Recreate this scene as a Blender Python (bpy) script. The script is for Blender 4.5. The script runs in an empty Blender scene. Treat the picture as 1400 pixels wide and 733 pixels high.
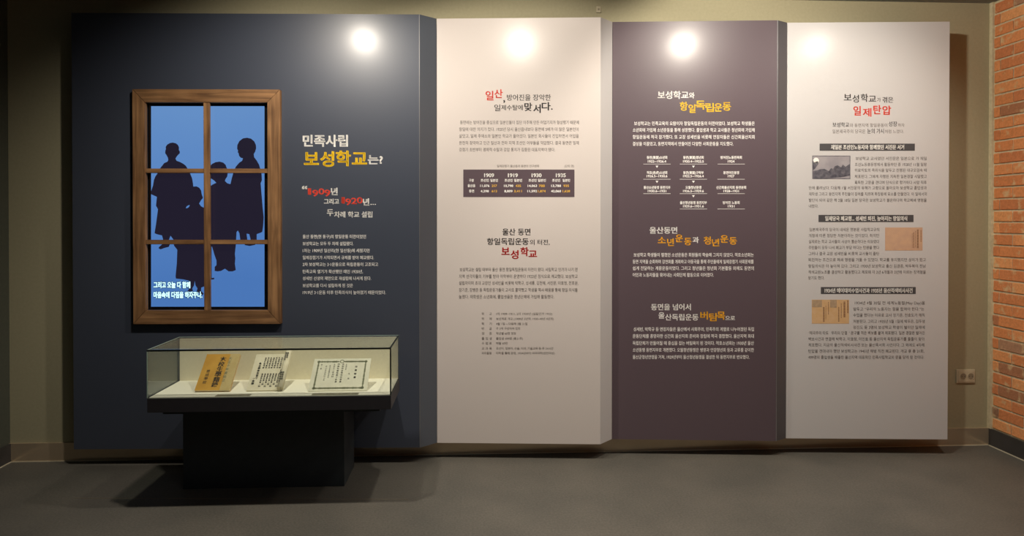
import bpy, bmesh, math, random
from mathutils import Vector, Matrix
from mathutils.geometry import tessellate_polygon
random.seed(7)
R = math.radians
scene = bpy.context.scene
C = scene.collection

# ------------------------------------------------------------------ camera
CAM = Vector((0, -4.43, 1.5)); FOC = 950.0; YAW = R(2.95); PITCH = R(.5); HOR = 299.0
cd = bpy.data.cameras.new('camera'); co = bpy.data.objects.new('camera', cd); C.objects.link(co)
co.location = CAM; co.rotation_euler = (R(90) - PITCH, 0, -YAW)
cd.sensor_width = 36; cd.lens = 36 * FOC / 1400
cd.shift_y = -(366.5 - (HOR + FOC * math.tan(PITCH))) / 1400
cd.clip_start = .05
scene.camera = co
# ------------------------------------------------------------------ world, exposure
w = bpy.data.worlds.new('world'); scene.world = w; w.use_nodes = True
w.node_tree.nodes['Background'].inputs[0].default_value = (.62, .68, .78, 1)
w.node_tree.nodes['Background'].inputs[1].default_value = .12
vs = scene.view_settings
scene.display_settings.display_device = 'sRGB'
vs.view_transform = 'Standard'; vs.look = 'None'; vs.gamma = 1; vs.use_curve_mapping = False
vs.exposure = 0.2
scene.cycles.use_denoising = True
scene.cycles.max_bounces = 8
# ------------------------------------------------------------------ lights
WARM = (1, .905, .775)
def spot(loc, aim, power, size, blend, rad=.05, col=WARM):
    l = bpy.data.lights.new('downlight', 'SPOT'); l.energy = power; l.spot_size = R(size); l.spot_blend = blend
    l.shadow_soft_size = rad; l.color = col
    o = bpy.data.objects.new('downlight', l); C.objects.link(o); o.location = loc
    o.rotation_euler = (Vector(aim) - Vector(loc)).to_track_quat('-Z', 'Y').to_euler()
def area(loc, aim, power, sx, sy, col):
    l = bpy.data.lights.new('ambient_fill_light', 'AREA'); l.shape = 'RECTANGLE'; l.size = sx; l.size_y = sy; l.energy = power; l.color = col
    o = bpy.data.objects.new('ambient_fill_light', l); C.objects.link(o); o.location = loc
    o.rotation_euler = (Vector(aim) - Vector(loc)).to_track_quat('-Z', 'Y').to_euler()
for lx, pw, cone, bl, ax in ((-.95, 112, 128, .75, -.9), (.16, 78, 124, .35, .30), (1.44, 108, 154, .3, 2.75), (2.54, 58, 114, .8, 1.95)):
    spot((lx, -1.36, 2.905), (ax, -.12, 1.15), pw, cone, bl)
area((.9, -3.9, 2.88), (.9, -3.9, 0), 8, 2.2, 1.8, (.80, .92, 1))  # unseen cool fill, added to raise the ambient light

# ------------------------------------------------------------------ helpers
def ray(px, py):
    fw = Vector((math.sin(YAW) * math.cos(PITCH), math.cos(YAW) * math.cos(PITCH), -math.sin(PITCH)))
    r = Vector((math.cos(YAW), -math.sin(YAW), 0)); u = r.cross(fw)
    cy = HOR + FOC * math.tan(PITCH)
    return fw + (px - 700) / FOC * r - (py - cy) / FOC * u
def on_plane(px, py, o, n):                    # measure: where the sight line meets a known plane
    d = ray(px, py); t = (Vector(o) - CAM).dot(Vector(n)) / d.dot(Vector(n)); return CAM + t * d

def mat(name, col, rough=.6, metal=0, spec=.5, emis=None, estr=1):
    m = bpy.data.materials.new(name); m.use_nodes = True; b = m.node_tree.nodes['Principled BSDF']
    b.inputs['Base Color'].default_value = (*col, 1); b.inputs['Roughness'].default_value = rough
    b.inputs['Metallic'].default_value = metal; b.inputs['Specular IOR Level'].default_value = spec
    if emis: b.inputs['Emission Color'].default_value = (*emis, 1); b.inputs['Emission Strength'].default_value = estr
    return m
def nn(m, t, **k):
    n = m.node_tree.nodes.new(t)
    for a, b in k.items(): setattr(n, a, b)
    return n
def noisy(name, c1, c2, scale, rough=.7, bump=0, detail=5, spec=.4, stretch=None, bdist=.002, metal=0):
    m = mat(name, c1, rough, metal, spec); L = m.node_tree.links.new; b = m.node_tree.nodes['Principled BSDF']
    tc = nn(m, 'ShaderNodeTexCoord'); mp = nn(m, 'ShaderNodeMapping'); L(tc.outputs['Object'], mp.inputs[0])
    if stretch: mp.inputs['Scale'].default_value = stretch
    n = nn(m, 'ShaderNodeTexNoise'); n.inputs['Scale'].default_value = scale; n.inputs['Detail'].default_value = detail
    L(mp.outputs[0], n.inputs['Vector'])
    r = nn(m, 'ShaderNodeValToRGB'); r.color_ramp.elements[0].position = .3; r.color_ramp.elements[1].position = .7
    r.color_ramp.elements[0].color = (*c1, 1); r.color_ramp.elements[1].color = (*c2, 1)
    L(n.outputs[0], r.inputs[0]); L(r.outputs[0], b.inputs['Base Color'])
    if bump:
        bp = nn(m, 'ShaderNodeBump'); bp.inputs['Strength'].default_value = bump; bp.inputs['Distance'].default_value = bdist
        L(n.outputs[0], bp.inputs['Height']); L(bp.outputs[0], b.inputs['Normal'])
    return m
def srgb(r, g, b):
    f = lambda c: (c / 255 / 12.92 if c / 255 <= .04045 else ((c / 255 + .055) / 1.055) ** 2.4)
    return (f(r), f(g), f(b))

M = {}
M['wall'] = noisy('wall_paint', srgb(172, 165, 136), srgb(178, 171, 141), 60, .85, .15, spec=.2)
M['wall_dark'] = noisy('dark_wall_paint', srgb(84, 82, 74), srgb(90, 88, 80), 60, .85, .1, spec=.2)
M['wall_shaded'] = noisy('shaded_wall_paint', srgb(82, 84, 74), srgb(87, 89, 78), 60, .85, .1, spec=.2)  # olive grey wall colour darkened to hold the left side in shade
M['ceiling'] = noisy('ceiling_paint', srgb(146, 156, 162), srgb(152, 162, 168), 20, .9, 0, spec=.2)
M['mortar'] = noisy('mortar', srgb(232, 218, 184), srgb(214, 199, 162), 45, .95, .5, spec=.1)
M['base'] = noisy('skirting_metal', srgb(206, 186, 158), srgb(216, 196, 168), 6, .2, 0, metal=.55)
M['base_dark'] = noisy('skirting_dark', srgb(70, 67, 66), srgb(62, 60, 58), 10, .4, 0)
M['caulk'] = mat('pale_joint_sealant', srgb(205, 195, 170), .6)
M['navy'] = noisy('navy_satin_print', srgb(64, 70, 84), srgb(67, 73, 87), 220, .42, .06, spec=.5, bdist=.0008)
M['navy_side'] = noisy('slate_satin_print', srgb(78, 84, 94), srgb(82, 87, 96), 220, .42, .06, bdist=.0008)
M['white'] = noisy('offwhite_satin_print', srgb(214, 205, 200), srgb(217, 208, 203), 220, .48, .06, spec=.4, bdist=.0008)
M['plum'] = noisy('plum_satin_print', srgb(92, 78, 85), srgb(95, 81, 88), 220, .42, .06, bdist=.0008)
M['plum_side'] = noisy('grey_satin_print', srgb(86, 84, 88), srgb(88, 86, 90), 220, .42, .06, bdist=.0008)
M['greywhite'] = noisy('cool_offwhite_satin_print', srgb(204, 202, 202), srgb(207, 205, 205), 220, .48, .06, spec=.4, bdist=.0008)
M['ink_white'] = mat('white_ink', srgb(254, 252, 248), .5)
M['ink_yellow'] = mat('yellow_ink', srgb(255, 210, 24), .5)
M['ink_amber'] = mat('amber_ink', srgb(255, 188, 40), .5)
M['ink_red'] = mat('red_ink', srgb(236, 76, 58), .5)
M['ink_red_bright'] = mat('bright_red_ink', srgb(255, 86, 66), .5)
M['ink_red_dark'] = mat('dark_red_ink', srgb(190, 44, 40), .5)
M['ink_dark'] = mat('dark_ink', srgb(52, 46, 46), .5)
M['ink_grey'] = mat('grey_ink', srgb(108, 98, 92), .5)
M['ink_soft'] = mat('soft_grey_ink', srgb(84, 76, 72), .5)
M['ink_gold'] = mat('gold_ink', srgb(226, 178, 70), .5)
M['box_plum'] = mat('plum_block_ink', srgb(88, 72, 80), .5)
M['box_grey'] = mat('grey_block_ink', srgb(76, 75, 78), .5)
M['black'] = noisy('black_laminate', srgb(48, 54, 58), srgb(52, 58, 62), 30, .5, 0, spec=.4)
M['tray'] = noisy('charcoal_laminate', srgb(40, 38, 42), srgb(44, 42, 45), 30, .5, 0, spec=.4)
M['felt'] = noisy('cream_lining', srgb(240, 232, 208), srgb(234, 226, 200), 90, .9, .1, spec=.1)
M['felt_floor'] = noisy('lit_lining', srgb(250, 246, 230), srgb(246, 241, 224), 90, .9, .05, spec=.1)  # case floor lining, lightened in colour to look strongly lit
M['paper'] = noisy('aged_paper', srgb(236, 228, 204), srgb(224, 214, 186), 26, .85, .1, spec=.1)
M['paper2'] = noisy('certificate_paper', srgb(232, 228, 208), srgb(222, 218, 198), 18, .85, 0, spec=.1)
M['ochre'] = noisy('ochre_cover', srgb(216, 166, 74), srgb(196, 144, 58), 14, .8, .1, spec=.15)
M['ochre_faded'] = noisy('faded_cover_edge', srgb(206, 184, 132), srgb(196, 172, 118), 20, .85, .1, spec=.1)
M['brush'] = mat('brush_ink', srgb(58, 44, 28), .7)
M['olive_ink'] = mat('olive_ink', srgb(120, 122, 92), .7)
M['strip_grey'] = mat('grey_card', srgb(150, 144, 120), .6)
M['strip_metal'] = mat('brushed_edge_metal', srgb(150, 150, 152), .3, .6)
M['page_ink'] = mat('page_ink', srgb(60, 56, 48), .7)
M['plastic'] = noisy('beige_plastic', srgb(205, 195, 168), srgb(198, 188, 160), 40, .35, 0)
M['socket'] = mat('socket_plastic', srgb(150, 140, 118), .4)
M['hole'] = mat('socket_hole', srgb(20, 18, 16), .6)
M['bezel'] = mat('black_bezel', srgb(14, 15, 20), .25)
M['seal'] = mat('dark_edge_seal', srgb(22, 26, 24), .3)
M['edge'] = mat('pale_glass_edge', srgb(150, 172, 160), .15)
M['sil'] = mat('dark_screen_image', (.002, .002, .003), .25, emis=srgb(34, 30, 46), estr=.8)
M['caption'] = mat('caption_light', srgb(200, 240, 250), .3, emis=srgb(190, 240, 250), estr=1.0)
M['caption_halo'] = mat('caption_outline', (.002, .004, .01), .3, emis=srgb(20, 44, 84), estr=.8)
M['floor_line'] = mat('pale_floor_line', srgb(122, 112, 96), .6)

for k_ in ('navy', 'navy_side', 'white', 'plum', 'plum_side', 'greywhite'):
    b_ = M[k_].node_tree.nodes['Principled BSDF']; b_.inputs['Coat Weight'].default_value = .3; b_.inputs['Coat Roughness'].default_value = .22
def floor_mat():
    m = mat('grey_carpet_floor', (.1, .1, .1), .55, 0, .35); L = m.node_tree.links.new; b = m.node_tree.nodes['Principled BSDF']
    tc = nn(m, 'ShaderNodeTexCoord')
    n1 = nn(m, 'ShaderNodeTexNoise'); n1.inputs['Scale'].default_value = 2.2; n1.inputs['Detail'].default_value = 6
    n2 = nn(m, 'ShaderNodeTexNoise'); n2.inputs['Scale'].default_value = 90; n2.inputs['Detail'].default_value = 4
    L(tc.outputs['Object'], n1.inputs['Vector']); L(tc.outputs['Object'], n2.inputs['Vector'])
    r1 = nn(m, 'ShaderNodeValToRGB'); r1.color_ramp.elements[0].position = .3; r1.color_ramp.elements[1].position = .72
    r1.color_ramp.elements[0].color = (*srgb(88, 86, 80), 1); r1.color_ramp.elements[1].color = (*srgb(104, 100, 92), 1)
    L(n1.outputs[0], r1.inputs[0])
    mx = nn(m, 'ShaderNodeMixRGB', blend_type='OVERLAY'); mx.inputs[0].default_value = .45
    L(r1.outputs[0], mx.inputs[1]); L(n2.outputs[0], mx.inputs[2]); L(mx.outputs[0], b.inputs['Base Color'])
    bp = nn(m, 'ShaderNodeBump'); bp.inputs['Strength'].default_value = .25; bp.inputs['Distance'].default_value = .002
    L(n2.outputs[0], bp.inputs['Height']); L(bp.outputs[0], b.inputs['Normal'])
    return m
M['floor'] = floor_mat()

def wood_mat():
    m = mat('brown_pine', (.2, .1, .04), .55, 0, .35); L = m.node_tree.links.new; b = m.node_tree.nodes['Principled BSDF']
    tc = nn(m, 'ShaderNodeTexCoord'); mp = nn(m, 'ShaderNodeMapping'); L(tc.outputs['UV'], mp.inputs[0])
    mp.inputs['Scale'].default_value = (1.3, 22, 1)
    n = nn(m, 'ShaderNodeTexNoise'); n.inputs['Scale'].default_value = 2.2; n.inputs['Detail'].default_value = 7; n.inputs['Distortion'].default_value = .6
    L(mp.outputs[0], n.inputs['Vector'])
    r = nn(m, 'ShaderNodeValToRGB'); e = r.color_ramp.elements; e[0].position = .28; e[1].position = .75
    e[0].color = (*srgb(108, 78, 52), 1); e[1].color = (*srgb(182, 138, 94), 1)
    L(n.outputs[0], r.inputs[0])
    n2 = nn(m, 'ShaderNodeTexNoise'); n2.inputs['Scale'].default_value = 5; L(tc.outputs['UV'], n2.inputs['Vector'])
    r2 = nn(m, 'ShaderNodeValToRGB'); r2.color_ramp.elements[0].position = .3; r2.color_ramp.elements[1].position = .7
    r2.color_ramp.elements[0].color = (.55, .5, .46, 1); r2.color_ramp.elements[1].color = (1, 1, 1, 1); L(n2.outputs[0], r2.inputs[0])
    mx = nn(m, 'ShaderNodeMixRGB', blend_type='MULTIPLY'); mx.inputs[0].default_value = .8
    L(r.outputs[0], mx.inputs[1]); L(r2.outputs[0], mx.inputs[2]); L(mx.outputs[0], b.inputs['Base Color'])
    bp = nn(m, 'ShaderNodeBump'); bp.inputs['Strength'].default_value = .3; bp.inputs['Distance'].default_value = .001
    L(n.outputs[0], bp.inputs['Height']); L(bp.outputs[0], b.inputs['Normal'])
    return m
M['wood'] = wood_mat()

def brick_mat():
    m = mat('old_red_brick', (.3, .1, .04), .9, 0, .15); L = m.node_tree.links.new; b = m.node_tree.nodes['Principled BSDF']
    oi = nn(m, 'ShaderNodeObjectInfo'); geo = nn(m, 'ShaderNodeNewGeometry')
    r = nn(m, 'ShaderNodeValToRGB'); e = r.color_ramp.elements; e[0].position = 0; e[1].position = 1
    e[0].color = (*srgb(196, 148, 116), 1); e[1].color = (*srgb(244, 172, 114), 1)
    for p, c in ((.04, (160, 122, 96)), (.08, (218, 138, 92)), (.5, (232, 150, 96)), (.8, (240, 160, 104))):
        x = e.new(p); x.color = (*srgb(*c), 1)
    L(oi.outputs['Random'], r.inputs[0])
    n = nn(m, 'ShaderNodeTexNoise'); n.inputs['Scale'].default_value = 13; n.inputs['Detail'].default_value = 5; n.inputs['Roughness'].default_value = .6
    L(geo.outputs['Position'], n.inputs['Vector'])
    s = nn(m, 'ShaderNodeValToRGB'); s.color_ramp.elements[0].position = .56; s.color_ramp.elements[1].position = .66
    L(n.outputs[0], s.inputs[0])
    n3 = nn(m, 'ShaderNodeTexNoise'); n3.inputs['Scale'].default_value = 70; n3.inputs['Detail'].default_value = 4; L(geo.outputs['Position'], n3.inputs['Vector'])
    r3 = nn(m, 'ShaderNodeValToRGB'); r3.color_ramp.elements[0].color = (.86, .84, .82, 1); r3.color_ramp.elements[1].color = (1.04, 1.04, 1.04, 1)
    r3.color_ramp.elements[0].position = .3; r3.color_ramp.elements[1].position = .65
    L(n3.outputs[0], r3.inputs[0])
    mm = nn(m, 'ShaderNodeMixRGB', blend_type='MULTIPLY'); mm.inputs[0].default_value = 1; L(r.outputs[0], mm.inputs[1]); L(r3.outputs[0], mm.inputs[2])
    mx = nn(m, 'ShaderNodeMixRGB'); mx.inputs[2].default_value = (*srgb(228, 198, 152), 1)
    ml = nn(m, 'ShaderNodeMath', operation='MULTIPLY'); ml.inputs[1].default_value = .75; L(s.outputs[0], ml.inputs[0]); L(ml.outputs[0], mx.inputs[0])
    L(mm.outputs[0], mx.inputs[1]); L(mx.outputs[0], b.inputs['Base Color'])
    bp = nn(m, 'ShaderNodeBump'); bp.inputs['Strength'].default_value = .7; bp.inputs['Distance'].default_value = .003
    L(n3.outputs[0], bp.inputs['Height']); L(bp.outputs[0], b.inputs['Normal'])
    return m
M['brick'] = brick_mat()

def glass_mat():
    m = bpy.data.materials.new('clear_case_glass'); m.use_nodes = True; nt = m.node_tree; nt.nodes.clear(); L = nt.links.new
    o = nt.nodes.new('ShaderNodeOutputMaterial'); mx = nt.nodes.new('ShaderNodeMixShader'); t = nt.nodes.new('ShaderNodeBsdfTransparent')
    g = nt.nodes.new('ShaderNodeBsdfGlossy'); f = nt.nodes.new('ShaderNodeFresnel'); f.inputs[0].default_value = 1.22
    t.inputs[0].default_value = (.965, .985, .97, 1); g.inputs['Roughness'].default_value = .02; f.inputs[0].default_value = 1.35
    k = nt.nodes.new('ShaderNodeMath'); k.operation = 'MULTIPLY'; k.inputs[1].default_value = .42; L(f.outputs[0], k.inputs[0])
    d = nt.nodes.new('ShaderNodeBsdfDiffuse'); d.inputs[0].default_value = (.55, .62, .56, 1)         # a film of dust
    m2 = nt.nodes.new('ShaderNodeMixShader'); m2.inputs[0].default_value = .045; L(t.outputs[0], m2.inputs[1]); L(d.outputs[0], m2.inputs[2])
    L(k.outputs[0], mx.inputs[0]); L(m2.outputs[0], mx.inputs[1]); L(g.outputs[0], mx.inputs[2]); L(mx.outputs[0], o.inputs[0]); return m
M['glass'] = glass_mat()

def screen_mat():
    m = mat('blue_screen_image', (.003, .003, .004), .2, 0, .5); L = m.node_tree.links.new; b = m.node_tree.nodes['Principled BSDF']
    tc = nn(m, 'ShaderNodeTexCoord'); sp = nn(m, 'ShaderNodeSeparateXYZ'); L(tc.outputs['Object'], sp.inputs[0])
    mr = nn(m, 'ShaderNodeMapRange'); mr.inputs[1].default_value = .95; mr.inputs[2].default_value = 2.2; L(sp.outputs[2], mr.inputs[0])
    n = nn(m, 'ShaderNodeTexNoise'); n.inputs['Scale'].default_value = 1.6; n.inputs['Detail'].default_value = 2; L(tc.outputs['Object'], n.inputs['Vector'])
    ad = nn(m, 'ShaderNodeMath', operation='MULTIPLY_ADD'); ad.inputs[1].default_value = .25; L(n.outputs[0], ad.inputs[0]); L(mr.outputs[0], ad.inputs[2])
    r = nn(m, 'ShaderNodeValToRGB'); e = r.color_ramp.elements; e[0].position = .15; e[1].position = 1.0
    e[0].color = (*srgb(72, 116, 180), 1); e[1].color = (*srgb(98, 140, 194), 1)
    x = e.new(.6); x.color = (*srgb(84, 128, 190), 1)
    L(ad.outputs[0], r.inputs[0]); L(r.outputs[0], b.inputs['Emission Color']); b.inputs['Emission Strength'].default_value = .9
    return m
M['screen'] = screen_mat()

def oldphoto(name, ca, cb, scale):
    m = mat(name, ca, .5); L = m.node_tree.links.new; b = m.node_tree.nodes['Principled BSDF']
    tc = nn(m, 'ShaderNodeTexCoord'); n = nn(m, 'ShaderNodeTexNoise'); n.inputs['Scale'].default_value = scale; n.inputs['Detail'].default_value = 5
    L(tc.outputs['Object'], n.inputs['Vector']); r = nn(m, 'ShaderNodeValToRGB'); e = r.color_ramp.elements
    e[0].position = .35; e[1].position = .65; e[0].color = (*ca, 1); e[1].color = (*cb, 1); L(n.outputs[0], r.inputs[0]); L(r.outputs[0], b.inputs['Base Color'])
    return m
M['photo_bg'] = oldphoto('faded_photo_haze', srgb(150, 146, 152), srgb(168, 163, 167), 12)
M['photo_dark'] = oldphoto('faded_photo_shrub', srgb(70, 70, 82), srgb(112, 110, 118), 40)
M['clip_tan'] = oldphoto('yellowed_newsprint', srgb(202, 164, 138), srgb(210, 172, 140), 26)
M['clip_orange'] = oldphoto('orange_newsprint', srgb(212, 172, 122), srgb(216, 180, 138), 26)
M['clip_ink'] = mat('newsprint_ink', srgb(140, 100, 72), .6)
M['clip_block'] = oldphoto('newsprint_halftone', srgb(170, 146, 118), srgb(186, 160, 130), 60)

def link(name, me, m=None, parent=None, loc=None):
    o = bpy.data.objects.new(name, me); C.objects.link(o)
    if m is not None and me is not None and not me.materials: me.materials.append(M[m] if isinstance(m, str) else m)
    if parent: o.parent = parent
    if loc is not None: o.location = loc
    return o
def obj(name, bm, m, parent=None, loc=None, bevel=0):
    if bevel: bmesh.ops.bevel(bm, geom=list(bm.edges), offset=bevel, segments=2, affect='EDGES', profile=.5)
    bmesh.ops.recalc_face_normals(bm, faces=list(bm.faces))
    me = bpy.data.meshes.new(name); bm.to_mesh(me); bm.free(); return link(name, me, m, parent, loc)
def add_box(bm, x0, x1, y0, y1, z0, z1):
    v = [bm.verts.new((x, y, z)) for x in (x0, x1) for y in (y0, y1) for z in (z0, z1)]
    for f in ((0, 1, 3, 2), (4, 6, 7, 5), (0, 4, 5, 1), (2, 3, 7, 6), (0, 2, 6, 4), (1, 5, 7, 3)): bm.faces.new([v[i] for i in f])
    return v
def box(name, m, x0, x1, y0, y1, z0, z1, parent=None, bevel=0, loc=None):
    bm = bmesh.new(); add_box(bm, x0, x1, y0, y1, z0, z1); return obj(name, bm, m, parent, loc, bevel)
def prism_z(name, m, pts, z0, z1, parent=None):
    bm = bmesh.new(); a = [bm.verts.new((x, y, z0)) for x, y in pts]; b = [bm.verts.new((x, y, z1)) for x, y in pts]
    bm.faces.new(a); bm.faces.new(b[::-1]); n = len(pts)
    for i in range(n): bm.faces.new((a[i], a[(i + 1) % n], b[(i + 1) % n], b[i]))
    return obj(name, bm, m, parent)
def thing(name, label, cat, loc=(0, 0, 0), rz=0, group=None):
    o = bpy.data.objects.new(name, None); C.objects.link(o); o.empty_display_size = .1
    o.location = loc; o.rotation_euler = (0, 0, rz); o['label'] = label; o['category'] = cat
    if group: o['group'] = group
    return o
def struct(o, label=None):
    o['kind'] = 'structure'
    if label: o['label'] = label
    return o

# ------------------------------------------------------------------ lettering (flat print)
JOBS = []
def job(store, s, frame, px0, px1, pyc, em, bold=0, nib=0, res=2, vert=False):
    """store: list gathering (verts, faces); frame maps local 2-D measure to print plane"""
    JOBS.append((store, s, frame, px0, px1, pyc, em, bold, nib, res))
def load_glyphs():
    """letter outlines: code, advance, loop count, then per loop a point count and steps in 1/200 em"""
    d = GLYPHS; i = 0; out = {' ': (.278, [])}
    while i < len(d):
        c, adv, n = d[i:i + 3]; i += 3; x = y = 0; loops = []
        for _ in range(n):
            m = d[i]; i += 1; P = []
            for _ in range(m):
                x += d[i]; y += d[i + 1]; i += 2; P.append((x / 200, y / 200))
            if len(P) > 2: loops.append(P)
        out[chr(c)] = (adv / 200, loops)
    return out
CACHE = {}
def glyph(c, bold):
    k = (c, bold)
    if k not in CACHE:
        if c not in FONT: print('MISSING', c); return (.5, [], [])
        adv, loops = FONT[c]; area2 = lambda P: sum(P[i - 1][0] * P[i][1] - P[i][0] * P[i - 1][1] for i in range(len(P)))
        if loops and bold:
            sg = 1 if area2(max(loops, key=lambda P: abs(area2(P)))) > 0 else -1; new = []
            for P in loops:
                Q = []
                for i in range(len(P)):
                    a, b, c_ = (Vector(P[j % len(P)]) for j in (i - 1, i, i + 1))
                    d1 = (b - a).normalized(); d2 = (c_ - b).normalized(); n1 = Vector((d1.y, -d1.x)); n2 = Vector((d2.y, -d2.x)); m = n1 + n2
                    m = m * min(2.0 / max(m.length_squared, .2), 2.2) if m.length > 1e-4 else n1
                    p = b + m * bold * sg; Q.append((p.x, p.y))
                new.append(Q)
            loops = new
        tris, pts = [], []
        if loops:
            sg = 1 if area2(max(loops, key=lambda P: abs(area2(P)))) > 0 else -1
            outer = [P for P in loops if area2(P) * sg > 0]; holes = [P for P in loops if area2(P) * sg <= 0]
            def inside(p, P):
                r_ = False
                for i in range(len(P)):
                    (x1, y1), (x2, y2) = P[i - 1], P[i]
                    if (y1 > p[1]) != (y2 > p[1]) and p[0] < (x2 - x1) * (p[1] - y1) / (y2 - y1) + x1: r_ = not r_
                return r_
            for O in sorted(outer, key=lambda P: abs(area2(P))):
                mine = [O] + [h for h in holes if inside(h[0], O)]; holes = [h for h in holes if not inside(h[0], O)]
                b0 = len(pts)
                for t in tessellate_polygon([[Vector((x, y, 0)) for x, y in P] for P in mine]): tris.append(tuple(b0 + q for q in t))
                pts += [p for P in mine for p in P]
        CACHE[k] = (adv, pts, [tuple(t) for t in tris])
    return CACHE[k]
def run_jobs():
    for store, s, frame, px0, px1, pyc, em, bold, nib, res in JOBS:
        V, Fs, pen = [], [], 0.0
        for c in s:
            adv, pts, tris = glyph(c, bold); b = len(V)
            V += [(x + pen, y) for x, y in pts]; Fs += [tuple(b + i for i in t) for t in tris]; pen += adv
        if not V: continue
        a = min(v[0] for v in V); b = max(v[0] for v in V); sx = (px1 - px0) / max(b - a, 1e-4)
        for ddx, ddy in ([(0, 0)] if not nib else [(0, 0), (nib, nib * .45)]):
            base = len(store[0])
            for x, y in V: store[0].append(frame(px0 + (x - a) * sx + ddx * em, pyc - (y - .36) * em + ddy * em))
            store[1].extend(tuple(base + i for i in f) for f in Fs)
BLOCKS = []
def block(name, m, parent, frame, items, label=None):
    st = ([], []); BLOCKS.append((name, m, parent, st, label))
    for it in items:
        it = list(it) + [0] * (8 - len(it)); s, x0, x1, yc, em, bold, nib, res = it
        job(st, s, frame, x0, x1, yc, em, bold, nib, res or 2)
def flush_blocks():
    run_jobs()
    for name, m, parent, st, label in BLOCKS:
        me = bpy.data.meshes.new(name); me.from_pydata(st[0], [], st[1]); o = link(name, me, m, parent); o['kind'] = 'stuff'
        if label: o['label'] = label
def rects(name, m, parent, frame, rs):
    vs_, fs = [], []
    for x0, y0, x1, y1 in rs:
        b = len(vs_); vs_ += [frame(x0, y1), frame(x1, y1), frame(x1, y0), frame(x0, y0)]; fs.append((b, b + 1, b + 2, b + 3))
    me = bpy.data.meshes.new(name); me.from_pydata(vs_, [], fs); o = link(name, me, m, parent)
    if len(rs) > 1: o['kind'] = 'stuff'
    return o
def polys(name, m, parent, frame, ps):
    vs_, fs = [], []
    for p in ps:
        b = len(vs_); vs_ += [frame(x, y) for x, y in p]; fs.append(tuple(range(b, b + len(p))))
    me = bpy.data.meshes.new(name); me.from_pydata(vs_, [], fs)
    bm = bmesh.new(); bm.from_mesh(me); bmesh.ops.triangulate(bm, faces=list(bm.faces)); bmesh.ops.recalc_face_normals(bm, faces=list(bm.faces)); bm.to_mesh(me); bm.free()
    o = link(name, me, m, parent)
    if len(ps) > 1: o['kind'] = 'stuff'
    return o

# ================================================================== the room
XL, XR, ZC, YB = -2.873, 3.40, 2.921, -5.6
struct(box('floor', 'floor', XL - .12, XR + .12, YB, .12, -.12, 0), 'worn grey floor covering')
struct(box('ceiling', 'ceiling', XL - .12, XR + .12, YB, .12, ZC, ZC + .12), 'dark grey ceiling')
struct(box('wall_back', 'wall', XL, XR, 0, .12, 0, ZC), 'beige grey painted back wall')
struct(box('wall_left', 'wall_shaded', XL - .12, XL, YB, .12, 0, ZC), 'left wall in shade')
wr = struct(box('wall_right', 'mortar', XR, XR + .12, YB, .12, 0, ZC), 'wall of old red brick with pale mortar joints')
struct(box('wall_front', 'wall_dark', XL - .12, XR + .12, YB - .12, YB, 0, ZC), 'wall behind the camera')
BT = .114
struct(box('baseboard_back', 'base', XL, XR - .012, -.012, 0, 0, BT), 'glossy brown metal baseboard')
struct(box('baseboard_right', 'base_dark', XR - .014, XR, YB, 0, 0, BT), 'dark grey baseboard below the brick')
struct(box('baseboard_left', 'base_dark', XL, XL + .012, YB, -.012, 0, BT), 'baseboard darkened for the shadow at the left')  # darker skirting colour stands for the shadow here
struct(box('trim_1', 'caulk', XL + .012, XR - .014, -.017, -.012, 0, .005), 'thin pale sealant line along the floor')
struct(box('trim_2', 'caulk', XR - .019, XR - .014, YB, -.012, 0, .005), 'thin pale sealant line along the brick wall')
struct(box('trim_3', 'caulk', XL + .012, XL + .017, YB, -.012, 0, .005), 'thin pale sealant line along the left wall')
struct(box('trim_4', 'mortar', XR - .016, XR, -.028, 0, BT, ZC), 'pale mortar strip in the corner')
struct(prism_z('trim_5', 'floor_line', [(-2.15, -.597), (-.36, -.709), (-.36, -.714), (-2.15, -.602)], 0, .0012), 'faint pale line across the floor')  # narrow pale strip running across the floor
# bricks of the right wall, one by one
BH = .0755
def brick_mesh(L, seed):
    rnd = random.Random(seed); bm = bmesh.new()
    v = add_box(bm, -.0065, 0, -L / 2, L / 2, -.0315, .0315)
    bmesh.ops.bevel(bm, geom=list(bm.edges), offset=.0025, segments=1, affect='EDGES')
    for q in bm.verts: q.co += Vector((rnd.uniform(-.0012, .0012), rnd.uniform(-.0025, .0025), rnd.uniform(-.0018, .0018)))
    bmesh.ops.recalc_face_normals(bm, faces=list(bm.faces))
    me = bpy.data.meshes.new('brick'); bm.to_mesh(me); bm.free(); me.materials.append(M['brick']); return me
long_b = [brick_mesh(.203, s) for s in range(4)]; mid_b = [brick_mesh(.153, s) for s in range(9, 12)]; short_b = [brick_mesh(.046, s) for s in range(20, 23)]
rest = bmesh.new()                                        # the courses nearer the camera, outside the picture, joined
nb = int((ZC - BT) / BH) + 1
for k in range(nb):
    z = BT + .004 + BH * (k + .5)
    if z + .03 > ZC: break
    odd = k % 2 == 1
    y = -.034
    first = .048 if odd else .160
    for i in range(6):
        L = first if i == 0 else .215
        mset = (short_b if odd else mid_b) if i == 0 else long_b
        yc = y - L / 2
        o = link('brick', random.choice(mset), None, wr, (XR - random.uniform(0, .003), yc, z)); y -= L
    while y > YB + .25:
        add_box(rest, XR - .0075, XR, y - .209, y - .006, z - .0315, z + .0315); y -= .215
bw = obj('brickwork', rest, 'brick', wr); bw['kind'] = 'stuff'

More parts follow.
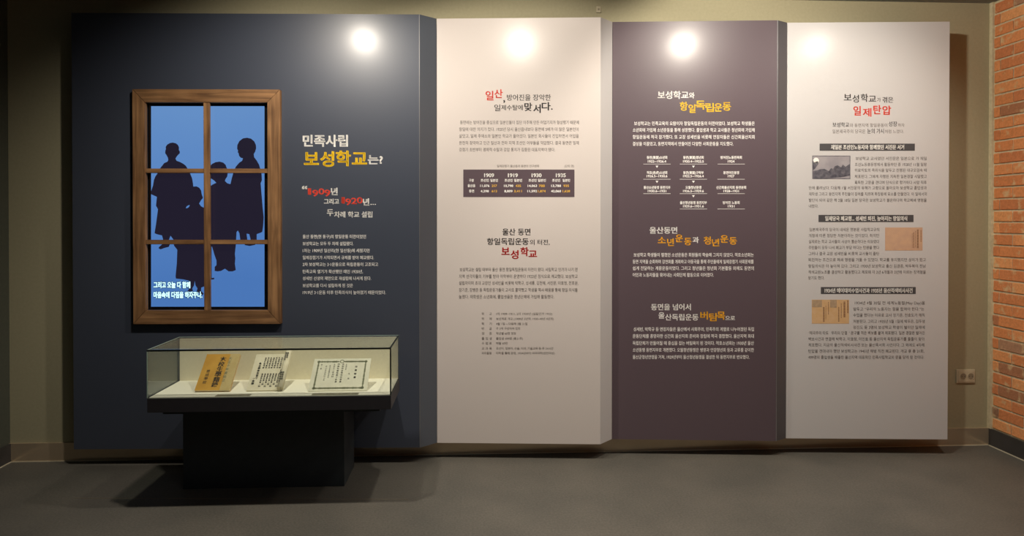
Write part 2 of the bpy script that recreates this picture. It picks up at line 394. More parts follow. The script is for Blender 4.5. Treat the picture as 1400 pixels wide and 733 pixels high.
# ================================================================== display boards
Z0, Z1 = .105, 2.738
def make_board(pl, pr, facet, front_mat, side_mat, label, hole=None, left_closed=True):
    ax, ay = pl; bx, by = pr; W = math.hypot(bx - ax, by - ay); rz = math.atan2(by - ay, bx - ax)
    t = thing('display_board', label, 'display board', (ax, ay, Z0), rz, 'standing display boards along the back wall')
    U = Vector((math.cos(rz), math.sin(rz), 0)); N = Vector((math.sin(rz), -math.cos(rz), 0)); H = Z1 - Z0
    def frame(px, py, off=.0007):
        p = on_plane(px, py, (ax, ay, 0), N) - Vector((ax, ay, Z0)); return Vector((p.dot(U), -off, p.z))
    bm = bmesh.new(); T = .05
    if hole:
        hx0, hx1, hz0, hz1 = hole
        for a in ((0, hx0, 0, H), (hx1, W, 0, H), (hx0, hx1, 0, hz0), (hx0, hx1, hz1, H)): add_box(bm, a[0], a[1], 0, T, a[2], a[3])
        bmesh.ops.remove_doubles(bm, verts=list(bm.verts), dist=1e-5)
    else: add_box(bm, 0, W, 0, T, 0, H)
    obj('front_panel', bm, front_mat, t)
    if facet:
        q = Vector((facet[0] - ax, facet[1] - ay, 0)); q = Vector((q.dot(U), -q.dot(N), 0))
        d = q - Vector((W, 0, 0)); n = Vector((-d.y, d.x, 0)).normalized() * .018
        bm = bmesh.new(); pts = [Vector((W, 0, 0)), q, q + n, Vector((W, 0, 0)) + n]
        a = [bm.verts.new(p) for p in pts]; b = [bm.verts.new(p + Vector((0, 0, H))) for p in pts]
        bm.faces.new(a); bm.faces.new(b[::-1])
        for i in range(4): bm.faces.new((a[i], a[(i + 1) % 4], b[(i + 1) % 4], b[i]))
        obj('return_panel', bm, side_mat, t)
        if side_mat != 'greywhite': box('edge_strip', 'strip_metal', W - .0035, W + .0008, -.0012, 0, 0, H, t)
    # battens that hold the board off the wall
    for u in (.06, W - .12):
        wp = Vector((ax, ay, 0)) + U * (u + .03)
        bm = bmesh.new(); add_box(bm, u, u + .05, T, T + max(.012, -wp.y - T - .004), .15, H - .15); obj('batten', bm, 'black', t)
    return t, frame, W
def loc_frame(t, frame): return frame

# opening for the screen, measured on the first board
tmpN = Vector((math.sin(math.atan2(-.075, 2.088)), -math.cos(math.atan2(-.075, 2.088)), 0))
PL1, PR1 = (-2.43, -.11), (-.342, -.185)
def loc1(px, py, off):
    rz = math.atan2(PR1[1] - PL1[1], PR1[0] - PL1[0]); U = Vector((math.cos(rz), math.sin(rz), 0)); N = Vector((math.sin(rz), -math.cos(rz), 0))
    o = Vector((PL1[0], PL1[1], 0)) + N * off
    p = on_plane(px, py, o, N) - Vector((PL1[0], PL1[1], Z0)); return Vector((p.dot(U), -off, p.z))
FT = .034                                                    # frame stands this far proud of the board
o0 = loc1(197.6, 424.6, FT); o1 = loc1(366.2, 139.7, FT)
b1, f1, W1 = make_board(PL1, PR1, (-.245, -.10), 'navy', 'navy_side', 'navy board with a wooden window frame and a yellow school heading, leftmost of the four', hole=(o0.x, o1.x, o0.z, o1.z))
b2, f2, W2 = make_board((-.243, -.10), (.765, -.18), (.856, -.085), 'white', 'greywhite', 'off-white board with a dark population table and red words, beside the navy board')
b3, f3, W3 = make_board((.858, -.085), (1.880, -.175), (1.962, -.125), 'plum', 'plum_side', 'dark plum board with amber headings and a chart of dates')
b4, f4, W4 = make_board((1.964, -.125), (2.972, -.20), None, 'greywhite', 'greywhite', 'off-white board with three grey title bars and small old pictures, beside the brick wall')

# ---- board 1 print
JW = dict
block('heading', 'ink_white', b1, f1, [('민족사립', 413.9, 475.2, 192.7, 17.4, .018, .03, 4), ('는?', 502.8, 523, 218.4, 14, .018, .03, 4), ('“', 412.8, 419.6, 259.5, 15, .02, .03, 4),
      ('년', 452.4, 461.4, 262, 11, .02, .03, 4), ('그리고', 442.8, 463.4, 275.5, 8, .02, .03, 4), ('년', 496.2, 504.6, 276.3, 10.5, .02, .03, 4), ('...', 506.5, 514, 277, 8, .01, 0, 3),
      ('두', 446.8, 455.7, 290.6, 10.5, .01, .03, 4), ('차례 학교 설립', 456.8, 509, 293.4, 9, .01, .03, 4)], 'white brush-style words')
block('heading', 'ink_yellow', b1, f1, [('보', 415.5, 435.5, 217.5, 22.5, .018, .03, 4), ('성', 437.6, 456.3, 217.7, 22.5, .018, .03, 4), ('학', 459, 479.2, 216.8, 22.5, .018, .03, 4), ('교', 481, 501.4, 217.2, 22.5, .018, .03, 4)], 'large yellow words')
block('heading', 'ink_red_bright', b1, f1, [('1', 421, 425.2, 261.5, 12.5, .004, .02, 4), ('9', 427, 434.6, 263.8, 12.5, 0.008, .035, 4), ('0', 435.6, 443, 261.5, 11.5, 0.008, .035, 4), ('9', 443.6, 451, 263.6, 12.5, 0.008, .035, 4),
      ('1', 467, 471.2, 273.6, 12.5, .004, .02, 4), ('9', 472.3, 479.5, 275.7, 12.5, 0.008, .035, 4), ('2', 480.2, 487.4, 274.5, 12, 0.008, .035, 4), ('0', 488, 495.4, 273.6, 11.5, 0.008, .035, 4)], 'red dates')
L1 = [('울산 동면(현 동구)의 항일운동 터전이었던', 500.3, 323.6), ('보성학교는 모두 두 차례 설립됐다.', 483.2, 333.2), ('1차는 1909년 일산리(현 일산동)에 세웠지만', 505.7, 342.7), ('일제강점기가 시작되면서 규제를 받아 폐교됐다.', 511.2, 352.3),
      ('2차 보성학교는 3·1운동으로 독립운동이 고조되고', 517, 361.6), ('민족교육 열기가 확산됐던 때인 1920년,', 496.2, 371.4), ('성세빈 선생의 제안으로 재설립에 나서게 된다.', 507.5, 380.7), ('보성학교를 다시 설립하게 된 것은', 482.5, 390.5), ('1919년 3·1운동 이후 민족의식이 높아졌기 때문이었다.', 527.6, 400)]
block('paragraph', 'ink_white', b1, f1, [(s, 413.9, x, y, 5.7, .004) for s, x, y in L1])
# ---- board 2 print
block('heading', 'ink_red', b2, f2, [('일', 663.7, 674.4, 131, 14, .012, .03, 4), ('산', 675.9, 687, 128.3, 13, .012, .03, 4)], 'red words')
block('heading', 'ink_dark', b2, f2, [(',', 688, 690.2, 133.4, 15, .012, .03, 4), ('방어진을 장악한', 693, 753, 133.4, 9.4, .002, .02, 3), ('일', 675.7, 684, 147.6, 10, .002, .02, 3), ('제수탈에', 685.2, 714.6, 147.2, 8, .002, .02, 3),
      ('맞', 716.8, 727.2, 146.3, 12.2, .014, .03, 4), ('서', 729, 739, 148.7, 12.6, .014, .03, 4), ('다.', 740.5, 755.4, 145.4, 12, .014, .03, 4),
      ('울산 동면', 686.8, 725, 317.2, 10, .008, .025, 4), ('항일독립운동', 665.8, 722.6, 330.4, 10.2, .008, .025, 4), ('의 터전,', 724.4, 751.4, 331.4, 8, .002, .02, 3)], 'black brush-style words')
block('heading', 'ink_red_dark', b2, f2, [('보', 685.4, 696.4, 343.9, 13, .016, .035, 4), ('성', 697.9, 708.6, 348.2, 13, .016, .035, 4), ('학', 711.4, 722.3, 344.3, 13, .016, .035, 4), ('교', 722.6, 733.9, 347.3, 12, .016, .035, 4)], 'dark red school name')
B2a = [('동면에는 방어진을 중심으로 일본인들이 집단 이주해 만든 어업기지가 형성됐기 때문에', 629, 791.4, 167.5), ('항일에 대한 의지가 컸다. 1920년 당시 울산읍내보다 동면에 5배가 더 많은 일본인이', 627.7, 791, 176.9), ('살았고, 일제 주재소와 일본인 학교가 들어섰다. 일본인 회사들이 진입하면서 어업을', 627.7, 791.2, 186.1),
       ('완전히 장악하고 인근 일산과 전하 지역 조선인 어부들을 억압했다. 결국 동면은 일제', 627.7, 791.4, 195.5), ('강점기 초반부터 경제적 수탈과 강압 통치가 집중된 대표지역이 됐다.', 627.7, 758.8, 204.7)]
B2b = [('보성학교는 설립 때부터 울산 동면 항일독립운동의 터전이 됐다. 사립학교 인가가 나기 전', 628.4, 789.7, 368.7), ('지역 선각자들의 기부를 받아 야학부터 운영하다 1922년 정식으로 개교했다. 보성학교', 627.5, 789.7, 378), ('설립자이며 초대 교장인 성세빈을 비롯해 박학규, 성세륭, 김천해, 서진문, 이효정, 천호문,', 627.5, 790.6, 387.2),
       ('장기준, 장병준 등 독립운동가들이 교사로 활약했고 학생을 역사 배움을 통해 항일 의식을', 627.5, 789.7, 396.6), ('높였다. 재학생은 소년회에, 졸업생들은 청년단체에 가입해 활동했다.', 627.5, 757.5, 405.9)]
block('paragraph', 'ink_soft', b2, f2, [(s, a, b, y, 5.8, 0) for s, a, b, y in B2a])
block('paragraph', 'ink_soft', b2, f2, [(s, a, b, y, 5.8, 0) for s, a, b, y in B2b])
block('caption', 'ink_grey', b2, f2, [('일제강점기 울산읍과 동면의 인구변화', 679.5, 737.2, 227.2, 4), ('(단위: 명)', 771.8, 784.8, 227.2, 4)])
LI = [('학', None, '교', '1차 1909~1911, 2차 1920년 (설립인가 1922)', 755, 429.2), ('학', None, '제', '보선제로 개교 (1909년 3년제, 1930~40년 4년제)', 757, 436), ('학', None, '기', '4월 1일 ~ 다음해 3월 31일', 721, 442.8), ('반', None, '급', '주 3색 구성하여 집회', 711, 449.3), ('정', None, '원', '학년별 60명 정원', 705.2, 456),
      ('졸', '업', '생', '졸업생 499명 (총21회)', 715, 463), ('수', '업', '료', '매월 60전', 694, 469.5), ('교', '과', '목', '조선어, 일본어, 산술, 이과, 기술교육 등 주 34시간', 756.5, 476.5)]
it = []
for a, m_, c, s, x, y in LI:
    it += [(a, 658.6, 662, y, 4), (c, 669, 672.3, y, 4), (s, 678.3, x, y, 4)]
    if m_: it.append((m_, 663.8, 667.2, y, 4))
it += [('과외활동', 658.4, 672.2, 483, 4), ('야학을 통해 운영, 1934년부터 여자야학(성인여성)', 678.3, 758.5, 483, 4)]
block('school_facts', 'ink_grey', b2, f2, it)
tb = rects('table_block', 'box_plum', b2, f2, [(633.4, 231.9, 785.4, 269.5)]); tb['label'] = 'dark plum table of numbers'
f2t = lambda x, y: f2(x, y, .0014)
it = [(s, c - 6.7, c + 6.7, 239.5, 7, .02, .04, 3) for s, c in (('1909', 668.6), ('1919', 701.1), ('1930', 733.5), ('1935', 766.6))]
T2 = lambda x: 620 + x / 8.235
for s, a, b in (('구분', 175, 230), ('조선인', 306, 398), ('일본인', 415, 500), ('조선인', 575, 665), ('일본인', 682, 772), ('조선인', 845, 935), ('일본인', 950, 1040), ('조선인', 1110, 1200), ('일본인', 1228, 1312)): it.append((s, T2(a), T2(b), 246.7, 4.4, .02))
for s, a, b in (('울산읍', 160, 245), ('11,076', 300, 405), ('10,798', 568, 672), ('14,063', 835, 940), ('13,788', 1100, 1210)): it.append((s, T2(a), T2(b), 254, 4.4, .02))
for s, a, b in (('동면', 175, 232), ('4,298', 305, 398), ('8,809', 572, 665), ('11,592', 832, 940), ('42,060', 1098, 1210)): it.append((s, T2(a), T2(b), 261.3, 4.4, .02))
block('table_text', 'ink_white', b2, f2t, it)
it = [(s, T2(a), T2(b), 254, 4.4, .02) for s, a, b in (('257', 430, 490), ('435', 698, 760), ('788', 960, 1028), ('935', 1238, 1300))] + [(s, T2(a), T2(b), 261.3, 4.4, .02) for s, a, b in (('613', 430, 490), ('3,411', 682, 770), ('1,874', 950, 1038), ('1,628', 1228, 1312))]
block('table_text', 'ink_gold', b2, f2t, it, 'golden numbers')
# ---- board 3 print
G = lambda s, a, b, y, e, bo=.01, ni=.032: (s, a, b, y, e, bo, ni, 4)
block('heading', 'ink_white', b3, f3, [G('보성학교', 899, 941, 130, 11.6), G('와', 941.8, 949.3, 130.6, 9), G('울산동면', 887.9, 925.7, 315, 10), G('과', 946.7, 955.3, 328.2, 9, .01), G('동면을 넘어서', 890, 944.3, 419.9, 9.6, .01),
      G('울', 900, 908.3, 431.4, 9.6), G('산독립운동', 909.3, 954.6, 433.8, 9.6), G('으로', 991.6, 1004.7, 435, 7, .01)], 'white brush-style words')
block('heading', 'ink_yellow', b3, f3, [G('항', 929.3, 940, 145.4, 13), G('일', 941.2, 950.5, 148.7, 12.6), G('독', 951, 963.6, 143.6, 13.6), G('립', 964.3, 975.5, 147.2, 13.2), G('운', 976.4, 987, 147, 12.6), G('동', 987.9, 999, 145.4, 13)], 'yellow words')
block('heading', 'ink_amber', b3, f3, [G('소', 899.3, 910, 328.6, 11.4), G('년', 912, 921, 331.4, 11.4), G('운', 923.3, 933.3, 326, 11.6), G('동', 935.3, 945, 330.2, 11.4), G('청', 962, 971.4, 329, 11.8), G('년', 973, 983, 331.8, 11.2), G('운', 984.7, 995.4, 326.8, 11.6), G('동', 997, 1007.2, 329.3, 11.2),
      G('버', 957.4, 967.4, 431.6, 12), G('팀', 969.3, 979.3, 433.8, 12), G('목', 980.3, 991, 431.6, 12.4)], 'amber words')
P3 = [('보성학교는 민족교육의 요람이자 항일독립운동의 터전이었다. 보성학교 학생들은', 866.9, 1031.7, 168.9), ('소년회에 가입해 소년운동을 통해 성장했다. 졸업생과 학교 교사들은 청년회에 가입해', 865, 1031.7, 177.9), ('항일운동에 적극 참가했다. 또 교장 성세빈을 비롯해 연장자들은 신간회울산지회', 865, 1031.7, 187.4), ('결성을 이끌었고, 동면지역에서 만들어진 다양한 사회운동을 지도했다.', 865, 1002.6, 196.7)]
P3b = [('보성학교 학생들이 펼쳤던 소년운동은 회원들의 학습에 그치지 않았다. 적호소년회는', 866.4, 1030.3, 348.6), ('동면 지역을 순회하며 강연회를 개최하고 아동극을 통해 주민들에게 일제강점기 사회문제를', 865, 1030.3, 357.9), ('쉽게 전달하는 계몽운동이었다. 그리고 청년들은 청년회 기본활동 외에도 동면의', 865, 1030.6, 366.9), ('어민과 노동자들을 묶어내는 사회단체 활동으로 이어졌다.', 865, 975.7, 376)]
P3c = [('성세빈, 박학규 등 연장자들은 울산에서 사회주의, 민족주의 계열로 나누어졌던 독립', 866, 1030.7, 450.3), ('운동단체를 총망라한 신간회 울산지회 준비와 창립에 적극 결합했다. 울산지역 최대', 865, 1030.7, 459.7), ('독립단체가 만들어질 때 중심을 잡는 버팀목이 된 것이다. 적호소년회는 1930년 울산', 865, 1030.7, 469.3), ('소년동맹 동면지부로 개편했다. 오월청년동맹은 병영과 언양청년회 등과 교류를 같이한', 865, 1030.7, 478.6), ('울산군청년연맹을 거쳐, 1929년부터 울산청년동맹을 결성한 뒤 동면지부로 변모했다.', 865, 1024.6, 488.3)]
for P in (P3, P3b, P3c): block('paragraph', 'ink_white', b3, f3, [(s, a, b, y, 6, .006) for s, a, b, y in P])
CH = [(898.2, [('동면(東面)소년회', '1922~1926.4', 14), ('적호(赤虎)소년회', '1926.5~1930.6', 14), ('울산소년동맹 동면지부', '1930.6~1931', 18.3)]),
      (948, [('동면(東面)청년회', '1920.4~1922.5', 14), ('동면(東面)구락부', '1922.5~1926.4', 14), ('오월청년동맹', '1926.5~1929.6', 10.8), ('울산청년동맹 동면지부', '1929.6~1931.6', 18.4)]),
      (999.6, [('방어진노동친목회', '1924', 14.6), ('동면여인동맹', '1927', 10.8), ('신간회울산지회 동면분회', '1928~1931', 20.4), ('방어진 노동회', '1931', 11.5)])]
RY = [(215.4, 220.6, 224.4), (236.2, 240.8, 245.1), (256.4, 261.2, 264.8), (277.2, 282, 285.8)]
it, ln, tr = [], [], []
for ci, (cx_, rows) in enumerate(CH):
    for ri, (a, b, hw) in enumerate(rows):
        y1, y2, y3 = RY[ri]; dw = {4: 4.6, 9: 10.6, 11: 12.6, 13: 14.2}.get(len(b), 13)
        it += [(a, cx_ - hw, cx_ + hw, y1, 4.5, .024), (b, cx_ - dw, cx_ + dw, y2, 4.4, .024)]
        ln.append((cx_ - 18.6, y3 - .22, cx_ + 18.6, y3 + .22))
        if ci < 2 and ri < len(rows) - 1: tr.append([(cx_ - 1.9, y3 + 2.2), (cx_ + 1.9, y3 + 2.2), (cx_, y3 + 5.2)])
block('chart_text', 'ink_white', b3, f3, it)
rects('chart_line', 'ink_white', b3, f3, ln); polys('chart_arrow', 'ink_white', b3, f3, tr)
# ---- board 4 print
block('heading', 'ink_dark', b4, f4, [G('보', 1153.6, 1164, 133.3, 11.6, .004, .03), G('성', 1165.2, 1174, 135, 11.6, .004, .03), G('학', 1176.7, 1186.5, 134, 12, .004, .03), G('교', 1187.3, 1197.6, 135.2, 11, .004, .03), G('겪은', 1206.3, 1221, 136.6, 8.6, .002, .03),
      G('가', 1199, 1204, 136.6, 6.4, 0, .02), G('보성학교', 1138.2, 1160.7, 170.7, 7.2, 0, .02), G('성장', 1214.8, 1226.4, 169.6, 7.6, 0, .02), G('눈의 가시', 1185.6, 1208.2, 179.3, 7.4, 0, .02)], 'dark brush-style words')
block('heading', 'ink_red', b4, f4, [G('일', 1166.6, 1176.7, 151.7, 14, .012, .03), G('제', 1179.4, 1191, 153.8, 12.6, .012, .03), G('탄', 1193.8, 1204.4, 150.2, 13.6, .012, .03), G('압', 1206.2, 1218, 151, 13.6, .012, .03)], 'red words')
block('subheading', 'ink_grey', b4, f4, [('와 동면지역 항일운동이', 1161.8, 1213, 171.4, 5.6), ('하자', 1227.6, 1236.5, 171.2, 5.4), ('일본제국주의 당국은', 1138, 1183, 179.8, 6), ('처럼 느꼈다.', 1209.6, 1235.8, 179.9, 5.6)])
for r in ((1120.5, 196.4, 1250.7, 206.2), (1119, 293.9, 1248.9, 303.7), (1122.2, 392.5, 1251.9, 402)): rects('title_bar', 'box_grey', b4, f4, [r])
f4t = lambda x, y: f4(x, y, .0014)
for s, a, b, y in (('재일본 조선인노동자와 함께했던 서진문 서거', 1135.9, 1235.8, 201.3), ('일제당국 폐교령... 성세빈 퇴진, 높아지는 항일의식', 1127.9, 1240, 298.8), ('1934년 메이데이수업사건과 1935년 울산적색비사사건', 1127.3, 1247.3, 397.3)):
    block('bar_title', 'ink_white', b4, f4t, [(s, a, b, y, 7, .02, .03)])
P4 = [[('보성학교 교사였던 서진문은 일본으로 가 재일', 1169.6, 1266.9, 216.8), ('조선노동총동맹에서 활동하던 중 1928년 11월 일왕', 1168.6, 1266.9, 225), ('히로히토의 즉위식을 앞두고 진행된 대규모검속 때', 1168.6, 1266.9, 232.9), ('체포된다. 그에게 자행된 지독한 일본경찰 시달렸고', 1168.5, 1266.9, 241.4), ('혹독한 고문을 견디며 단식으로 항거하다 사망 직후', 1168.3, 1266.9, 249.6),
       ('만에 풀려났다. 다음해 1월 서진문의 유해가 고향으로 돌아오자 보성학교 졸업생과', 1105.8, 1266.9, 257), ('재학생 그리고 동면지역 주민들이 장례를 치르며 화장동에 묘소를 만들었다. 이 일에서의', 1105.8, 1266.9, 265.4), ('발단이 되어 같은 해 2월 18일 일본 당국은 보성학교가 불온하다며 학교폐쇄 명령을', 1105.8, 1266.9, 273.9), ('내렸다.', 1105.8, 1118.6, 281.9)],
      [('일본제국주의 당국이 내세운 명분은 사립학교규칙', 1106.6, 1202, 314), ('개정에 따른 정당한 처분이라는 것이었다. 하지만', 1105.5, 1202, 322.2), ('실제로는 학교 교사들의 사상이 불순하다는 이유였다', 1105.5, 1202, 330.4), ('주민들이 모두 나서 폐교가 부당 하다는 탄원을 했다', 1105.4, 1202, 338.6), ('그러나 결국 교장 성세빈을 비롯해 교사들이 줄탄', 1105.3, 1202, 346.9),
       ('퇴진하는 조건으로 폐쇄 명령을 거둘 수 있었다. 학교를 유지했지만 상처가 컸고', 1105.2, 1265.7, 355.3), ('항일의식은 더 높아져 갔다. 그리고 1930년 보성학교 출신 김경종, 박두복이 전남', 1105.2, 1265.7, 363.9), ('적색교원노조를 결성하고 활동했다고 체포돼 각 2년 6개월과 2년에 이르는 징역형을', 1105.2, 1265.7, 372.1), ('받기도 했다.', 1105.2, 1127, 380)],
      [('1934년 4월 30일 전 세계노동절(May Day)을', 1168.6, 1264.4, 414.3), ('앞두고 “우리의 노동자는 힘을 합쳐야 한다.”는', 1166.5, 1263.4, 422.7), ('수업을 했다는 이유로 교사 장기준, 천호도가 해직', 1166.5, 1264, 431), ('처분된다. 그리고 1935년 5월 1일에 박두은, 김두생', 1166.5, 1264.2, 439.5), ('정진도 등 3명의 보성학교 학생이 벌이던 일제에', 1166.5, 1264.2, 447.7),
       ('‘제국주의 타도! 우리의 단결!’ 문구를 적은 벽보를 붙여 체포됐다. 일본 경찰은 벌어진', 1105.8, 1264, 455.3), ('벽보사건과 연결해 박학규, 이효정, 이인효 등 울산지역 독립운동가를 줄줄이 찾아', 1105.2, 1264, 463.7), ('체포했다. 지금의 울산적색비사사건 또는 울산독서회 사건이다. 그 외에도 4차례', 1105.2, 1263.6, 471.8), ('탄압을 견뎌내야 했던 보성학교는 1945년 해방 직전 폐교된다. 개교 후 총 21회,', 1105.2, 1263.6, 480.2), ('499명의 졸업생을 배출한 울산지역 대표적인 민족사립학교의 문을 닫게 된 것이다.', 1105.2, 1263.3, 488.6)]]
for P in P4: block('paragraph', 'ink_soft', b4, f4, [(s, a, b, y, 5.3, 0) for s, a, b, y in P])
ph = rects('printed_photo', 'photo_bg', b4, f4, [(1110.5, 212.9, 1162.4, 244.7)]); ph['label'] = 'faded grey landscape photograph'
PX = lambda x, y: (1080 + x / 5.636, 110 + y / 5.636)
rects('photo_border', 'photo_dark', b4, f4t, [(1110.5, 212.9, 1162.4, 213.6), (1110.5, 244, 1162.4, 244.7), (1110.5, 213, 1111.2, 244.7), (1161.7, 213, 1162.4, 244.7)])
polys('photo_shrub', 'photo_dark', b4, f4t, [[(1111.2, 233), (1114, 231), (1116.5, 227.5), (1119, 224), (1118, 220), (1113, 222), (1111.2, 219)], [(1111.2, 234), (1117, 233), (1121, 231.5), (1127, 231), (1133, 234), (1136, 230), (1139, 231), (1141, 227.5), (1145, 226), (1150, 229), (1152, 225), (1156, 228), (1161.7, 224), (1161.7, 240), (1150, 242.5), (1130, 244), (1111.2, 244)]])
polys('photo_disc', 'ink_white', b4, f4t, [[(1115.6 + 4 * math.cos(a / 16 * 6.283), 220 + 4.4 * math.sin(a / 16 * 6.283)) for a in range(16)]])
c1 = rects('newspaper_clipping', 'clip_tan', b4, f4, [(1210, 311.1, 1261.2, 342.6)]); c1['label'] = 'tan newspaper clipping'
rs = []
for cx_, y0, y1, wv in ((1249, 318, 339, 1.3), (1251.6, 316, 338, .8), (1254.6, 314, 339.5, 2.4), (1259, 315, 331, 1.2), (1247, 319, 338, .6)):
    y = y0
    while y < y1: rs.append((cx_ - wv / 2, y, cx_ + wv / 2, y + .8)); y += 1.35
rects('clipping_text', 'clip_ink', b4, f4t, rs)
c2 = rects('newspaper_clipping', 'clip_orange', b4, f4, [(1109.8, 409.8, 1160.8, 442.6)]); c2['label'] = 'orange newspaper clipping'
rects('clipping_block', 'clip_block', b4, f4t, [(1110.3, 410.3, 1123.6, 420), (1134.8, 410, 1143.8, 420.6)])
rs = []
for cx_, y0, y1, wv in ((1126.2, 420, 439.5, 1.8), (1132.5, 413, 430, 1), (1129, 418, 436, .7), (1146.6, 420, 440, 1.4), (1150, 415, 434, 1), (1154.4, 412.5, 433, 2.4), (1159, 411, 428, 1.6)):
    y = y0
    while y < y1: rs.append((cx_ - wv / 2, y, cx_ + wv / 2, y + .85)); y += 1.35
rects('clipping_text', 'clip_ink', b4, f4t, rs)

# ================================================================== wooden window frame on the navy board
RZ1 = math.atan2(PR1[1] - PL1[1], PR1[0] - PL1[0])
wf = thing('window_frame', 'brown wooden six-pane window frame mounted over the blue screen on the navy board', 'window frame', (PL1[0], PL1[1], Z0), RZ1)
def F(px, py): v = loc1(px, py, FT); return v.x, v.z
def wood_piece(name, quad, y0, y1, along, parent):
    """quad: four (x,z) corners; along: 0 grain runs in x, 1 in z; bevelled solid with grain UVs"""
    bm = bmesh.new(); a = [bm.verts.new((x, y0, z)) for x, z in quad]; b = [bm.verts.new((x, y1, z)) for x, z in quad]
    bm.faces.new(a); bm.faces.new(b[::-1])
    for i in range(4): bm.faces.new((a[i], a[(i + 1) % 4], b[(i + 1) % 4], b[i]))
    bmesh.ops.bevel(bm, geom=list(bm.edges), offset=.0022, segments=2, affect='EDGES')
    bmesh.ops.recalc_face_normals(bm, faces=list(bm.faces))
    uv = bm.loops.layers.uv.new('UVMap'); s = random.uniform(0, 9)
    for f in bm.faces:
        for l in f.loops:
            c = l.vert.co; l[uv].uv = ((c.x if along == 0 else c.z) + s, (c.z if along == 0 else c.x) + c.y + s * 1.7)
    return obj(name, bm, 'wood', parent)
xo0, zo1 = F(180.4, 121.8); xo1, zo0 = F(383.8, 443.2); xi0, zi1 = F(197.6, 139.7); xi1, zi0 = F(366.2, 424.6)
g = .0006
wood_piece('frame_rail', [(xo0 + g, zo1), (xo1 - g, zo1), (xi1 - g, zi1), (xi0 + g, zi1)], -FT, -.0012, 0, wf)
wood_piece('frame_rail', [(xo0 + g, zo0), (xi0 + g, zi0), (xi1 - g, zi0), (xo1 - g, zo0)], -FT, -.0012, 0, wf)
wood_piece('frame_stile', [(xo0, zo0 + g), (xo0, zo1 - g), (xi0, zi1 - g), (xi0, zi0 + g)], -FT, -.0012, 1, wf)
wood_piece('frame_stile', [(xo1, zo0 + g), (xi1, zi0 + g), (xi1, zi1 - g), (xo1, zo1 - g)], -FT, -.0012, 1, wf)
mx0, _ = F(278.2, 300); mx1, _ = F(286.4, 300)
wood_piece('vertical_bar', [(mx0, zi0), (mx0, zi1), (mx1, zi1), (mx1, zi0)], -FT + .003, -.010, 1, wf)
for y0, y1 in ((230.4, 236.6), (328, 334.2)):
    za = F(280, y1)[1]; zb = F(280, y0)[1]
    wood_piece('horizontal_bar', [(xi0, za), (xi0, zb), (mx0, zb), (mx0, za)], -FT + .006, -.012, 0, wf)
    wood_piece('horizontal_bar', [(mx1, za), (mx1, zb), (xi1, zb), (xi1, za)], -FT + .006, -.012, 0, wf)
# dark knots in the wood are small inlaid discs on the right stile
# ---- the screen behind it
SD = -.006                                                      # screen glass sits this far behind the board face
sc_t = thing('display_screen', 'glowing blue display screen showing four dark figures behind the wooden frame', 'screen', (PL1[0], PL1[1], Z0), RZ1)
box('bezel', 'bezel', xi0 + .002, xi1 - .002, .006, .040, zi0 + .002, zi1 - .002, sc_t)
def fs(px, py, off=-.0055): return loc1(px, py, off)
rects('screen_image', 'screen', sc_t, fs, [(206.6, 145.2, 361.6, 419.4)])
Q = lambda X, Y, ox, oy: (ox + X / 8.144, oy + Y / 8.144)
def path(ox, oy, pts): return [Q(x, y, ox, oy) for x, y in pts]
figA = path(200, 180, [(245, 315), (240, 290), (225, 262), (210, 240), (212, 212), (218, 195), (216, 170), (232, 145), (262, 127), (295, 122), (330, 130), (352, 148), (364, 175), (363, 205), (374, 222), (372, 242), (355, 258), (338, 278), (325, 300), (338, 325), (375, 338), (415, 360), (440, 380), (455, 405), (490, 470), (510, 520), (520, 575), (523, 610)]) \
     + path(200, 260, [(560, 120), (540, 220), (420, 420), (345, 560), (300, 548), (270, 508), (250, 560), (262, 605), (250, 632), (200, 645), (160, 660), (138, 650), (140, 635), (175, 605), (190, 560), (175, 505), (120, 492), (92, 480), (108, 380), (130, 215), (118, 190), (108, 175), (118, 75), (85, 60), (52, 45)]) \
     + path(200, 180, [(52, 670), (75, 600), (85, 540), (100, 500), (125, 465), (160, 400), (200, 350), (235, 335)])
figB = path(200, 180, [(515, 612), (560, 610), (590, 625), (610, 655), (618, 700), (632, 740)]) + path(200, 260, [(628, 90), (605, 120), (588, 150), (610, 180), (640, 195)]) \
     + [(286, 288), (289, 300), (289.5, 380), (293, 382)] + path(280, 330, [(104, 405), (85, 420), (62, 432)]) + path(200, 330, [(640, 505), (612, 515), (610, 550), (640, 585), (620, 600), (560, 560), (570, 525), (548, 490), (540, 440), (532, 490), (512, 525), (520, 555), (450, 560), (470, 540), (490, 500), (480, 440), (415, 425), (330, 415), (326, 390), (340, 240), (345, 95), (310, 50), (300, 10)]) \
     + [(238, 300), (250, 282), (260, 268), (262, 258)]
figC = path(280, 180, [(62, 480), (56, 460), (48, 430), (56, 390), (80, 360), (120, 340), (165, 334), (205, 345), (232, 370), (242, 400), (254, 420), (256, 460), (250, 500), (230, 530), (225, 550), (250, 575), (285, 585)]) \
     + path(280, 260, [(360, 20), (360, 300), (352, 500), (345, 620)]) + path(280, 330, [(335, 140), (340, 190), (335, 250), (345, 320), (310, 335), (265, 335), (225, 305), (180, 330), (140, 335), (110, 330), (110, 285), (130, 265), (118, 190), (96, 110), (80, 60)]) \
     + [(284, 336), (283, 300), (284, 265)] + path(280, 180, [(56, 700), (60, 610), (85, 590), (128, 570), (105, 545), (66, 520)])
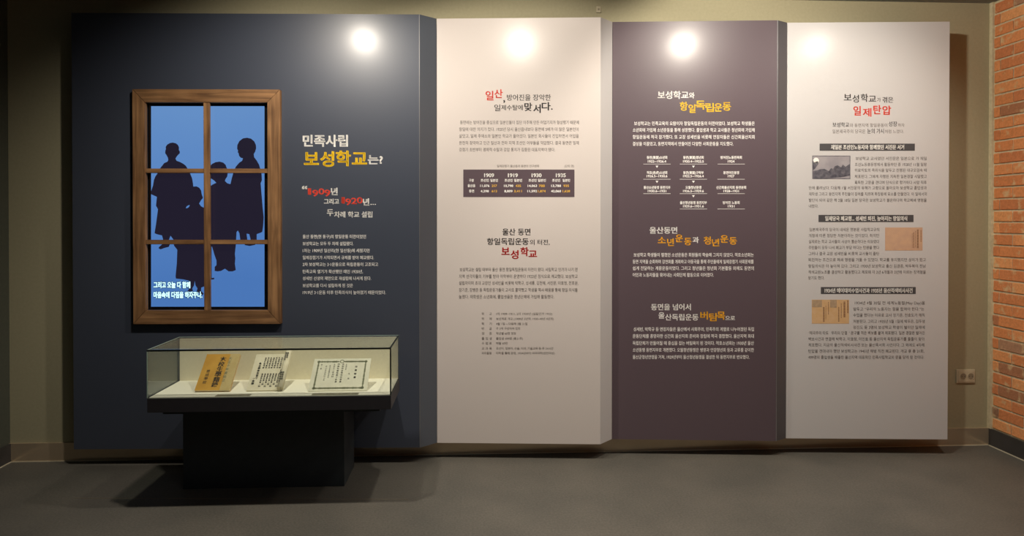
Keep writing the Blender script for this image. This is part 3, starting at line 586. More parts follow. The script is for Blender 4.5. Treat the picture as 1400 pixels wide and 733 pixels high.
figD = path(280, 180, [(425, 298), (400, 290), (382, 270), (376, 240), (366, 230), (370, 212), (360, 190), (362, 150), (385, 105), (425, 75), (470, 68), (515, 78), (550, 108), (568, 145), (572, 185), (560, 225), (545, 250), (550, 285), (580, 325), (605, 370), (615, 405), (632, 470), (636, 540), (622, 575), (628, 650), (634, 720)]) \
     + path(280, 260, [(645, 200), (656, 300), (650, 400), (640, 465), (620, 475), (578, 490), (578, 560), (560, 610), (500, 622), (440, 612), (510, 550), (495, 490), (465, 485), (475, 560), (395, 552), (385, 480), (368, 450), (352, 470), (330, 500), (200, 480)]) \
     + path(280, 180, [(270, 600), (285, 585), (300, 520), (320, 450), (345, 390), (385, 345), (415, 325)])
for i, fg in enumerate((figA, figC, figD, figB)):
    polys('silhouette', 'sil', sc_t, lambda x, y, i=i: fs(x, y, -.0048 + .0003 * i), [fg])
polys('light_gap', 'screen', sc_t, lambda x, y: fs(x, y, -.0033), [path(200, 260, [(440, 200), (450, 180), (478, 165), (484, 172), (470, 192), (452, 202)]), path(280, 180, [(228, 545), (250, 500), (256, 465), (312, 462), (300, 520), (285, 583), (262, 578)]), path(280, 330, [(92, 120), (100, 130), (118, 180), (130, 215), (130, 260), (110, 283), (104, 250), (102, 180)])])
cap = [('그리고 오늘 다 함께', 209.9, 260.2, 389.8, 9.2), ('마음속에 다짐을 하자꾸나.', 209.9, 276.6, 403.4, 9.2)]
block('caption_outline', 'caption_halo', sc_t, lambda x, y: fs(x, y, -.0026), [(*c, .12, 0, 2) for c in cap])
block('caption', 'caption', sc_t, lambda x, y: fs(x, y, -.0020), [(*c, .045, 0, 3) for c in cap], 'white caption')

# ================================================================== glass display case
CX0, CX1, CY0, CY1, CZ, CT = -1.655, -.436, -.85, -.46, .597, .839
case = thing('display_case', 'glass-topped display case on a black plinth in front of the navy board', 'display case', (-1.18, -.35, 0))
def cb(name, m, x0, x1, y0, y1, z0, z1, bevel=0, label=None):
    o = box(name, m, x0 + 1.18, x1 + 1.18, y0 + .35, y1 + .35, z0, z1, case, bevel)
    if label: o['label'] = label
    return o
cb('plinth', 'black', -1.622, -.738, -.505, -.195, 0, .500, .002)
bm = bmesh.new()
tp = [(-1.62, -.78), (-.47, -.78), (-.47, -.195), (-1.62, -.195)]; bt = [(-1.622, -.505), (-.738, -.505), (-.738, -.195), (-1.622, -.195)]
cb('tray', 'tray', CX0, CX1, CY0, CY1, .522, CZ - .004, .0015)
cb('support_board', 'black', -1.60, -.50, -.80, -.195, .500, .522)
cb('lining', 'felt_floor', CX0 + .007, CX1 - .007, CY0 + .007, CY1 - .020, CZ - .004, CZ)
cb('back_panel', 'felt', CX0 + .007, CX1 - .007, CY1 - .020, CY1 - .010, CZ - .004, CT - .008)
gt = .006
cb('glass_pane', 'glass', CX0, CX1, CY0, CY0 + gt, CZ - .004, CT - gt)
cb('glass_pane', 'glass', CX0, CX0 + gt, CY0 + gt, CY1 - .010, CZ - .004, CT - gt)
cb('glass_pane', 'glass', CX1 - gt, CX1, CY0 + gt, CY1 - .010, CZ - .004, CT - gt)
cb('glass_pane', 'glass', CX0, CX1, CY0, CY1 - .010, CT - gt, CT)
e = .004
cb('edge_seal', 'seal', CX0, CX1, CY0 - .0012, CY0 + e, CT - .008, CT + .0006, label='dark seal line along the front top edge')
cb('edge_seal', 'seal', CX1 - .006, CX1 + .001, CY0 - .0012, CY0 + e, CZ, CT - .008)
cb('edge_seal', 'seal', CX1 - .007, CX1 + .001, CY0 + e, CY1 - .01, CT - .0005, CT + .0008)
cb('edge_strip', 'edge', CX0 - .001, CX0 + .003, CY0 - .001, CY0 + .002, CZ, CT - .008, label='pale polished glass edge')
cb('edge_strip', 'edge', CX0 - .001, CX0 + .003, CY0 + e, CY1 - .01, CT - .0005, CT + .0008)
cb('edge_strip', 'edge', CX0, CX1, CY1 - .014, CY1 - .008, CT, CT + .0012)
bm.free()

# ---- tilted documents inside the case
def tilt_thing(name, label, cat, xc, yb, ang, rz=0, group=None):
    t = thing(name, label, cat, (xc, yb, CZ + .0008), 0, group); t.rotation_euler = (R(ang), 0, R(rz)); return t
# local frame of a document: x across, y up the slope, z out of the face (towards the viewer)
def stand(t, w, l, ang):                                  # a folded clear-white card that props the sheet
    c, s = math.cos(R(ang)), math.sin(R(ang))
    for x0 in (-w * .33, w * .2):
        bm = bmesh.new()
        A = Vector((x0, l * .55, -.001)); top = l * .55 * s; B = A + Vector((0, -top * s + 0, -top * c)) * .97
        v = [bm.verts.new(p) for p in (A, A + Vector((.02, 0, 0)), B + Vector((.02, 0, 0)), B)]
        v2 = [bm.verts.new(p.co + Vector((0, -.0015, 0))) for p in v]
        bm.faces.new(v); bm.faces.new(v2[::-1])
        for i in range(4): bm.faces.new((v[i], v[(i + 1) % 4], v2[(i + 1) % 4], v2[i]))
        obj('prop', bm, 'felt', t)
def vtext(items, s, x, y_top, em, step=None, bold=.0, nib=0, res=2, sx=.9):
    step = step or em
    for i, ch in enumerate(s):
        if ch != ' ': items.append((ch, x - em * sx / 2, x + em * sx / 2, y_top - i * step, em, bold, nib, res))
def dblock(name, m, t, items, z): block(name, m, t, lambda x, y: Vector((x, y, z)), items)
# block() measures downwards in y, so mirror it here
def dtext(name, m, t, items, z, label=None):
    its = [(s, a, b, -y, em, bo, ni, re) for s, a, b, y, em, bo, ni, re in items]
    block(name, m, t, lambda x, y: Vector((x, -y, z)), its, label)

ANG = 42
bk = tilt_thing('booklet', 'ochre booklet with brush writing on its cover, left of the open scroll', 'booklet', -1.372, -.742, ANG)
BW, BL = .178, .232
box('pages', 'paper', -BW / 2 + .002, BW / 2 - .002, .002, BL - .002, .0005, .012, bk)
box('cover', 'ochre', -BW / 2, BW / 2 - .052, 0, BL, .012, .0135, bk)
fd = box('cover_edge', 'ochre_faded', BW / 2 - .0518, BW / 2, 0, BL, .012, .0135, bk); fd['label'] = 'faded pale strip of the cover'
box('back_cover', 'ochre', -BW / 2, BW / 2, 0, BL, -.001, .0005, bk)
it = []; vtext(it, '本校生學籍錄', 0.004, .197, .034, .0325, .01, .05, 2, .95); vtext(it, '普成學校', -.052, .120, .021, .0235, .0, .04, 2)
dtext('brush_writing', 'brush', bk, it, .0139, 'dark brush characters')
it = []; vtext(it, '大正十年度始之', .043, .202, .019, .0235, 0, .03, 2)
dtext('brush_writing', 'olive_ink', bk, it, .0139, 'faint olive characters')
stand(bk, BW, BL, ANG)

sr = tilt_thing('scroll_book', 'open white page with columns of writing and a rolled right edge', 'scroll', -1.110, -.742, ANG)
SW, SL = .176, .232
bm = bmesh.new()                                           # thick stack of leaves, then the roll curling at the right
add_box(bm, -SW / 2, SW / 2 - .018, 0, SL, 0, .008); obj('page', bm, 'paper', sr)
def roll(name, x, z, r0, r1, turns, y0, y1, m, t):
    bm = bmesh.new(); n = 40; prev = None
    for i in range(n + 1):
        a = -math.pi / 2 + i / n * turns * 2 * math.pi; rr = r0 + (r1 - r0) * i / n
        cur = [bm.verts.new((x + math.cos(a) * rr, yy, z + math.sin(a) * rr)) for yy in (y0, y1)] + [bm.verts.new((x + math.cos(a) * (rr - .0012), yy, z + math.sin(a) * (rr - .0012))) for yy in (y0, y1)]
        if prev:
            bm.faces.new((prev[0], prev[1], cur[1], cur[0])); bm.faces.new((prev[2], cur[2], cur[3], prev[3]))
            bm.faces.new((prev[0], cur[0], cur[2], prev[2])); bm.faces.new((prev[1], prev[3], cur[3], cur[1]))
        prev = cur
    o = obj(name, bm, m, t); return o
rl = roll('rolled_pages', SW / 2 - .002, .0195, .0195, .007, 2.1, .002, SL + .014, 'paper', sr)
for p in rl.data.polygons: p.use_smooth = True
it = []
for c in range(7):
    vtext(it, '金李朴崔鄭姜'[c % 3:] + '年月日'[:c % 3], -.032 + c * .0145, .205, .0105, .0125, .02, .06, 1)
    vtext(it, '普通學校第一回'[c % 2:], -.028 + c * .0145, .100, .0105, .0125, .02, .06, 1)
vtext(it, '私立學校生徒名', -.054, .170, .014, .0155, .03, .08, 1); vtext(it, '一金學', -.066, .075, .015, .0165, .03, .08, 1)
vtext(it, '合計', .066, .125, .014, .0155, .03, .08, 1)
dtext('page_writing', 'page_ink', sr, it, .0084)
it = []
for k, (a, y0, n_) in enumerate(((-.3, .215, 3), (.0, .215, 4), (-.3, .09, 4), (.0, .09, 5))):
    vtext(it, '壹貳參四五'[:n_], SW / 2 - .006 + (.008 if a else -.002), y0, .010, .0135, .02, .06, 1)
dtext('page_writing', 'page_ink', sr, it, .0397)
stand(sr, SW - .02, SL, ANG)

ANG2 = 42
cf = tilt_thing('certificate', 'white certificate sheet with an ornate grey border at the right end of the case', 'certificate', -.724, -.762, ANG2)
CW, CL = .304, .205
box('sheet', 'paper2', -CW / 2, CW / 2, 0, CL, 0, .004, cf)
cfz = .0043
fr = lambda x, y: Vector((x, y, cfz))
rs = []; rnd = random.Random(3); bx_, by0, by1 = CW / 2 - .026, .016, CL - .020
n = 46
for i in range(n):
    x = -bx_ + 2 * bx_ * i / (n - 1)
    for yb in (by0, by1):
        if yb == by1 and abs(x + .002) < .014: continue
        s = .0042 + rnd.random() * .0026; rs.append([(x - s, yb), (x, yb + s * 1.1), (x + s, yb), (x, yb - s * 1.1)])
for i in range(26):
    y = by0 + (by1 - by0) * i / 25
    for xb in (-bx_, bx_):
        s = .0042 + rnd.random() * .0026; rs.append([(xb - s, y), (xb, y + s), (xb + s, y), (xb, y - s)])
for a, b in ((-bx_, by0), (bx_, by0), (-bx_, by1), (bx_, by1)): rs.append([(a + .009 * math.cos(k / 8 * 6.283), b + .008 * math.sin(k / 8 * 6.283)) for k in range(8)])
polys('ornate_border', 'olive_ink', cf, fr, rs)
ring = []
for k in range(16):
    a0, a1 = k / 16 * 6.283, (k + 1) / 16 * 6.283
    ring.append([(-.002 + r_ * math.cos(a), by1 + .001 + r_ * .9 * math.sin(a)) for r_, a in ((.012, a0), (.012, a1), (.0075, a1), (.0075, a0))])
polys('emblem_ring', 'olive_ink', cf, fr, ring)
it = []
vtext(it, '卒業證書', .078, .150, .014, .0225, .01, .04, 1); vtext(it, '右者本校', .024, .165, .008, .0105, 0, .04, 1); vtext(it, '生徒', .046, .105, .010, .030, 0, .04, 1)
vtext(it, '本校所定學科卒業證', .006, .168, .0115, .0140, 0, .05, 1); vtext(it, '四箇年課程修了此證', -.018, .168, .0115, .0140, 0, .05, 1); vtext(it, '大正十二年月日', -.040, .166, .0105, .0128, 0, .05, 1)
vtext(it, '私立普成學校長印', -.062, .158, .008, .0105, 0, .04, 1); vtext(it, '蔚山郡東面日山里', -.082, .155, .008, .0125, 0, .04, 1); vtext(it, '第一號', -.108, .165, .009, .0125, 0, .05, 1)
dtext('certificate_writing', 'page_ink', cf, it, .0044)
stand(cf, CW, CL, ANG2)

for x0, x1, y, lab in ((-1.325, -1.152, -.822, 'small dark caption strip lying below the ochre booklet'), (-.842, -.606, -.822, 'small dark caption strip lying below the certificate')):
    t = thing('caption_strip', lab, 'label', ((x0 + x1) / 2, y, CZ + .0006), 0, 'caption strips in the display case')
    h = (x1 - x0) / 2; box('card', 'strip_grey', -h, h, -.016, .016, 0, .0012, t)
    it = [('보성학교 졸업증서 및 학적부 자료', -h + .008, h - .008, 0, .020, .01, .0, 1)]
    dtext('card_text', 'page_ink', t, it, .0014)

# ================================================================== wall outlet and sensor
ou = thing('wall_outlet', 'beige double wall outlet between the last board and the brick wall', 'outlet', (3.2295, 0, .458))
box('plate', 'plastic', -.0635, .0635, -.009, 0, -.045, .045, ou, .0025)
box('inner_plate', 'plastic', -.052, .056, -.0115, -.009, -.036, .036, ou, .001)
for cx_ in (-.019, .033):
    bm = bmesh.new(); n = 28
    rings = [(.0235, -.0118), (.0235, -.0135), (.0205, -.0135), (.0195, -.0030)]
    vv = [[bm.verts.new((cx_ + r_ * math.cos(k / n * 6.2832), y, r_ * math.sin(k / n * 6.2832))) for k in range(n)] for r_, y in rings]
    for a in range(3):
        for k in range(n): bm.faces.new((vv[a][k], vv[a][(k + 1) % n], vv[a + 1][(k + 1) % n], vv[a + 1][k]))
    s = obj('socket', bm, 'plastic', ou)
    bm = bmesh.new(); c = [bm.verts.new((cx_ + .0203 * math.cos(k / n * 6.2832), -.0120, .0203 * math.sin(k / n * 6.2832))) for k in range(n)]; bm.faces.new(c); obj('socket_well', bm, 'socket', s)
    bm = bmesh.new()
    for dx in (-.0095, .0095):
        c = [bm.verts.new((cx_ + dx + .0026 * math.cos(k / 10 * 6.2832), -.0123, .0026 * math.sin(k / 10 * 6.2832))) for k in range(10)]; bm.faces.new(c)
    obj('pin_hole', bm, 'hole', s)
ws = thing('wall_sensor', 'tiny white rectangular sensor on the wall above the off-white board', 'sensor', (.782, 0, 2.838))
box('housing', 'plastic', -.014, .014, -.012, 0, -.020, .020, ws, .002)
box('lens', 'socket', -.006, .006, -.0135, -.012, -.006, .006, ws, .0005)

# letter outlines
GLYPHS = [
39,38,1,6,15,92,8,0,5,28,0,23,-18,0,0,-23,40,65,1,18,33,46,2,26,6,24,9,23,12,20,-10,0,-17,-20,-12,-23,-7,-24,-3,-26,3,-25,7,-25,12,-22,17,-20,10,0,-12,20,-9,22,-6,24,41,65,1,18,31,46,-2,-26,-5,-24,-9,
-22,-13,-20,11,0,16,20,12,22,8,25,3,25,-3,26,-8,24,-12,23,-16,20,-11,0,13,-20,9,-22,5,-25,44,44,1,18,12,-24,10,5,7,7,5,9,1,8,-1,8,-3,6,-4,4,-6,2,-6,-2,-4,-4,-2,-6,1,-6,4,-3,5,-2,0,-8,-2,-8,-5,-6,46,
44,1,12,22,22,-6,-1,-5,-5,-1,-6,1,-6,5,-4,6,-2,6,2,4,4,2,6,-2,6,-4,5,48,100,2,16,94,68,-3,29,-9,22,-14,14,-18,5,-18,-5,-14,-14,-9,-22,-3,-29,3,-28,9,-23,14,-14,18,-5,18,5,14,14,9,23,16,-17,28,-1,-21,
-5,-16,-8,-11,-10,-3,-10,3,-8,11,-5,16,-1,21,1,22,5,16,8,10,10,4,10,-4,8,-10,5,-16,49,100,1,4,60,136,-20,0,0,-136,20,0,50,100,1,29,93,19,-52,0,19,24,14,19,7,17,2,17,-3,17,-8,13,-13,9,-17,3,-11,-1,-11,
-5,-10,-7,0,-24,8,8,7,6,8,3,7,1,10,-2,7,-5,5,-8,2,-11,-1,-10,-3,-9,-6,-10,-22,-32,-25,-31,0,-1,86,0,51,100,1,44,16,114,13,4,10,2,10,-2,8,-4,4,-6,2,-9,-2,-8,-5,-6,-8,-4,-12,-2,0,-18,13,-1,9,-5,5,-7,2,
-9,-1,-9,-5,-7,-7,-5,-9,-1,-10,1,-10,3,-10,6,0,-21,14,-6,15,-2,17,3,14,9,9,13,3,17,-1,10,-4,9,-6,8,-9,5,8,6,6,6,3,8,1,11,-3,14,-8,12,-13,7,-17,2,-13,-1,-13,-5,52,100,2,11,80,138,-9,0,-69,-84,0,-9,58,
0,0,-45,20,0,0,45,14,0,0,17,-14,0,3,-20,39,0,-39,-32,0,53,100,1,27,81,136,-61,0,0,-71,20,2,15,-4,10,-9,3,-13,-2,-9,-6,-8,-9,-5,-11,-2,-10,1,-10,3,-10,6,0,-20,17,-7,16,-2,18,3,14,10,9,13,4,18,-4,17,
-10,14,-15,9,-21,3,0,34,43,0,54,100,2,23,63,138,-23,-19,-17,-23,-11,-24,-3,-25,3,-20,9,-15,14,-10,18,-4,15,3,13,9,9,13,3,16,-3,16,-8,12,-12,9,-15,3,-12,-2,-10,-4,7,14,9,14,12,12,14,10,14,-46,-70,11,6,
11,1,9,-1,7,-5,5,-6,1,-9,-1,-9,-5,-7,-7,-5,-8,-1,-11,2,-8,8,-4,11,55,100,1,6,98,136,-88,0,0,-18,59,0,-50,-112,17,-8,56,100,3,31,94,37,-2,10,-3,9,-6,8,-8,6,7,6,5,7,4,8,1,8,-3,15,-9,13,-13,8,-16,3,-16,
-3,-13,-8,-9,-12,-3,-16,2,-11,5,-10,9,-8,-9,-7,-6,-7,-3,-9,-2,-10,4,-15,9,-13,14,-8,17,-3,17,3,14,8,9,13,16,-18,77,-2,-8,-4,-6,-7,-5,-8,-1,-9,1,-6,5,-5,6,-2,8,2,9,4,6,7,4,9,2,8,-2,7,-4,4,-7,16,4,-69,
-2,-8,-4,-7,-8,-4,-10,-2,-10,1,-7,5,-5,7,-2,8,2,9,5,7,7,4,10,2,10,-2,7,-4,5,-7,57,100,2,23,37,-2,22,18,18,22,11,25,4,25,-3,20,-9,16,-14,10,-17,4,-17,-3,-13,-9,-9,-13,-3,-15,3,-16,8,-12,13,-9,15,-3,11,
2,10,4,-5,-13,-9,-14,-12,-12,-16,-12,15,2,85,1,9,5,7,7,4,9,2,9,-2,7,-6,5,-8,2,-9,-1,-11,-11,-6,-10,-1,-9,1,-7,5,-5,7,58,44,2,12,22,92,-6,-2,-5,-4,-1,-6,1,-6,5,-5,6,-1,6,1,4,5,2,6,-2,6,-4,4,12,-6,-68,
-6,-1,-5,-5,-1,-6,1,-6,5,-4,6,-2,6,2,4,4,2,6,-2,6,-4,5,63,67,2,18,16,119,9,1,7,-1,5,-5,1,-7,-3,-13,-16,-26,-3,-15,1,-7,4,-6,7,-5,3,16,22,37,5,21,-2,10,-5,10,-10,7,-15,2,12,5,-116,-6,-1,-5,-5,-1,-6,1,
-6,5,-4,6,-2,6,2,4,4,2,6,-2,6,-4,5,68,150,2,11,15,0,53,0,31,6,22,15,15,22,5,25,-4,24,-14,22,-22,16,-33,6,-53,0,11,20,-17,30,0,25,-4,17,-11,10,-16,4,-20,-3,-15,-8,-16,-17,-14,-27,-5,-31,0,77,156,1,14,
142,136,-18,0,-46,-56,-45,56,-18,0,0,-136,19,0,0,106,1,0,42,-53,3,0,42,53,0,-106,20,0,97,85,2,38,82,16,-5,-4,-4,-1,-3,1,-1,4,0,46,-2,13,-7,9,-10,6,-13,2,-12,-2,-10,-4,-8,-7,0,-19,9,8,10,5,9,2,7,-1,6,
-3,3,-5,1,-7,0,-5,-16,-5,-21,-10,-7,-8,-3,-11,2,-8,4,-7,7,-5,9,-2,8,1,8,3,8,5,3,-5,4,-3,7,-1,8,2,9,5,10,-30,13,-8,-5,-8,-2,-7,1,-4,5,-2,6,3,7,6,6,9,4,11,4,121,88,1,8,88,90,-20,0,-24,-51,-24,51,-20,0,
35,-71,-31,-65,20,0,126,117,1,21,5,40,9,6,10,5,9,2,12,-2,13,-6,13,-5,12,-2,10,2,10,4,9,7,0,16,-9,-6,-10,-5,-9,-2,-12,2,-25,11,-12,2,-11,-2,-10,-4,-9,-7,183,52,1,12,26,81,-6,-2,-4,-4,-2,-6,2,-6,4,-4,6,
-2,6,2,4,4,2,6,-2,6,-4,4,8216,44,1,18,32,138,-10,-4,-7,-7,-4,-9,-2,-10,1,-8,3,-6,4,-4,6,-1,6,1,4,4,2,7,-2,6,-3,4,-6,2,0,8,2,7,6,6,8217,44,1,18,12,89,10,5,7,6,4,9,2,11,-1,7,-3,6,-4,4,-6,1,-6,-1,-4,-4,
-2,-7,2,-6,3,-4,6,-2,0,-7,-2,-7,-6,-7,8220,85,2,18,75,138,-10,-4,-7,-7,-5,-9,-1,-10,1,-8,2,-6,5,-4,5,-1,6,1,5,4,1,7,-1,6,-4,4,-5,2,0,8,2,7,6,6,18,-44,4,-10,-4,-7,-7,-4,-9,-2,-10,1,-8,3,-6,4,-4,6,-1,6,
1,4,4,2,7,-2,6,-3,4,-6,2,0,8,2,7,6,6,8221,85,2,18,54,89,10,5,7,6,5,9,1,11,-1,7,-2,6,-5,4,-5,1,-6,-1,-5,-4,-1,-7,1,-6,4,-4,5,-2,0,-7,-2,-7,-6,-7,18,-43,-4,10,5,7,6,4,9,2,11,-1,7,-3,6,-4,4,-6,1,-6,-1,
-4,-4,-2,-7,2,-6,3,-4,6,-2,0,-7,-2,-7,-6,-7,19968,200,1,4,9,86,0,-16,183,0,0,16,20043,200,2,34,47,27,-11,-4,-13,-9,-13,-13,11,-14,9,13,9,9,7,3,8,-4,11,-7,15,-7,18,-3,21,-1,69,2,4,16,-34,-3,-38,-1,-21,
1,-17,3,-14,6,-5,3,31,22,31,26,27,28,22,29,-12,7,-3,-1,-139,0,0,-14,128,0,-20,-24,-24,-24,-27,-22,-28,-18,6,34,136,12,-17,9,-17,14,8,-9,16,-13,17,20102,200,1,22,19,152,0,-14,130,0,-17,-15,-19,-13,-20,
-12,0,-94,-1,-4,-5,-1,-36,0,6,-15,25,0,16,2,6,4,4,5,1,8,0,88,25,15,24,19,21,20,-12,8,-4,-1,20108,200,2,4,28,139,0,-16,144,0,0,16,4,-161,-118,0,-17,178,0,0,17,20116,200,2,20,35,90,0,-14,38,0,-13,-66,
-49,0,0,-15,178,0,0,15,-41,0,8,80,-12,1,-3,-1,-50,0,7,44,77,0,0,15,-151,0,0,-15,57,0,-6,-44,4,2,-80,12,66,50,0,-6,-66,20462,200,7,8,140,77,-14,-10,-17,-8,-18,-7,8,-9,19,8,18,10,15,11,10,8,-15,-13,-10,
-15,-8,-19,-8,-19,-5,8,-10,20,6,19,9,17,10,13,12,10,7,-17,-16,-14,-23,-11,-26,-9,-29,-5,7,-12,31,6,28,10,23,13,18,16,4,-129,82,0,-96,13,0,0,96,5,37,22,55,0,-12,-16,-16,-12,-16,13,27,-9,49,-10,-21,-14,
-19,-15,-16,12,-8,17,19,10,-12,14,-12,-26,-11,-27,-7,7,-11,20,5,19,7,18,9,14,-8,16,-7,18,-5,8,12,-23,7,-21,8,14,13,12,14,10,17,-9,5,-3,-1,-56,0,9,19,11,-80,2,-8,-23,-11,-22,-11,-20,-13,-17,8,-15,19,
26,0,-112,14,0,0,139,16,40,21313,200,1,12,92,168,0,-75,-81,0,0,-15,81,0,0,-94,16,0,0,94,82,0,0,15,-82,0,0,75,21330,200,3,27,136,125,-7,-17,-10,-15,-12,-12,-15,-11,11,-9,-12,0,0,-14,-80,0,0,-14,80,0,0,
-49,16,0,0,49,82,0,0,14,-82,0,0,14,-2,0,16,13,13,15,23,-17,17,-16,11,11,-20,16,-24,17,10,22,10,-64,42,10,-20,-81,0,0,-14,168,0,0,14,-74,0,3,1,-5,12,-7,12,15,-43,-43,-7,-19,-10,-17,-13,-14,-15,-11,12,
-11,12,11,12,12,10,14,14,-11,11,-10,9,11,-12,10,-16,11,8,21,21360,200,2,19,19,7,15,6,57,16,-1,13,-54,-13,0,54,55,0,0,14,-55,0,0,38,29,8,26,9,-12,12,-26,-10,-32,-9,0,-108,-2,-7,-3,-4,-4,-3,17,95,131,0,
-170,15,0,0,155,46,0,0,-104,-1,-3,-3,-1,-27,0,4,-8,2,-8,19,0,13,3,5,4,2,5,1,8,0,119,21443,200,5,8,106,78,-19,-11,-22,-9,-22,-8,8,-9,23,8,23,11,20,13,10,10,-14,-16,-11,-21,-9,-23,-8,-23,-5,8,-11,24,6,
24,9,21,11,18,12,10,12,-14,-21,-16,-27,-12,-32,-9,-36,-6,7,-12,37,7,33,10,29,14,22,18,16,-125,95,22,3,85,3,10,-10,12,7,-19,17,-23,16,-11,-6,18,-13,-68,-2,15,9,15,10,-13,7,-20,-15,-21,-11,-6,-2,49,-12,
-53,10,2,36,2,2,-4,-19,-12,-20,-10,-23,-8,9,-12,23,10,22,11,20,14,17,17,18,-16,21,-14,23,-11,24,-9,10,12,-24,7,-23,11,-20,12,43,4,6,-10,11,5,-10,15,-13,15,-10,-5,8,-10,-27,-1,13,18,-14,6,-7,-14,-9,
-10,-4,-2,1,-2,-9,10,3,5,-14,4,-7,-11,-10,-10,-12,18,-11,-4,6,-8,-23,-1,18,20,-14,6,-10,-14,-8,-9,-4,-3,-4,-1,21491,200,2,26,82,168,-10,-37,-59,0,0,-15,54,0,-11,-23,-14,-22,-16,-19,-20,-17,10,-12,21,
18,17,20,0,-77,15,0,0,11,89,0,0,-10,15,0,0,92,-108,0,10,19,8,20,105,0,0,15,-100,0,10,34,4,-29,-155,0,53,89,0,0,-53,21512,200,4,19,103,169,-18,-23,-23,-20,-26,-17,-28,-13,11,-13,15,7,16,9,0,-10,101,0,
0,13,32,-18,5,8,6,6,-23,11,-22,12,-20,15,-19,17,7,9,5,-62,-59,25,18,21,21,24,-22,25,-17,8,-111,-38,0,-81,15,0,0,12,94,0,0,-11,15,0,0,80,4,-109,-55,0,41,94,0,0,-41,21517,200,2,40,53,106,16,-12,14,-13,
-24,-11,-25,-9,-25,-6,8,-14,33,10,0,-67,15,0,0,11,90,0,0,-11,15,0,0,84,-80,0,24,15,22,17,18,20,15,23,-10,6,-3,-1,-71,0,13,17,-17,4,-11,-15,-15,-15,-18,-15,-23,-12,6,-6,4,-6,18,11,16,11,14,12,75,0,-14,
-17,-17,-15,-19,-13,-16,13,-17,12,4,91,-106,-90,0,0,46,90,0,22235,200,2,8,18,151,0,-160,15,0,0,15,133,0,0,-14,16,0,0,159,29,-149,-131,0,116,37,0,-1,-32,-5,-25,-11,-19,-18,-13,5,-6,4,-6,21,16,12,21,6,
28,2,36,28,0,0,-63,1,-10,2,-6,6,-4,8,-2,22,0,12,1,-1,13,-11,-1,-20,0,-3,1,-2,8,0,63,39,0,0,-116,22238,200,4,4,75,100,49,0,0,-46,-49,0,4,-14,60,0,-73,77,0,0,73,8,-122,46,0,-176,16,0,0,11,136,0,0,-11,
16,0,0,176,4,-152,-151,0,136,136,0,0,-136,22777,200,5,4,42,83,0,-10,116,0,0,10,8,-142,23,0,-33,14,0,0,21,139,0,0,-21,15,0,0,33,4,-131,-55,93,0,0,-18,-93,0,16,39,135,0,-14,-79,0,0,-12,79,0,0,-14,-64,0,
0,-11,145,0,0,11,-66,0,0,14,81,0,0,12,-81,0,0,14,18,-51,-148,9,-18,-54,0,0,-12,179,0,0,12,-54,0,8,17,-14,4,31,0,0,38,-122,0,0,-38,90,0,-8,-21,-41,0,-4,10,-6,10,22823,200,1,31,92,168,0,-27,-3,-30,-77,
0,0,-16,75,0,-9,-28,-15,-27,-22,-24,-32,-19,6,-6,5,-7,32,20,23,24,15,27,10,29,14,-32,18,-28,22,-23,26,-17,6,8,6,6,-27,16,-22,22,-18,28,-12,31,75,0,0,16,-83,0,3,30,0,27,22987,200,5,8,92,65,0,-81,14,0,
0,9,61,0,0,-9,14,0,0,81,4,-75,-59,0,46,61,0,0,-46,18,-81,75,18,4,71,5,6,-14,13,7,-14,27,-20,29,-12,-6,10,-14,10,-16,-64,-4,19,31,18,34,-16,4,-11,-25,-20,-34,-7,-9,-6,-4,5,-41,17,23,0,-5,-35,-9,-30,
-20,16,27,-16,-6,30,-23,-10,-16,-11,-13,-14,-10,5,-5,4,-7,14,11,13,13,10,17,11,-11,8,-10,9,12,-9,11,-12,12,8,24,5,29,4,34,-11,1,-24,0,7,39,-14,1,-6,-40,-21,0,0,-14,18,0,-7,-30,23004,200,3,6,134,46,-8,
-10,-9,-9,-11,-8,-44,10,14,17,27,-39,-25,49,-11,-22,-6,-25,-4,-28,-3,6,-13,27,3,24,4,21,6,19,8,36,-11,28,-10,16,11,-29,10,-35,10,11,9,9,10,7,12,40,0,0,13,-106,0,7,12,-15,4,-10,-16,-58,0,0,-13,49,0,31,
-9,118,8,-11,6,-10,-45,0,0,-12,74,0,0,-15,-65,0,0,-12,65,0,0,-15,-81,0,0,-12,178,0,0,12,-82,0,0,15,66,0,0,12,-66,0,0,15,76,0,0,12,-47,0,15,21,-14,4,-17,-25,-48,0,6,3,-7,11,-10,12,23416,200,4,27,95,45,
0,-9,-84,0,0,-13,84,0,0,-23,-1,-2,-3,-1,-27,0,5,-12,20,0,12,1,5,3,3,4,0,30,81,0,0,13,-81,0,0,3,24,12,21,13,-8,8,-4,-1,-94,0,0,-11,78,0,-15,-9,36,-84,105,4,-60,-16,0,0,-36,14,0,0,25,142,0,0,-25,15,0,0,
36,-16,0,5,64,-47,0,0,-10,32,0,-1,-11,-30,0,0,-10,29,0,0,-11,-30,0,0,-10,29,0,-1,-12,-111,0,-1,12,28,0,0,10,-28,0,-1,11,28,0,0,10,-29,0,0,10,31,8,-7,9,12,11,-42,15,-9,-19,-11,8,-8,20,14,15,-12,8,7,
-15,11,12,13,-11,3,-10,-10,-15,8,12,-7,27,14,-7,-18,-11,9,-7,18,12,14,-10,8,7,-14,10,11,12,-10,3,-10,-10,-15,8,23450,200,2,34,45,76,-5,-26,-7,-23,-11,-19,-15,-15,12,-10,13,13,9,15,8,18,16,-21,21,-13,
24,-6,30,-2,46,0,6,15,-52,0,-17,1,-15,2,0,40,59,0,0,14,-59,0,0,33,51,0,0,14,-117,0,0,-14,50,0,0,-83,-12,6,-10,8,-8,11,-7,14,5,26,13,25,91,9,-20,-78,0,0,-43,15,0,0,29,137,0,0,-29,16,0,0,43,-72,0,-5,12,
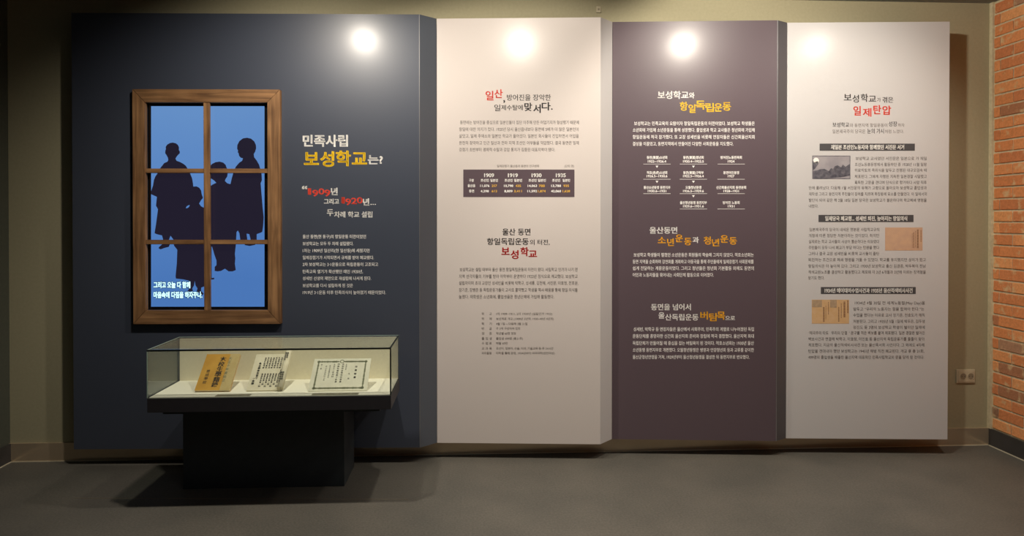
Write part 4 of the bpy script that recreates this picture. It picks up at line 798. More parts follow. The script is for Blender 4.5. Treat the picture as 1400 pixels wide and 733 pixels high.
-7,12,23665,200,1,14,22,126,0,-126,141,0,0,-15,16,0,0,142,-16,0,0,-112,-55,0,0,151,-16,0,0,-151,-55,0,0,111,23828,200,4,4,108,55,0,-18,-54,0,0,18,45,48,60,8,-16,-48,0,10,17,-12,3,118,0,0,41,-15,0,0,
-27,-56,0,0,35,-15,0,0,-35,-55,0,0,27,-15,0,0,-41,35,0,-10,-16,-12,-16,-14,-14,-14,-12,11,-11,11,9,10,10,0,-85,15,0,0,10,136,0,0,12,-67,0,0,19,50,0,0,12,-50,0,0,18,50,0,0,13,-50,0,0,18,61,0,0,13,-58,
0,-4,10,-6,10,4,-8,-51,-54,0,0,18,54,0,4,0,-61,0,-19,-54,0,0,19,24180,200,2,30,10,45,0,-15,92,0,0,-46,16,0,0,46,73,0,0,15,-73,0,0,39,59,0,0,15,-59,0,0,30,63,0,0,15,-120,0,10,21,-16,4,-8,-20,-11,-19,
-12,-17,-14,-14,13,-9,16,18,15,21,48,0,0,-30,-59,0,0,-54,4,15,0,0,39,44,0,0,-39,24230,200,5,16,77,129,0,-18,-32,0,0,-12,32,0,0,-33,78,0,0,33,32,0,0,12,-32,0,0,18,-15,0,0,-18,-48,0,0,18,4,48,-30,0,-21,
-48,0,0,21,7,59,-58,-10,-10,-12,-8,-13,-7,-14,7,-11,8,-9,10,25,-34,12,0,-12,26,0,-7,-3,9,-11,23,-18,-29,-7,-32,-4,6,-13,25,4,24,5,22,7,21,-7,23,-6,25,-4,3,7,5,6,-31,5,-29,7,13,8,11,9,10,11,7,12,-9,5,
-3,-1,16,-66,112,8,-17,-78,0,0,-79,-3,-27,-5,-27,-10,-24,14,-7,10,26,6,29,3,29,0,66,150,0,0,14,-70,0,-10,21,24466,200,3,8,49,168,-12,-15,-14,-15,-16,-12,8,-11,17,14,17,17,13,17,45,19,-92,-3,-24,-5,
-21,-8,-19,-12,-14,12,-9,9,10,7,13,6,14,13,-17,16,-11,20,-5,22,-1,32,0,5,14,-36,0,-22,1,0,42,46,0,0,13,-46,0,0,30,55,0,0,13,-56,0,0,28,46,0,0,14,-46,0,0,26,-15,0,0,-26,-45,0,0,-14,45,0,0,-28,-56,0,0,
-13,58,0,0,-81,-10,5,-8,7,-8,10,-5,13,3,28,11,-41,58,-14,-21,-17,-19,-19,-16,9,-13,22,22,0,-96,15,0,0,112,9,13,8,13,25104,200,2,68,109,168,1,-34,-84,0,0,-56,-1,-21,-2,-22,-6,-22,-10,-20,13,-10,11,22,
6,24,3,26,1,24,37,0,-2,-37,-3,-13,-2,-2,-25,1,3,-7,1,-7,24,-1,7,2,5,4,3,10,2,21,1,37,1,6,-52,0,0,26,70,0,3,-31,5,-29,7,-25,-14,-14,-16,-12,-17,-11,11,-12,22,15,20,18,7,-13,9,-11,9,-6,11,-3,10,2,7,8,4,
13,3,22,-7,3,-6,5,-2,-22,-3,-12,-5,-3,-7,2,-7,6,-6,10,-6,13,14,20,11,23,10,25,-15,4,-11,-29,-15,-26,-7,33,-4,37,64,0,0,15,-65,0,-1,34,6,10,-10,20,-12,16,-12,9,10,-16,12,-20,11,25152,200,3,24,107,148,
0,-67,-1,-22,-3,-23,-8,-22,-14,-20,11,-10,16,22,9,25,4,26,1,29,31,0,0,-101,15,0,0,101,24,0,0,14,-70,0,0,37,35,6,31,10,-10,13,-20,-8,-25,-6,4,-99,-80,0,32,40,0,0,-32,21,14,92,-19,-7,-24,-5,-25,-4,0,
-70,-1,-21,-2,-22,-4,-22,-7,-20,12,-9,7,17,5,18,3,20,1,20,54,0,0,59,-54,0,0,19,23,3,22,5,19,6,26085,200,3,4,51,70,99,0,0,-56,-99,0,4,0,71,0,54,99,0,0,-54,8,-115,69,0,-168,16,0,0,13,99,0,0,-12,16,0,0,
167,26222,200,7,6,31,124,9,-15,6,-15,13,5,-6,15,-10,15,6,112,0,-7,-16,-9,-15,11,-4,10,14,9,17,24,-31,43,-6,-12,-8,-12,-58,0,8,3,-6,11,-8,10,-13,-5,7,-9,6,-10,-38,0,0,-13,51,0,0,-39,-63,0,0,-13,180,0,
0,13,-63,0,0,39,53,0,0,13,-40,0,13,20,4,-66,-33,25,0,0,-39,-25,0,4,-35,-69,96,0,0,-20,-96,0,4,0,32,0,20,96,0,0,-20,8,-110,32,0,-83,14,0,0,7,96,0,0,-6,16,0,0,82,26360,200,6,4,51,13,99,0,0,-12,-99,0,4,
0,22,0,12,99,0,0,-12,8,-113,23,0,-63,14,0,0,7,99,0,0,-6,15,0,0,62,36,-154,21,0,-12,178,0,0,12,-82,0,0,11,69,0,0,10,-69,0,0,12,57,0,0,22,25,0,0,11,-25,0,0,21,-57,0,0,14,-15,0,0,-14,-60,0,0,-10,60,0,0,
-11,-81,0,0,-11,81,0,0,-12,-62,0,0,-10,62,0,0,-12,-67,0,0,-10,67,0,0,-11,4,15,77,43,0,0,-11,-43,0,4,0,-23,0,12,43,0,0,-12,26376,200,3,25,41,157,0,-61,-1,-26,-4,-26,-11,-26,-19,-23,6,-5,5,-6,13,14,10,
15,7,16,5,17,96,0,0,-43,-2,-2,-4,-1,-37,1,4,-8,2,-8,27,0,16,3,6,3,3,6,1,9,0,151,4,-107,-14,91,0,0,-34,-91,0,5,0,-14,91,0,0,-34,-94,0,2,17,26412,200,1,40,92,168,0,-42,-79,0,0,-15,60,0,-12,-25,-16,-23,
-18,-20,-20,-15,11,-12,21,17,20,23,16,26,14,29,3,0,0,-74,-47,0,0,-16,47,0,0,-37,16,0,0,37,46,0,0,16,-46,0,0,74,3,0,13,-29,17,-26,19,-22,21,-18,12,13,-20,15,-19,19,-16,23,-12,25,61,0,0,15,-79,0,0,42,
26420,200,2,23,48,168,0,-39,-38,0,0,-14,35,0,-9,-29,-13,-27,-14,-22,8,-13,11,16,11,21,9,23,0,-100,15,0,0,105,22,-36,9,15,-31,41,0,6,33,0,0,14,-33,0,0,39,11,55,0,0,-184,16,0,0,110,26,-21,21,-20,12,11,
-24,22,-30,22,-5,-5,0,65,26446,200,2,30,92,168,0,-22,-81,0,0,-14,64,0,-20,-17,-23,-14,-25,-10,6,-6,4,-6,20,9,21,12,18,15,16,16,0,-43,15,0,0,43,16,-16,19,-14,20,-12,21,-9,4,7,6,5,-25,10,-24,14,-20,16,
65,0,0,14,-82,0,0,22,28,-15,-113,0,-10,-81,0,0,-14,81,0,0,-29,-1,-3,-4,-1,-29,1,4,-7,2,-7,21,0,13,2,5,3,3,5,1,7,0,29,82,0,0,14,-82,0,0,4,26,12,23,15,-10,8,-100,0,0,-14,79,0,-16,-8,26481,200,5,38,31,
118,0,-74,48,0,-15,-13,-18,-13,-19,-10,-19,-8,11,-13,19,9,20,12,18,15,16,15,0,-54,15,0,0,55,16,-16,19,-14,20,-13,20,-9,10,13,-19,8,-19,10,-18,13,-16,13,52,0,0,74,-65,0,0,17,81,0,0,14,-81,0,0,19,-15,0,
0,-19,-79,0,0,-14,79,0,0,-17,4,-47,-42,47,0,0,-20,-47,0,4,62,20,49,0,0,-20,-49,0,4,-62,50,47,0,0,-19,-47,0,4,62,19,49,0,0,-19,-49,0,26657,200,5,8,107,119,-9,-14,-12,-15,-12,-12,10,-9,13,13,13,15,10,
16,6,24,0,20,-22,14,-21,12,9,-16,20,-20,22,11,-39,43,9,-13,7,-12,-51,0,0,-14,110,0,0,14,-58,0,12,6,-7,12,-10,12,26,25,-85,-8,-22,-12,-21,-13,20,-10,22,-13,-3,7,-18,9,-17,11,-15,-15,-14,-17,-11,-19,
-10,10,-11,19,10,17,11,14,14,15,-14,17,-11,19,-9,10,14,-19,7,-17,11,-15,13,10,15,8,17,7,19,23,-128,87,0,-42,-26,0,0,-14,23,0,-8,-29,-10,-27,-12,-21,8,-14,9,17,8,20,8,23,0,-97,13,0,0,100,15,-31,9,11,
-24,39,0,9,23,0,0,14,-23,0,0,42,26989,200,2,72,56,118,5,-10,4,-10,-43,0,0,-12,70,0,0,-15,-60,0,0,-12,60,0,0,-14,-79,0,0,-13,66,0,-21,-13,-25,-11,-26,-8,10,-13,20,7,20,9,19,11,16,13,0,-43,15,0,0,44,16,
-13,19,-12,20,-9,21,-7,10,13,-26,8,-25,10,-21,14,67,0,0,13,-81,0,0,14,63,0,0,12,-63,0,0,15,73,0,0,12,-46,0,13,21,-1,1,41,0,0,12,-31,0,18,29,-16,5,-7,-16,-8,-15,7,-3,-24,0,0,36,-14,0,0,-36,-24,0,0,36,
-14,0,0,-36,-25,0,11,4,-7,15,-11,15,-12,-4,9,-15,7,-15,-33,0,0,-12,50,0,7,67,0,-10,-21,2,-1,-47,0,6,1,-4,10,-6,11,27491,200,1,20,38,102,0,-94,-28,0,0,-15,180,0,0,15,-77,0,0,63,63,0,0,14,-63,0,0,54,70,
0,0,14,-165,0,0,-14,79,0,0,-131,-44,0,0,94,27492,200,2,16,9,3,3,-16,95,18,-1,15,-28,-6,0,78,28,0,0,14,-28,0,0,62,-16,0,0,-156,-22,-4,0,119,-15,0,0,-122,27,91,163,0,-150,1,-13,4,-9,7,-4,12,-1,30,0,11,
2,7,7,4,14,2,20,-7,3,-7,4,-1,-18,-2,-11,-3,-5,-5,-2,-32,0,-3,2,-2,4,0,69,29,15,26,17,-12,12,-19,-14,-24,-15,0,73,29983,200,1,33,48,165,-7,-21,-8,-20,-11,-18,-11,-15,13,-9,11,15,10,18,48,0,0,-45,-60,0,
0,-14,60,0,0,-51,-82,0,0,-15,179,0,0,15,-82,0,0,51,65,0,0,14,-65,0,0,45,72,0,0,14,-72,0,0,39,-15,0,0,-39,-41,0,6,16,5,16,31169,200,2,20,87,-4,18,5,65,10,7,-21,15,6,-15,42,-20,47,-14,-5,12,-27,11,-28,
-61,-9,15,44,13,50,11,50,-16,3,-11,-52,-11,-44,-9,-28,-10,-23,-5,-5,29,2,154,-33,-10,-40,-7,5,-12,31,5,0,-29,-35,0,0,-14,33,0,-11,-24,-14,-22,-15,-18,8,-14,12,16,12,19,10,20,0,-91,15,0,0,96,22,-32,9,
12,-31,35,0,3,33,0,0,14,-33,0,0,32,16,4,15,5,31185,200,4,6,101,145,18,-14,14,-14,10,10,-14,14,-19,13,6,-17,-61,19,-14,16,-15,10,10,-16,14,-20,14,27,-28,63,-29,-9,-34,-7,4,-12,27,5,0,-30,-33,0,0,-14,
31,0,-9,-24,-12,-22,-13,-18,7,-13,16,23,13,29,0,-89,15,0,0,93,19,-29,9,11,-28,35,0,4,30,0,0,14,-30,0,0,33,27,8,12,0,-115,3,-14,65,10,0,-50,15,0,0,53,26,4,-2,14,-24,-4,0,117,-15,0,0,-119,31243,200,4,4,
106,147,61,0,0,-37,-61,0,4,-14,50,0,-63,89,0,0,63,20,-91,-118,0,-13,39,0,0,-26,-53,0,0,-14,117,0,0,14,-49,0,0,26,40,0,0,13,-40,0,0,24,44,0,0,13,-103,0,0,-13,44,0,0,-24,27,-57,123,-29,-9,-34,-7,4,-12,
29,5,0,-30,-32,0,0,-14,30,0,-9,-24,-12,-22,-13,-18,7,-13,16,23,13,29,0,-89,15,0,0,87,18,-25,9,12,-27,27,0,13,25,0,0,14,-25,0,0,34,26,8,31435,200,4,4,19,130,0,-15,162,0,0,15,6,-134,-29,11,-44,8,-41,16,
4,-8,41,-12,43,5,24,61,9,-32,16,4,-5,16,-6,16,10,38,-65,-13,-49,-17,-47,-97,0,0,-15,178,0,0,15,-65,0,17,45,14,48,31532,200,5,37,34,80,-8,-44,54,0,-14,-13,-17,-11,-17,-9,-18,-7,10,-12,18,8,18,11,17,13,
14,14,0,-46,15,0,0,52,58,0,-3,-20,-4,-9,-3,-1,-27,1,3,-7,1,-7,26,0,7,1,5,4,5,7,3,15,3,23,0,6,-74,0,0,18,68,0,0,45,-148,0,0,-13,65,0,0,-19,4,-45,-13,45,0,0,-18,-48,0,4,63,50,53,0,0,-19,-53,0,16,-64,89,
-8,-19,-11,-17,-14,-13,13,-8,11,12,10,15,11,0,6,-12,4,-12,13,5,-8,19,32,0,0,12,-51,0,6,15,17,64,3,-7,-18,-9,-16,-11,-14,13,-7,9,11,8,14,14,0,9,-12,7,-12,13,5,-5,9,-8,10,36,0,0,12,-60,0,5,15,31623,200,
6,4,75,48,51,0,0,-22,-51,0,20,41,143,-9,-17,-11,-16,-13,-12,11,-8,-70,0,0,-132,15,0,0,7,124,0,0,-6,15,0,0,131,-33,0,12,5,-10,18,44,0,0,11,-68,0,7,15,4,-91,-161,0,99,124,0,0,-99,6,-67,112,10,10,10,13,
14,0,8,-12,6,-11,16,-82,-58,0,-42,77,0,0,42,-33,0,0,16,42,0,0,12,-42,0,0,12,-14,0,0,-12,-39,0,0,-12,39,0,0,-16,16,-55,111,-8,-17,-10,-17,-12,-13,13,-8,9,11,9,14,8,0,6,-12,4,-11,13,6,-8,17,36,0,0,11,
-53,0,7,15,31821,200,8,37,43,125,0,-15,-28,0,0,-11,28,0,0,-14,-25,0,0,-11,25,0,0,-14,-32,0,0,-11,29,0,-9,-17,-12,-16,-13,-12,8,-11,15,17,14,21,0,-47,15,0,0,51,24,-27,9,10,-31,31,27,0,0,11,-29,0,0,14,
23,0,0,11,-23,0,0,14,26,0,0,11,-26,0,0,15,20,95,0,0,-16,-25,0,0,16,-14,0,0,-16,-21,0,0,-11,21,0,0,-22,-25,0,0,-11,99,0,0,11,-21,0,0,22,19,0,0,11,-19,0,0,16,4,-39,-27,25,0,0,-22,-25,0,8,-26,-23,0,-69,
14,0,0,6,48,0,0,-6,15,0,0,69,4,-63,-53,0,17,48,0,0,-17,4,-48,27,0,16,48,0,0,-16,16,-123,142,-8,-18,-11,-15,-12,-13,12,-9,10,11,10,13,14,0,5,-10,4,-10,13,5,-7,15,26,0,0,13,-48,0,7,14,15,63,3,-7,-16,-8,
-14,-11,-12,13,-8,8,9,8,11,16,0,7,-15,13,5,-5,10,34,0,0,13,-59,0,5,14,32773,200,4,34,167,161,-11,-13,-12,-13,0,8,-49,0,0,25,-15,0,0,-25,-52,0,0,-13,52,0,0,-26,-69,0,0,-14,78,0,-26,-15,-28,-13,-29,-12,
10,-12,37,16,0,-70,15,0,0,7,81,0,0,-6,16,0,0,84,-83,0,32,21,75,0,0,14,-58,0,26,24,23,26,5,-85,-50,0,26,44,0,-14,-14,-16,-12,4,-41,-79,81,0,0,-21,-81,0,4,0,33,0,19,81,0,0,-19,34074,200,9,4,43,69,0,-10,
58,0,0,10,6,-55,-40,-6,-17,-9,-13,10,-6,10,15,7,18,6,29,-1,8,-16,5,-15,11,5,-5,14,-8,15,6,18,35,11,-20,6,-20,13,5,-7,19,-11,20,20,-2,101,0,-14,-53,0,0,14,-15,0,0,-14,-47,0,0,-14,47,0,0,-14,15,0,0,14,
53,0,0,-14,15,0,0,14,48,0,0,14,-48,0,0,14,18,16,-42,0,-32,-48,0,0,-13,48,0,0,-82,-4,-1,-24,0,5,-14,18,1,12,2,4,3,3,4,0,87,21,0,0,13,-21,0,0,32,13,-136,-79,0,-11,31,0,0,-42,-15,0,4,-10,11,0,8,2,3,2,2,
3,0,45,30,0,0,11,4,-74,62,56,0,0,-17,-56,0,13,-13,28,0,-43,-1,-20,-2,-22,-4,-21,-9,-20,12,-7,9,21,5,24,2,23,1,25,70,0,0,40,34382,200,2,54,26,127,0,-48,-1,-21,-2,-23,-5,-22,-10,-21,7,-3,6,-5,10,22,6,
25,3,25,1,23,0,35,49,0,0,-17,-40,-4,1,-11,39,4,0,-6,2,-9,4,-6,8,-3,58,0,10,1,7,3,4,7,2,11,-7,2,-6,3,-1,-8,-2,-5,-3,-2,-56,0,-5,2,-1,4,0,7,52,5,-1,11,-51,-5,0,16,64,0,-6,-17,13,-5,7,15,6,17,-11,3,-72,
0,0,13,68,0,0,12,-68,0,0,16,-15,0,0,-41,31,-17,-76,0,-20,-2,-10,-5,-9,-11,-9,-20,-7,9,-12,21,9,14,12,6,13,2,13,0,7,36,0,0,-31,1,-9,4,-6,6,-3,10,-1,25,0,8,1,6,5,3,9,2,16,-7,2,-6,3,-1,-15,-2,-6,-5,-2,
-21,0,-8,2,0,48,34399,200,6,4,29,148,35,0,0,-30,-35,0,4,-11,41,0,-53,58,0,0,53,23,-68,-68,0,-14,18,0,-8,-32,40,0,-2,-24,-3,-14,-3,-7,-6,-2,-18,1,3,-6,1,-7,19,0,7,2,5,3,5,10,3,19,3,31,0,6,-38,0,4,20,
42,0,0,14,25,49,77,0,-40,-40,0,0,-51,-1,-20,-2,-23,-5,-22,-10,-20,11,-8,11,22,6,24,3,25,0,61,76,0,-5,-21,12,-3,8,35,-9,2,-2,-1,-39,0,0,14,40,0,0,12,-40,0,0,14,25,-16,-53,0,-17,-20,-2,1,-11,19,2,0,-8,
1,-8,3,-5,6,-2,9,-1,23,0,7,1,4,3,3,6,2,9,-12,5,-2,-12,-4,-1,-24,0,-2,2,0,13,27,2,-1,11,-26,-2,0,15,32,-23,-63,-1,-19,-4,-16,-7,-13,-11,-10,8,-10,12,10,8,13,5,15,2,18,18,0,0,-34,1,-10,3,-4,5,-3,7,-1,
11,0,10,2,4,3,2,5,2,9,0,14,-6,2,-5,4,-1,-20,-1,-3,-1,-1,-5,-1,-7,0,-5,1,-1,1,0,48,35336,200,7,4,22,108,0,-12,65,0,0,12,4,-65,-27,0,-12,65,0,0,12,4,-74,53,0,-12,83,0,0,12,6,-60,29,9,-14,7,-13,12,7,-7,
13,-9,13,6,-25,-114,0,-68,13,0,0,9,51,0,0,59,4,-51,-13,38,0,0,-33,-38,0,12,98,155,0,-65,-39,0,0,-15,39,0,0,-100,16,0,0,100,41,0,0,15,-41,0,0,65,35506,200,10,4,16,108,0,-12,59,0,0,12,4,-59,-27,0,-12,
59,0,0,12,4,-67,53,0,-12,74,0,0,12,5,-51,29,15,-27,12,7,-7,13,-9,13,37,-26,-114,0,-68,14,0,0,9,46,0,0,7,9,-10,16,12,14,16,13,19,0,-56,15,0,0,57,12,-18,14,-16,15,-13,10,12,-16,12,-15,16,-13,17,39,0,0,
14,-46,0,0,17,40,0,0,78,-94,0,0,-78,39,0,0,-17,-47,0,0,-14,40,0,-13,-18,-15,-15,-17,-13,0,50,4,26,60,27,0,0,-21,-27,0,4,40,21,27,0,0,-21,-27,0,4,-40,53,27,0,0,-20,-27,0,4,40,20,27,0,0,-20,-27,0,4,
-112,-85,33,0,0,-33,-33,0,35657,200,11,6,101,31,7,-15,4,-14,14,4,-5,14,-7,15,4,-7,38,52,0,0,-24,-52,0,4,-13,36,0,-48,79,0,0,48,4,-157,23,0,-12,53,0,0,12,4,-53,-27,0,-12,53,0,0,12,4,-61,53,0,-12,68,0,
0,12,5,-48,29,9,-14,7,-13,11,8,-16,25,39,143,-29,-17,-13,-7,11,10,8,10,9,-9,8,-15,-14,-6,17,-12,-3,6,-19,7,-17,9,-16,-47,0,8,14,6,16,5,17,-9,3,-36,0,0,-13,29,0,-9,-21,-18,13,-8,-10,19,-14,-12,-13,-12,
-10,9,-10,13,10,12,14,0,-8,52,0,0,10,11,-14,13,-10,11,11,-13,9,-11,13,10,6,10,8,9,-37,-97,-7,-17,-8,-17,-62,0,0,-12,114,0,0,12,-38,0,16,30,6,-153,24,0,-68,12,0,0,9,42,0,0,59,4,-42,-13,30,0,0,-33,-30,
0,36019,200,9,6,76,6,18,-11,15,-11,11,7,-15,11,-19,11,4,-60,107,0,-10,81,0,0,10,4,-91,-20,0,-9,102,0,0,9,4,-81,-46,60,0,0,-10,-60,0,4,0,-9,60,0,0,-10,-60,0,4,0,47,60,0,0,-10,-60,0,4,-14,19,0,-64,88,0,
0,64,6,-67,-68,-16,-11,-19,-9,12,-9,19,11,17,13,33,66,159,1,-25,-113,0,0,-13,113,0,4,-57,9,-46,14,-31,21,-11,9,2,6,6,4,13,2,19,-6,3,-6,5,-1,-19,-3,-11,-4,-3,-13,10,-10,27,-7,41,-4,52,50,0,0,13,-15,0,
8,8,-13,9,-15,9,-8,-8,15,-9,11,-9,-34,0,0,25,36196,200,3,6,147,67,18,-27,12,-26,15,7,-14,25,-18,26,8,-121,0,-8,-17,-10,-16,-13,-15,12,-8,13,15,12,18,9,19,41,-21,76,0,-15,59,0,0,-28,-78,0,0,-15,57,0,0,
-12,-1,-19,-5,-21,-12,-20,-22,-19,6,-5,5,-6,24,21,13,23,6,23,2,22,0,13,31,0,0,-83,-1,-3,-3,-1,-25,0,6,-15,18,1,13,2,5,3,2,5,1,8,0,83,53,0,0,15,-79,0,0,28,60,0,0,15,-60,0,0,24,-16,0,0,-24,36890,200,7,
6,13,151,19,-17,15,-17,11,10,-16,16,-19,17,24,28,-67,-42,0,0,-14,28,0,0,-57,-14,-9,-15,-15,9,-12,10,13,9,9,8,3,8,-4,12,-8,15,-6,18,-3,22,-1,71,2,1,7,3,7,-36,-2,-59,-1,-18,3,-14,6,-16,11,32,22,139,0,
-12,84,0,-13,-9,-15,-8,-29,11,-10,-8,39,-17,-56,0,0,-104,14,0,0,33,34,0,0,-32,13,0,0,32,35,0,0,-18,-1,-2,-2,-1,-21,0,4,-12,17,0,11,2,4,3,2,4,0,95,-26,0,-15,8,22,13,19,15,-9,7,4,-5,-55,0,-17,-35,0,0,
17,4,-47,-29,34,0,0,-18,-34,0,4,0,30,0,17,34,0,0,-17,4,48,-12,0,-18,-35,0,0,18,37089,200,5,32,120,158,0,-173,14,0,0,159,38,0,-12,-27,-14,-28,14,-13,9,-11,5,-11,1,-10,-1,-7,-2,-5,-3,-4,-10,-2,-17,0,3,
-7,2,-8,18,1,8,1,6,3,6,6,4,9,1,11,-2,12,-4,11,-8,13,-14,13,16,30,14,31,-11,7,-2,-1,4,-93,-45,0,-20,-32,0,3,20,30,-39,45,0,-13,26,0,0,-19,-35,0,0,-13,34,0,-3,-20,-23,0,0,-13,20,0,-8,-17,-10,-17,-16,
-16,10,-11,10,10,9,10,0,-55,13,0,0,12,57,0,0,65,-58,0,7,19,49,0,0,33,13,0,0,13,-13,0,0,32,4,-14,-32,-28,0,0,19,28,0,4,-41,-97,43,0,0,-38,-43,0,37165,200,7,6,67,15,21,-14,18,-14,8,9,-18,13,-21,14,38,
13,145,-11,-17,-22,0,-11,17,-11,-4,8,-13,-30,0,0,-11,38,0,0,-12,-30,0,0,-80,39,0,-3,-13,-46,0,0,-11,42,0,-6,-9,-8,-8,-13,-7,-16,-5,8,-11,19,7,14,9,11,11,6,13,53,0,0,11,-50,0,2,13,42,0,0,80,-31,0,0,12,
37,0,0,11,-29,0,10,13,4,-41,-24,13,0,0,-12,-13,0,4,41,-59,0,-11,-69,0,0,11,19,0,49,18,0,-1,-8,-2,-7,-6,-8,-9,-6,7,-8,10,8,7,9,3,10,1,10,13,0,0,-15,1,-10,3,-4,4,-2,20,0,0,-9,-69,0,6,51,40,18,0,0,-23,
-13,0,-4,1,-1,5,28,44,57,0,-174,14,0,0,160,31,0,-9,-27,-11,-27,11,-13,7,-12,4,-10,1,-10,-2,-10,-4,-6,-8,-2,-15,0,3,-7,1,-7,17,0,12,4,6,7,3,8,1,11,-1,11,-4,12,-7,12,-11,14,25,60,-10,6,37324,200,5,4,46,
109,48,0,0,-26,-48,0,4,62,26,49,0,0,-26,-49,0,4,-62,63,48,0,0,-25,-48,0,4,62,25,49,0,0,-25,-49,0,20,-84,-74,0,-14,69,0,0,-29,-82,0,0,-14,179,0,0,14,-81,0,0,29,70,0,0,14,-70,0,0,23,63,0,0,90,-141,0,0,
-90,62,0,0,-23,37329,200,4,6,40,44,11,-19,7,-18,13,5,-8,18,-11,18,6,95,1,-10,-19,-11,-19,11,-4,12,17,12,19,36,-61,127,-18,-21,-22,-19,-26,-14,-28,-12,6,-6,4,-7,17,6,15,8,0,-11,44,0,0,-27,-69,0,0,-14,
69,0,0,-49,-78,0,0,-14,173,0,0,14,-80,0,0,49,71,0,0,14,-71,0,0,27,45,0,0,13,16,-9,16,-7,10,13,-23,10,-23,12,-22,15,-17,15,5,8,6,35,-56,-96,0,17,11,16,13,14,14,23,-20,37636,200,6,6,89,69,11,-14,9,-13,
10,7,-9,13,-11,13,6,-84,-19,5,-19,3,-19,10,4,-3,17,-5,19,5,42,3,-4,-19,-5,-18,9,-3,12,36,4,38,84,43,0,-5,-21,-44,0,44,-29,-105,6,-12,41,26,0,-28,-1,-3,-3,-1,-23,1,5,-14,16,0,11,2,4,3,2,5,1,7,0,51,12,
-22,15,-19,16,-14,9,12,-12,9,-11,11,-10,14,14,11,14,13,-10,9,-11,-12,-13,-12,-7,14,-6,14,50,0,0,13,-30,0,14,59,-9,2,-45,0,3,12,-12,2,-9,-32,-10,-29,59,0,-3,-14,-66,0,0,-13,46,0,0,-37,34,-83,126,-11,
-19,-14,-17,-15,-14,7,-15,9,9,0,-9,19,0,0,-22,-29,0,0,-13,29,0,0,-58,-32,-7,3,-13,69,16,-1,12,-26,-5,0,55,26,0,0,13,-26,0,0,22,20,0,0,13,-48,0,11,13,10,14,18,-13,14,-14,7,12,-14,13,-18,13,4,9,38263,
200,1,45,46,160,0,-88,-35,0,0,-14,32,0,0,-45,-1,-7,-4,-5,-5,-2,7,-15,17,6,55,14,0,13,-54,-13,0,54,32,0,16,-26,21,-21,26,-15,32,-11,9,14,-21,5,-19,8,-17,10,22,12,22,14,-13,8,-19,-13,-22,-13,-12,13,-9,
15,84,0,0,14,-129,0,0,17,103,0,0,12,-103,0,0,17,103,0,0,12,-103,0,0,17,109,0,0,13,38754,200,6,4,78,67,42,0,0,-23,-42,0,4,0,35,0,22,42,0,0,-22,4,-42,-47,42,0,0,-23,-42,0,16,-66,146,0,-15,77,0,-6,-25,
-62,0,0,-131,14,0,0,11,129,0,0,-11,15,0,0,131,-80,0,7,25,83,0,0,15,4,-154,-146,0,92,29,0,0,-92,4,100,0,-30,0,0,92,30,0,44032,184,2,8,132,165,0,-180,17,0,0,93,29,0,0,14,-29,0,0,73,12,-130,-19,0,-14,67,
0,-7,-30,-15,-27,-22,-24,-31,-19,9,-13,38,25,25,30,15,35,4,37,44033,184,3,6,33,51,0,-14,101,0,0,-53,16,0,0,67,8,-16,114,0,-106,16,0,0,47,27,0,0,14,-27,0,0,45,12,-132,-11,0,-14,65,0,-6,-21,-15,-19,-23,
-15,-29,-11,6,-13,36,14,27,21,16,26,6,32,44036,184,3,8,134,165,0,-132,16,0,0,64,27,0,0,14,-27,0,0,54,12,-132,-14,0,-13,66,0,-7,-23,-15,-19,-23,-17,-29,-12,7,-13,35,15,27,22,17,28,6,32,6,-64,-104,0,
-59,120,0,0,14,-104,0,0,45,44052,184,3,8,134,166,0,-102,16,0,0,43,27,0,0,13,-27,0,0,46,12,-132,-12,0,-14,65,0,-6,-21,-15,-19,-23,-15,-29,-11,6,-13,36,14,27,20,17,27,5,32,40,19,-97,0,-13,-2,-11,-4,-12,
-8,-11,-12,-9,-11,9,-7,10,-5,12,-2,12,0,13,-15,0,0,-13,-3,-13,-7,-13,-11,-11,-16,-8,9,-13,12,6,9,8,8,10,6,10,5,-11,8,-10,9,-8,12,-6,11,6,10,9,7,10,5,11,6,-11,8,-10,10,-8,12,-6,8,13,-15,7,-11,11,-7,13,
-3,14,0,13,44053,184,4,16,94,55,-25,-2,-18,-7,-12,-12,-4,-14,4,-15,12,-11,18,-7,25,-2,24,2,19,7,11,11,4,15,-4,14,-11,12,-19,7,16,-24,-11,17,-2,14,-4,8,-7,3,-9,-3,-9,-8,-7,-14,-4,-17,-2,-18,2,-13,4,-9,
7,-3,9,3,9,9,7,13,4,8,58,125,0,-108,16,0,0,48,27,0,0,14,-27,0,0,46,12,-132,-13,0,-14,65,0,-6,-22,-15,-19,-23,-15,-29,-12,7,-13,35,15,27,21,17,27,5,32,44057,184,3,8,134,165,0,-96,16,0,0,41,27,0,0,13,
-27,0,0,42,12,-132,-12,0,-14,66,0,-6,-20,-15,-17,-22,-14,-30,-9,6,-14,36,13,27,18,16,26,6,31,12,-66,-166,119,0,0,13,-102,0,0,18,96,0,0,12,-96,0,0,18,98,0,0,13,-115,0,44060,184,2,12,107,161,0,-168,16,
0,0,86,24,0,0,-95,16,0,0,181,-16,0,0,-72,-24,0,0,68,12,-106,-19,0,-14,54,0,-5,-27,-11,-25,-18,-22,-27,-19,10,-12,32,25,21,28,11,32,3,34,44144,184,2,8,100,93,0,-14,42,0,0,-95,17,0,0,181,-17,0,0,-72,12,
-124,53,0,-14,66,0,-6,-30,-14,-27,-22,-23,-32,-20,9,-13,38,25,25,30,14,34,4,38,44148,184,3,8,103,110,0,-14,39,0,0,-64,17,0,0,133,-17,0,0,-55,12,-120,41,0,-13,64,0,-7,-23,-16,-20,-22,-17,-28,-12,7,-14,
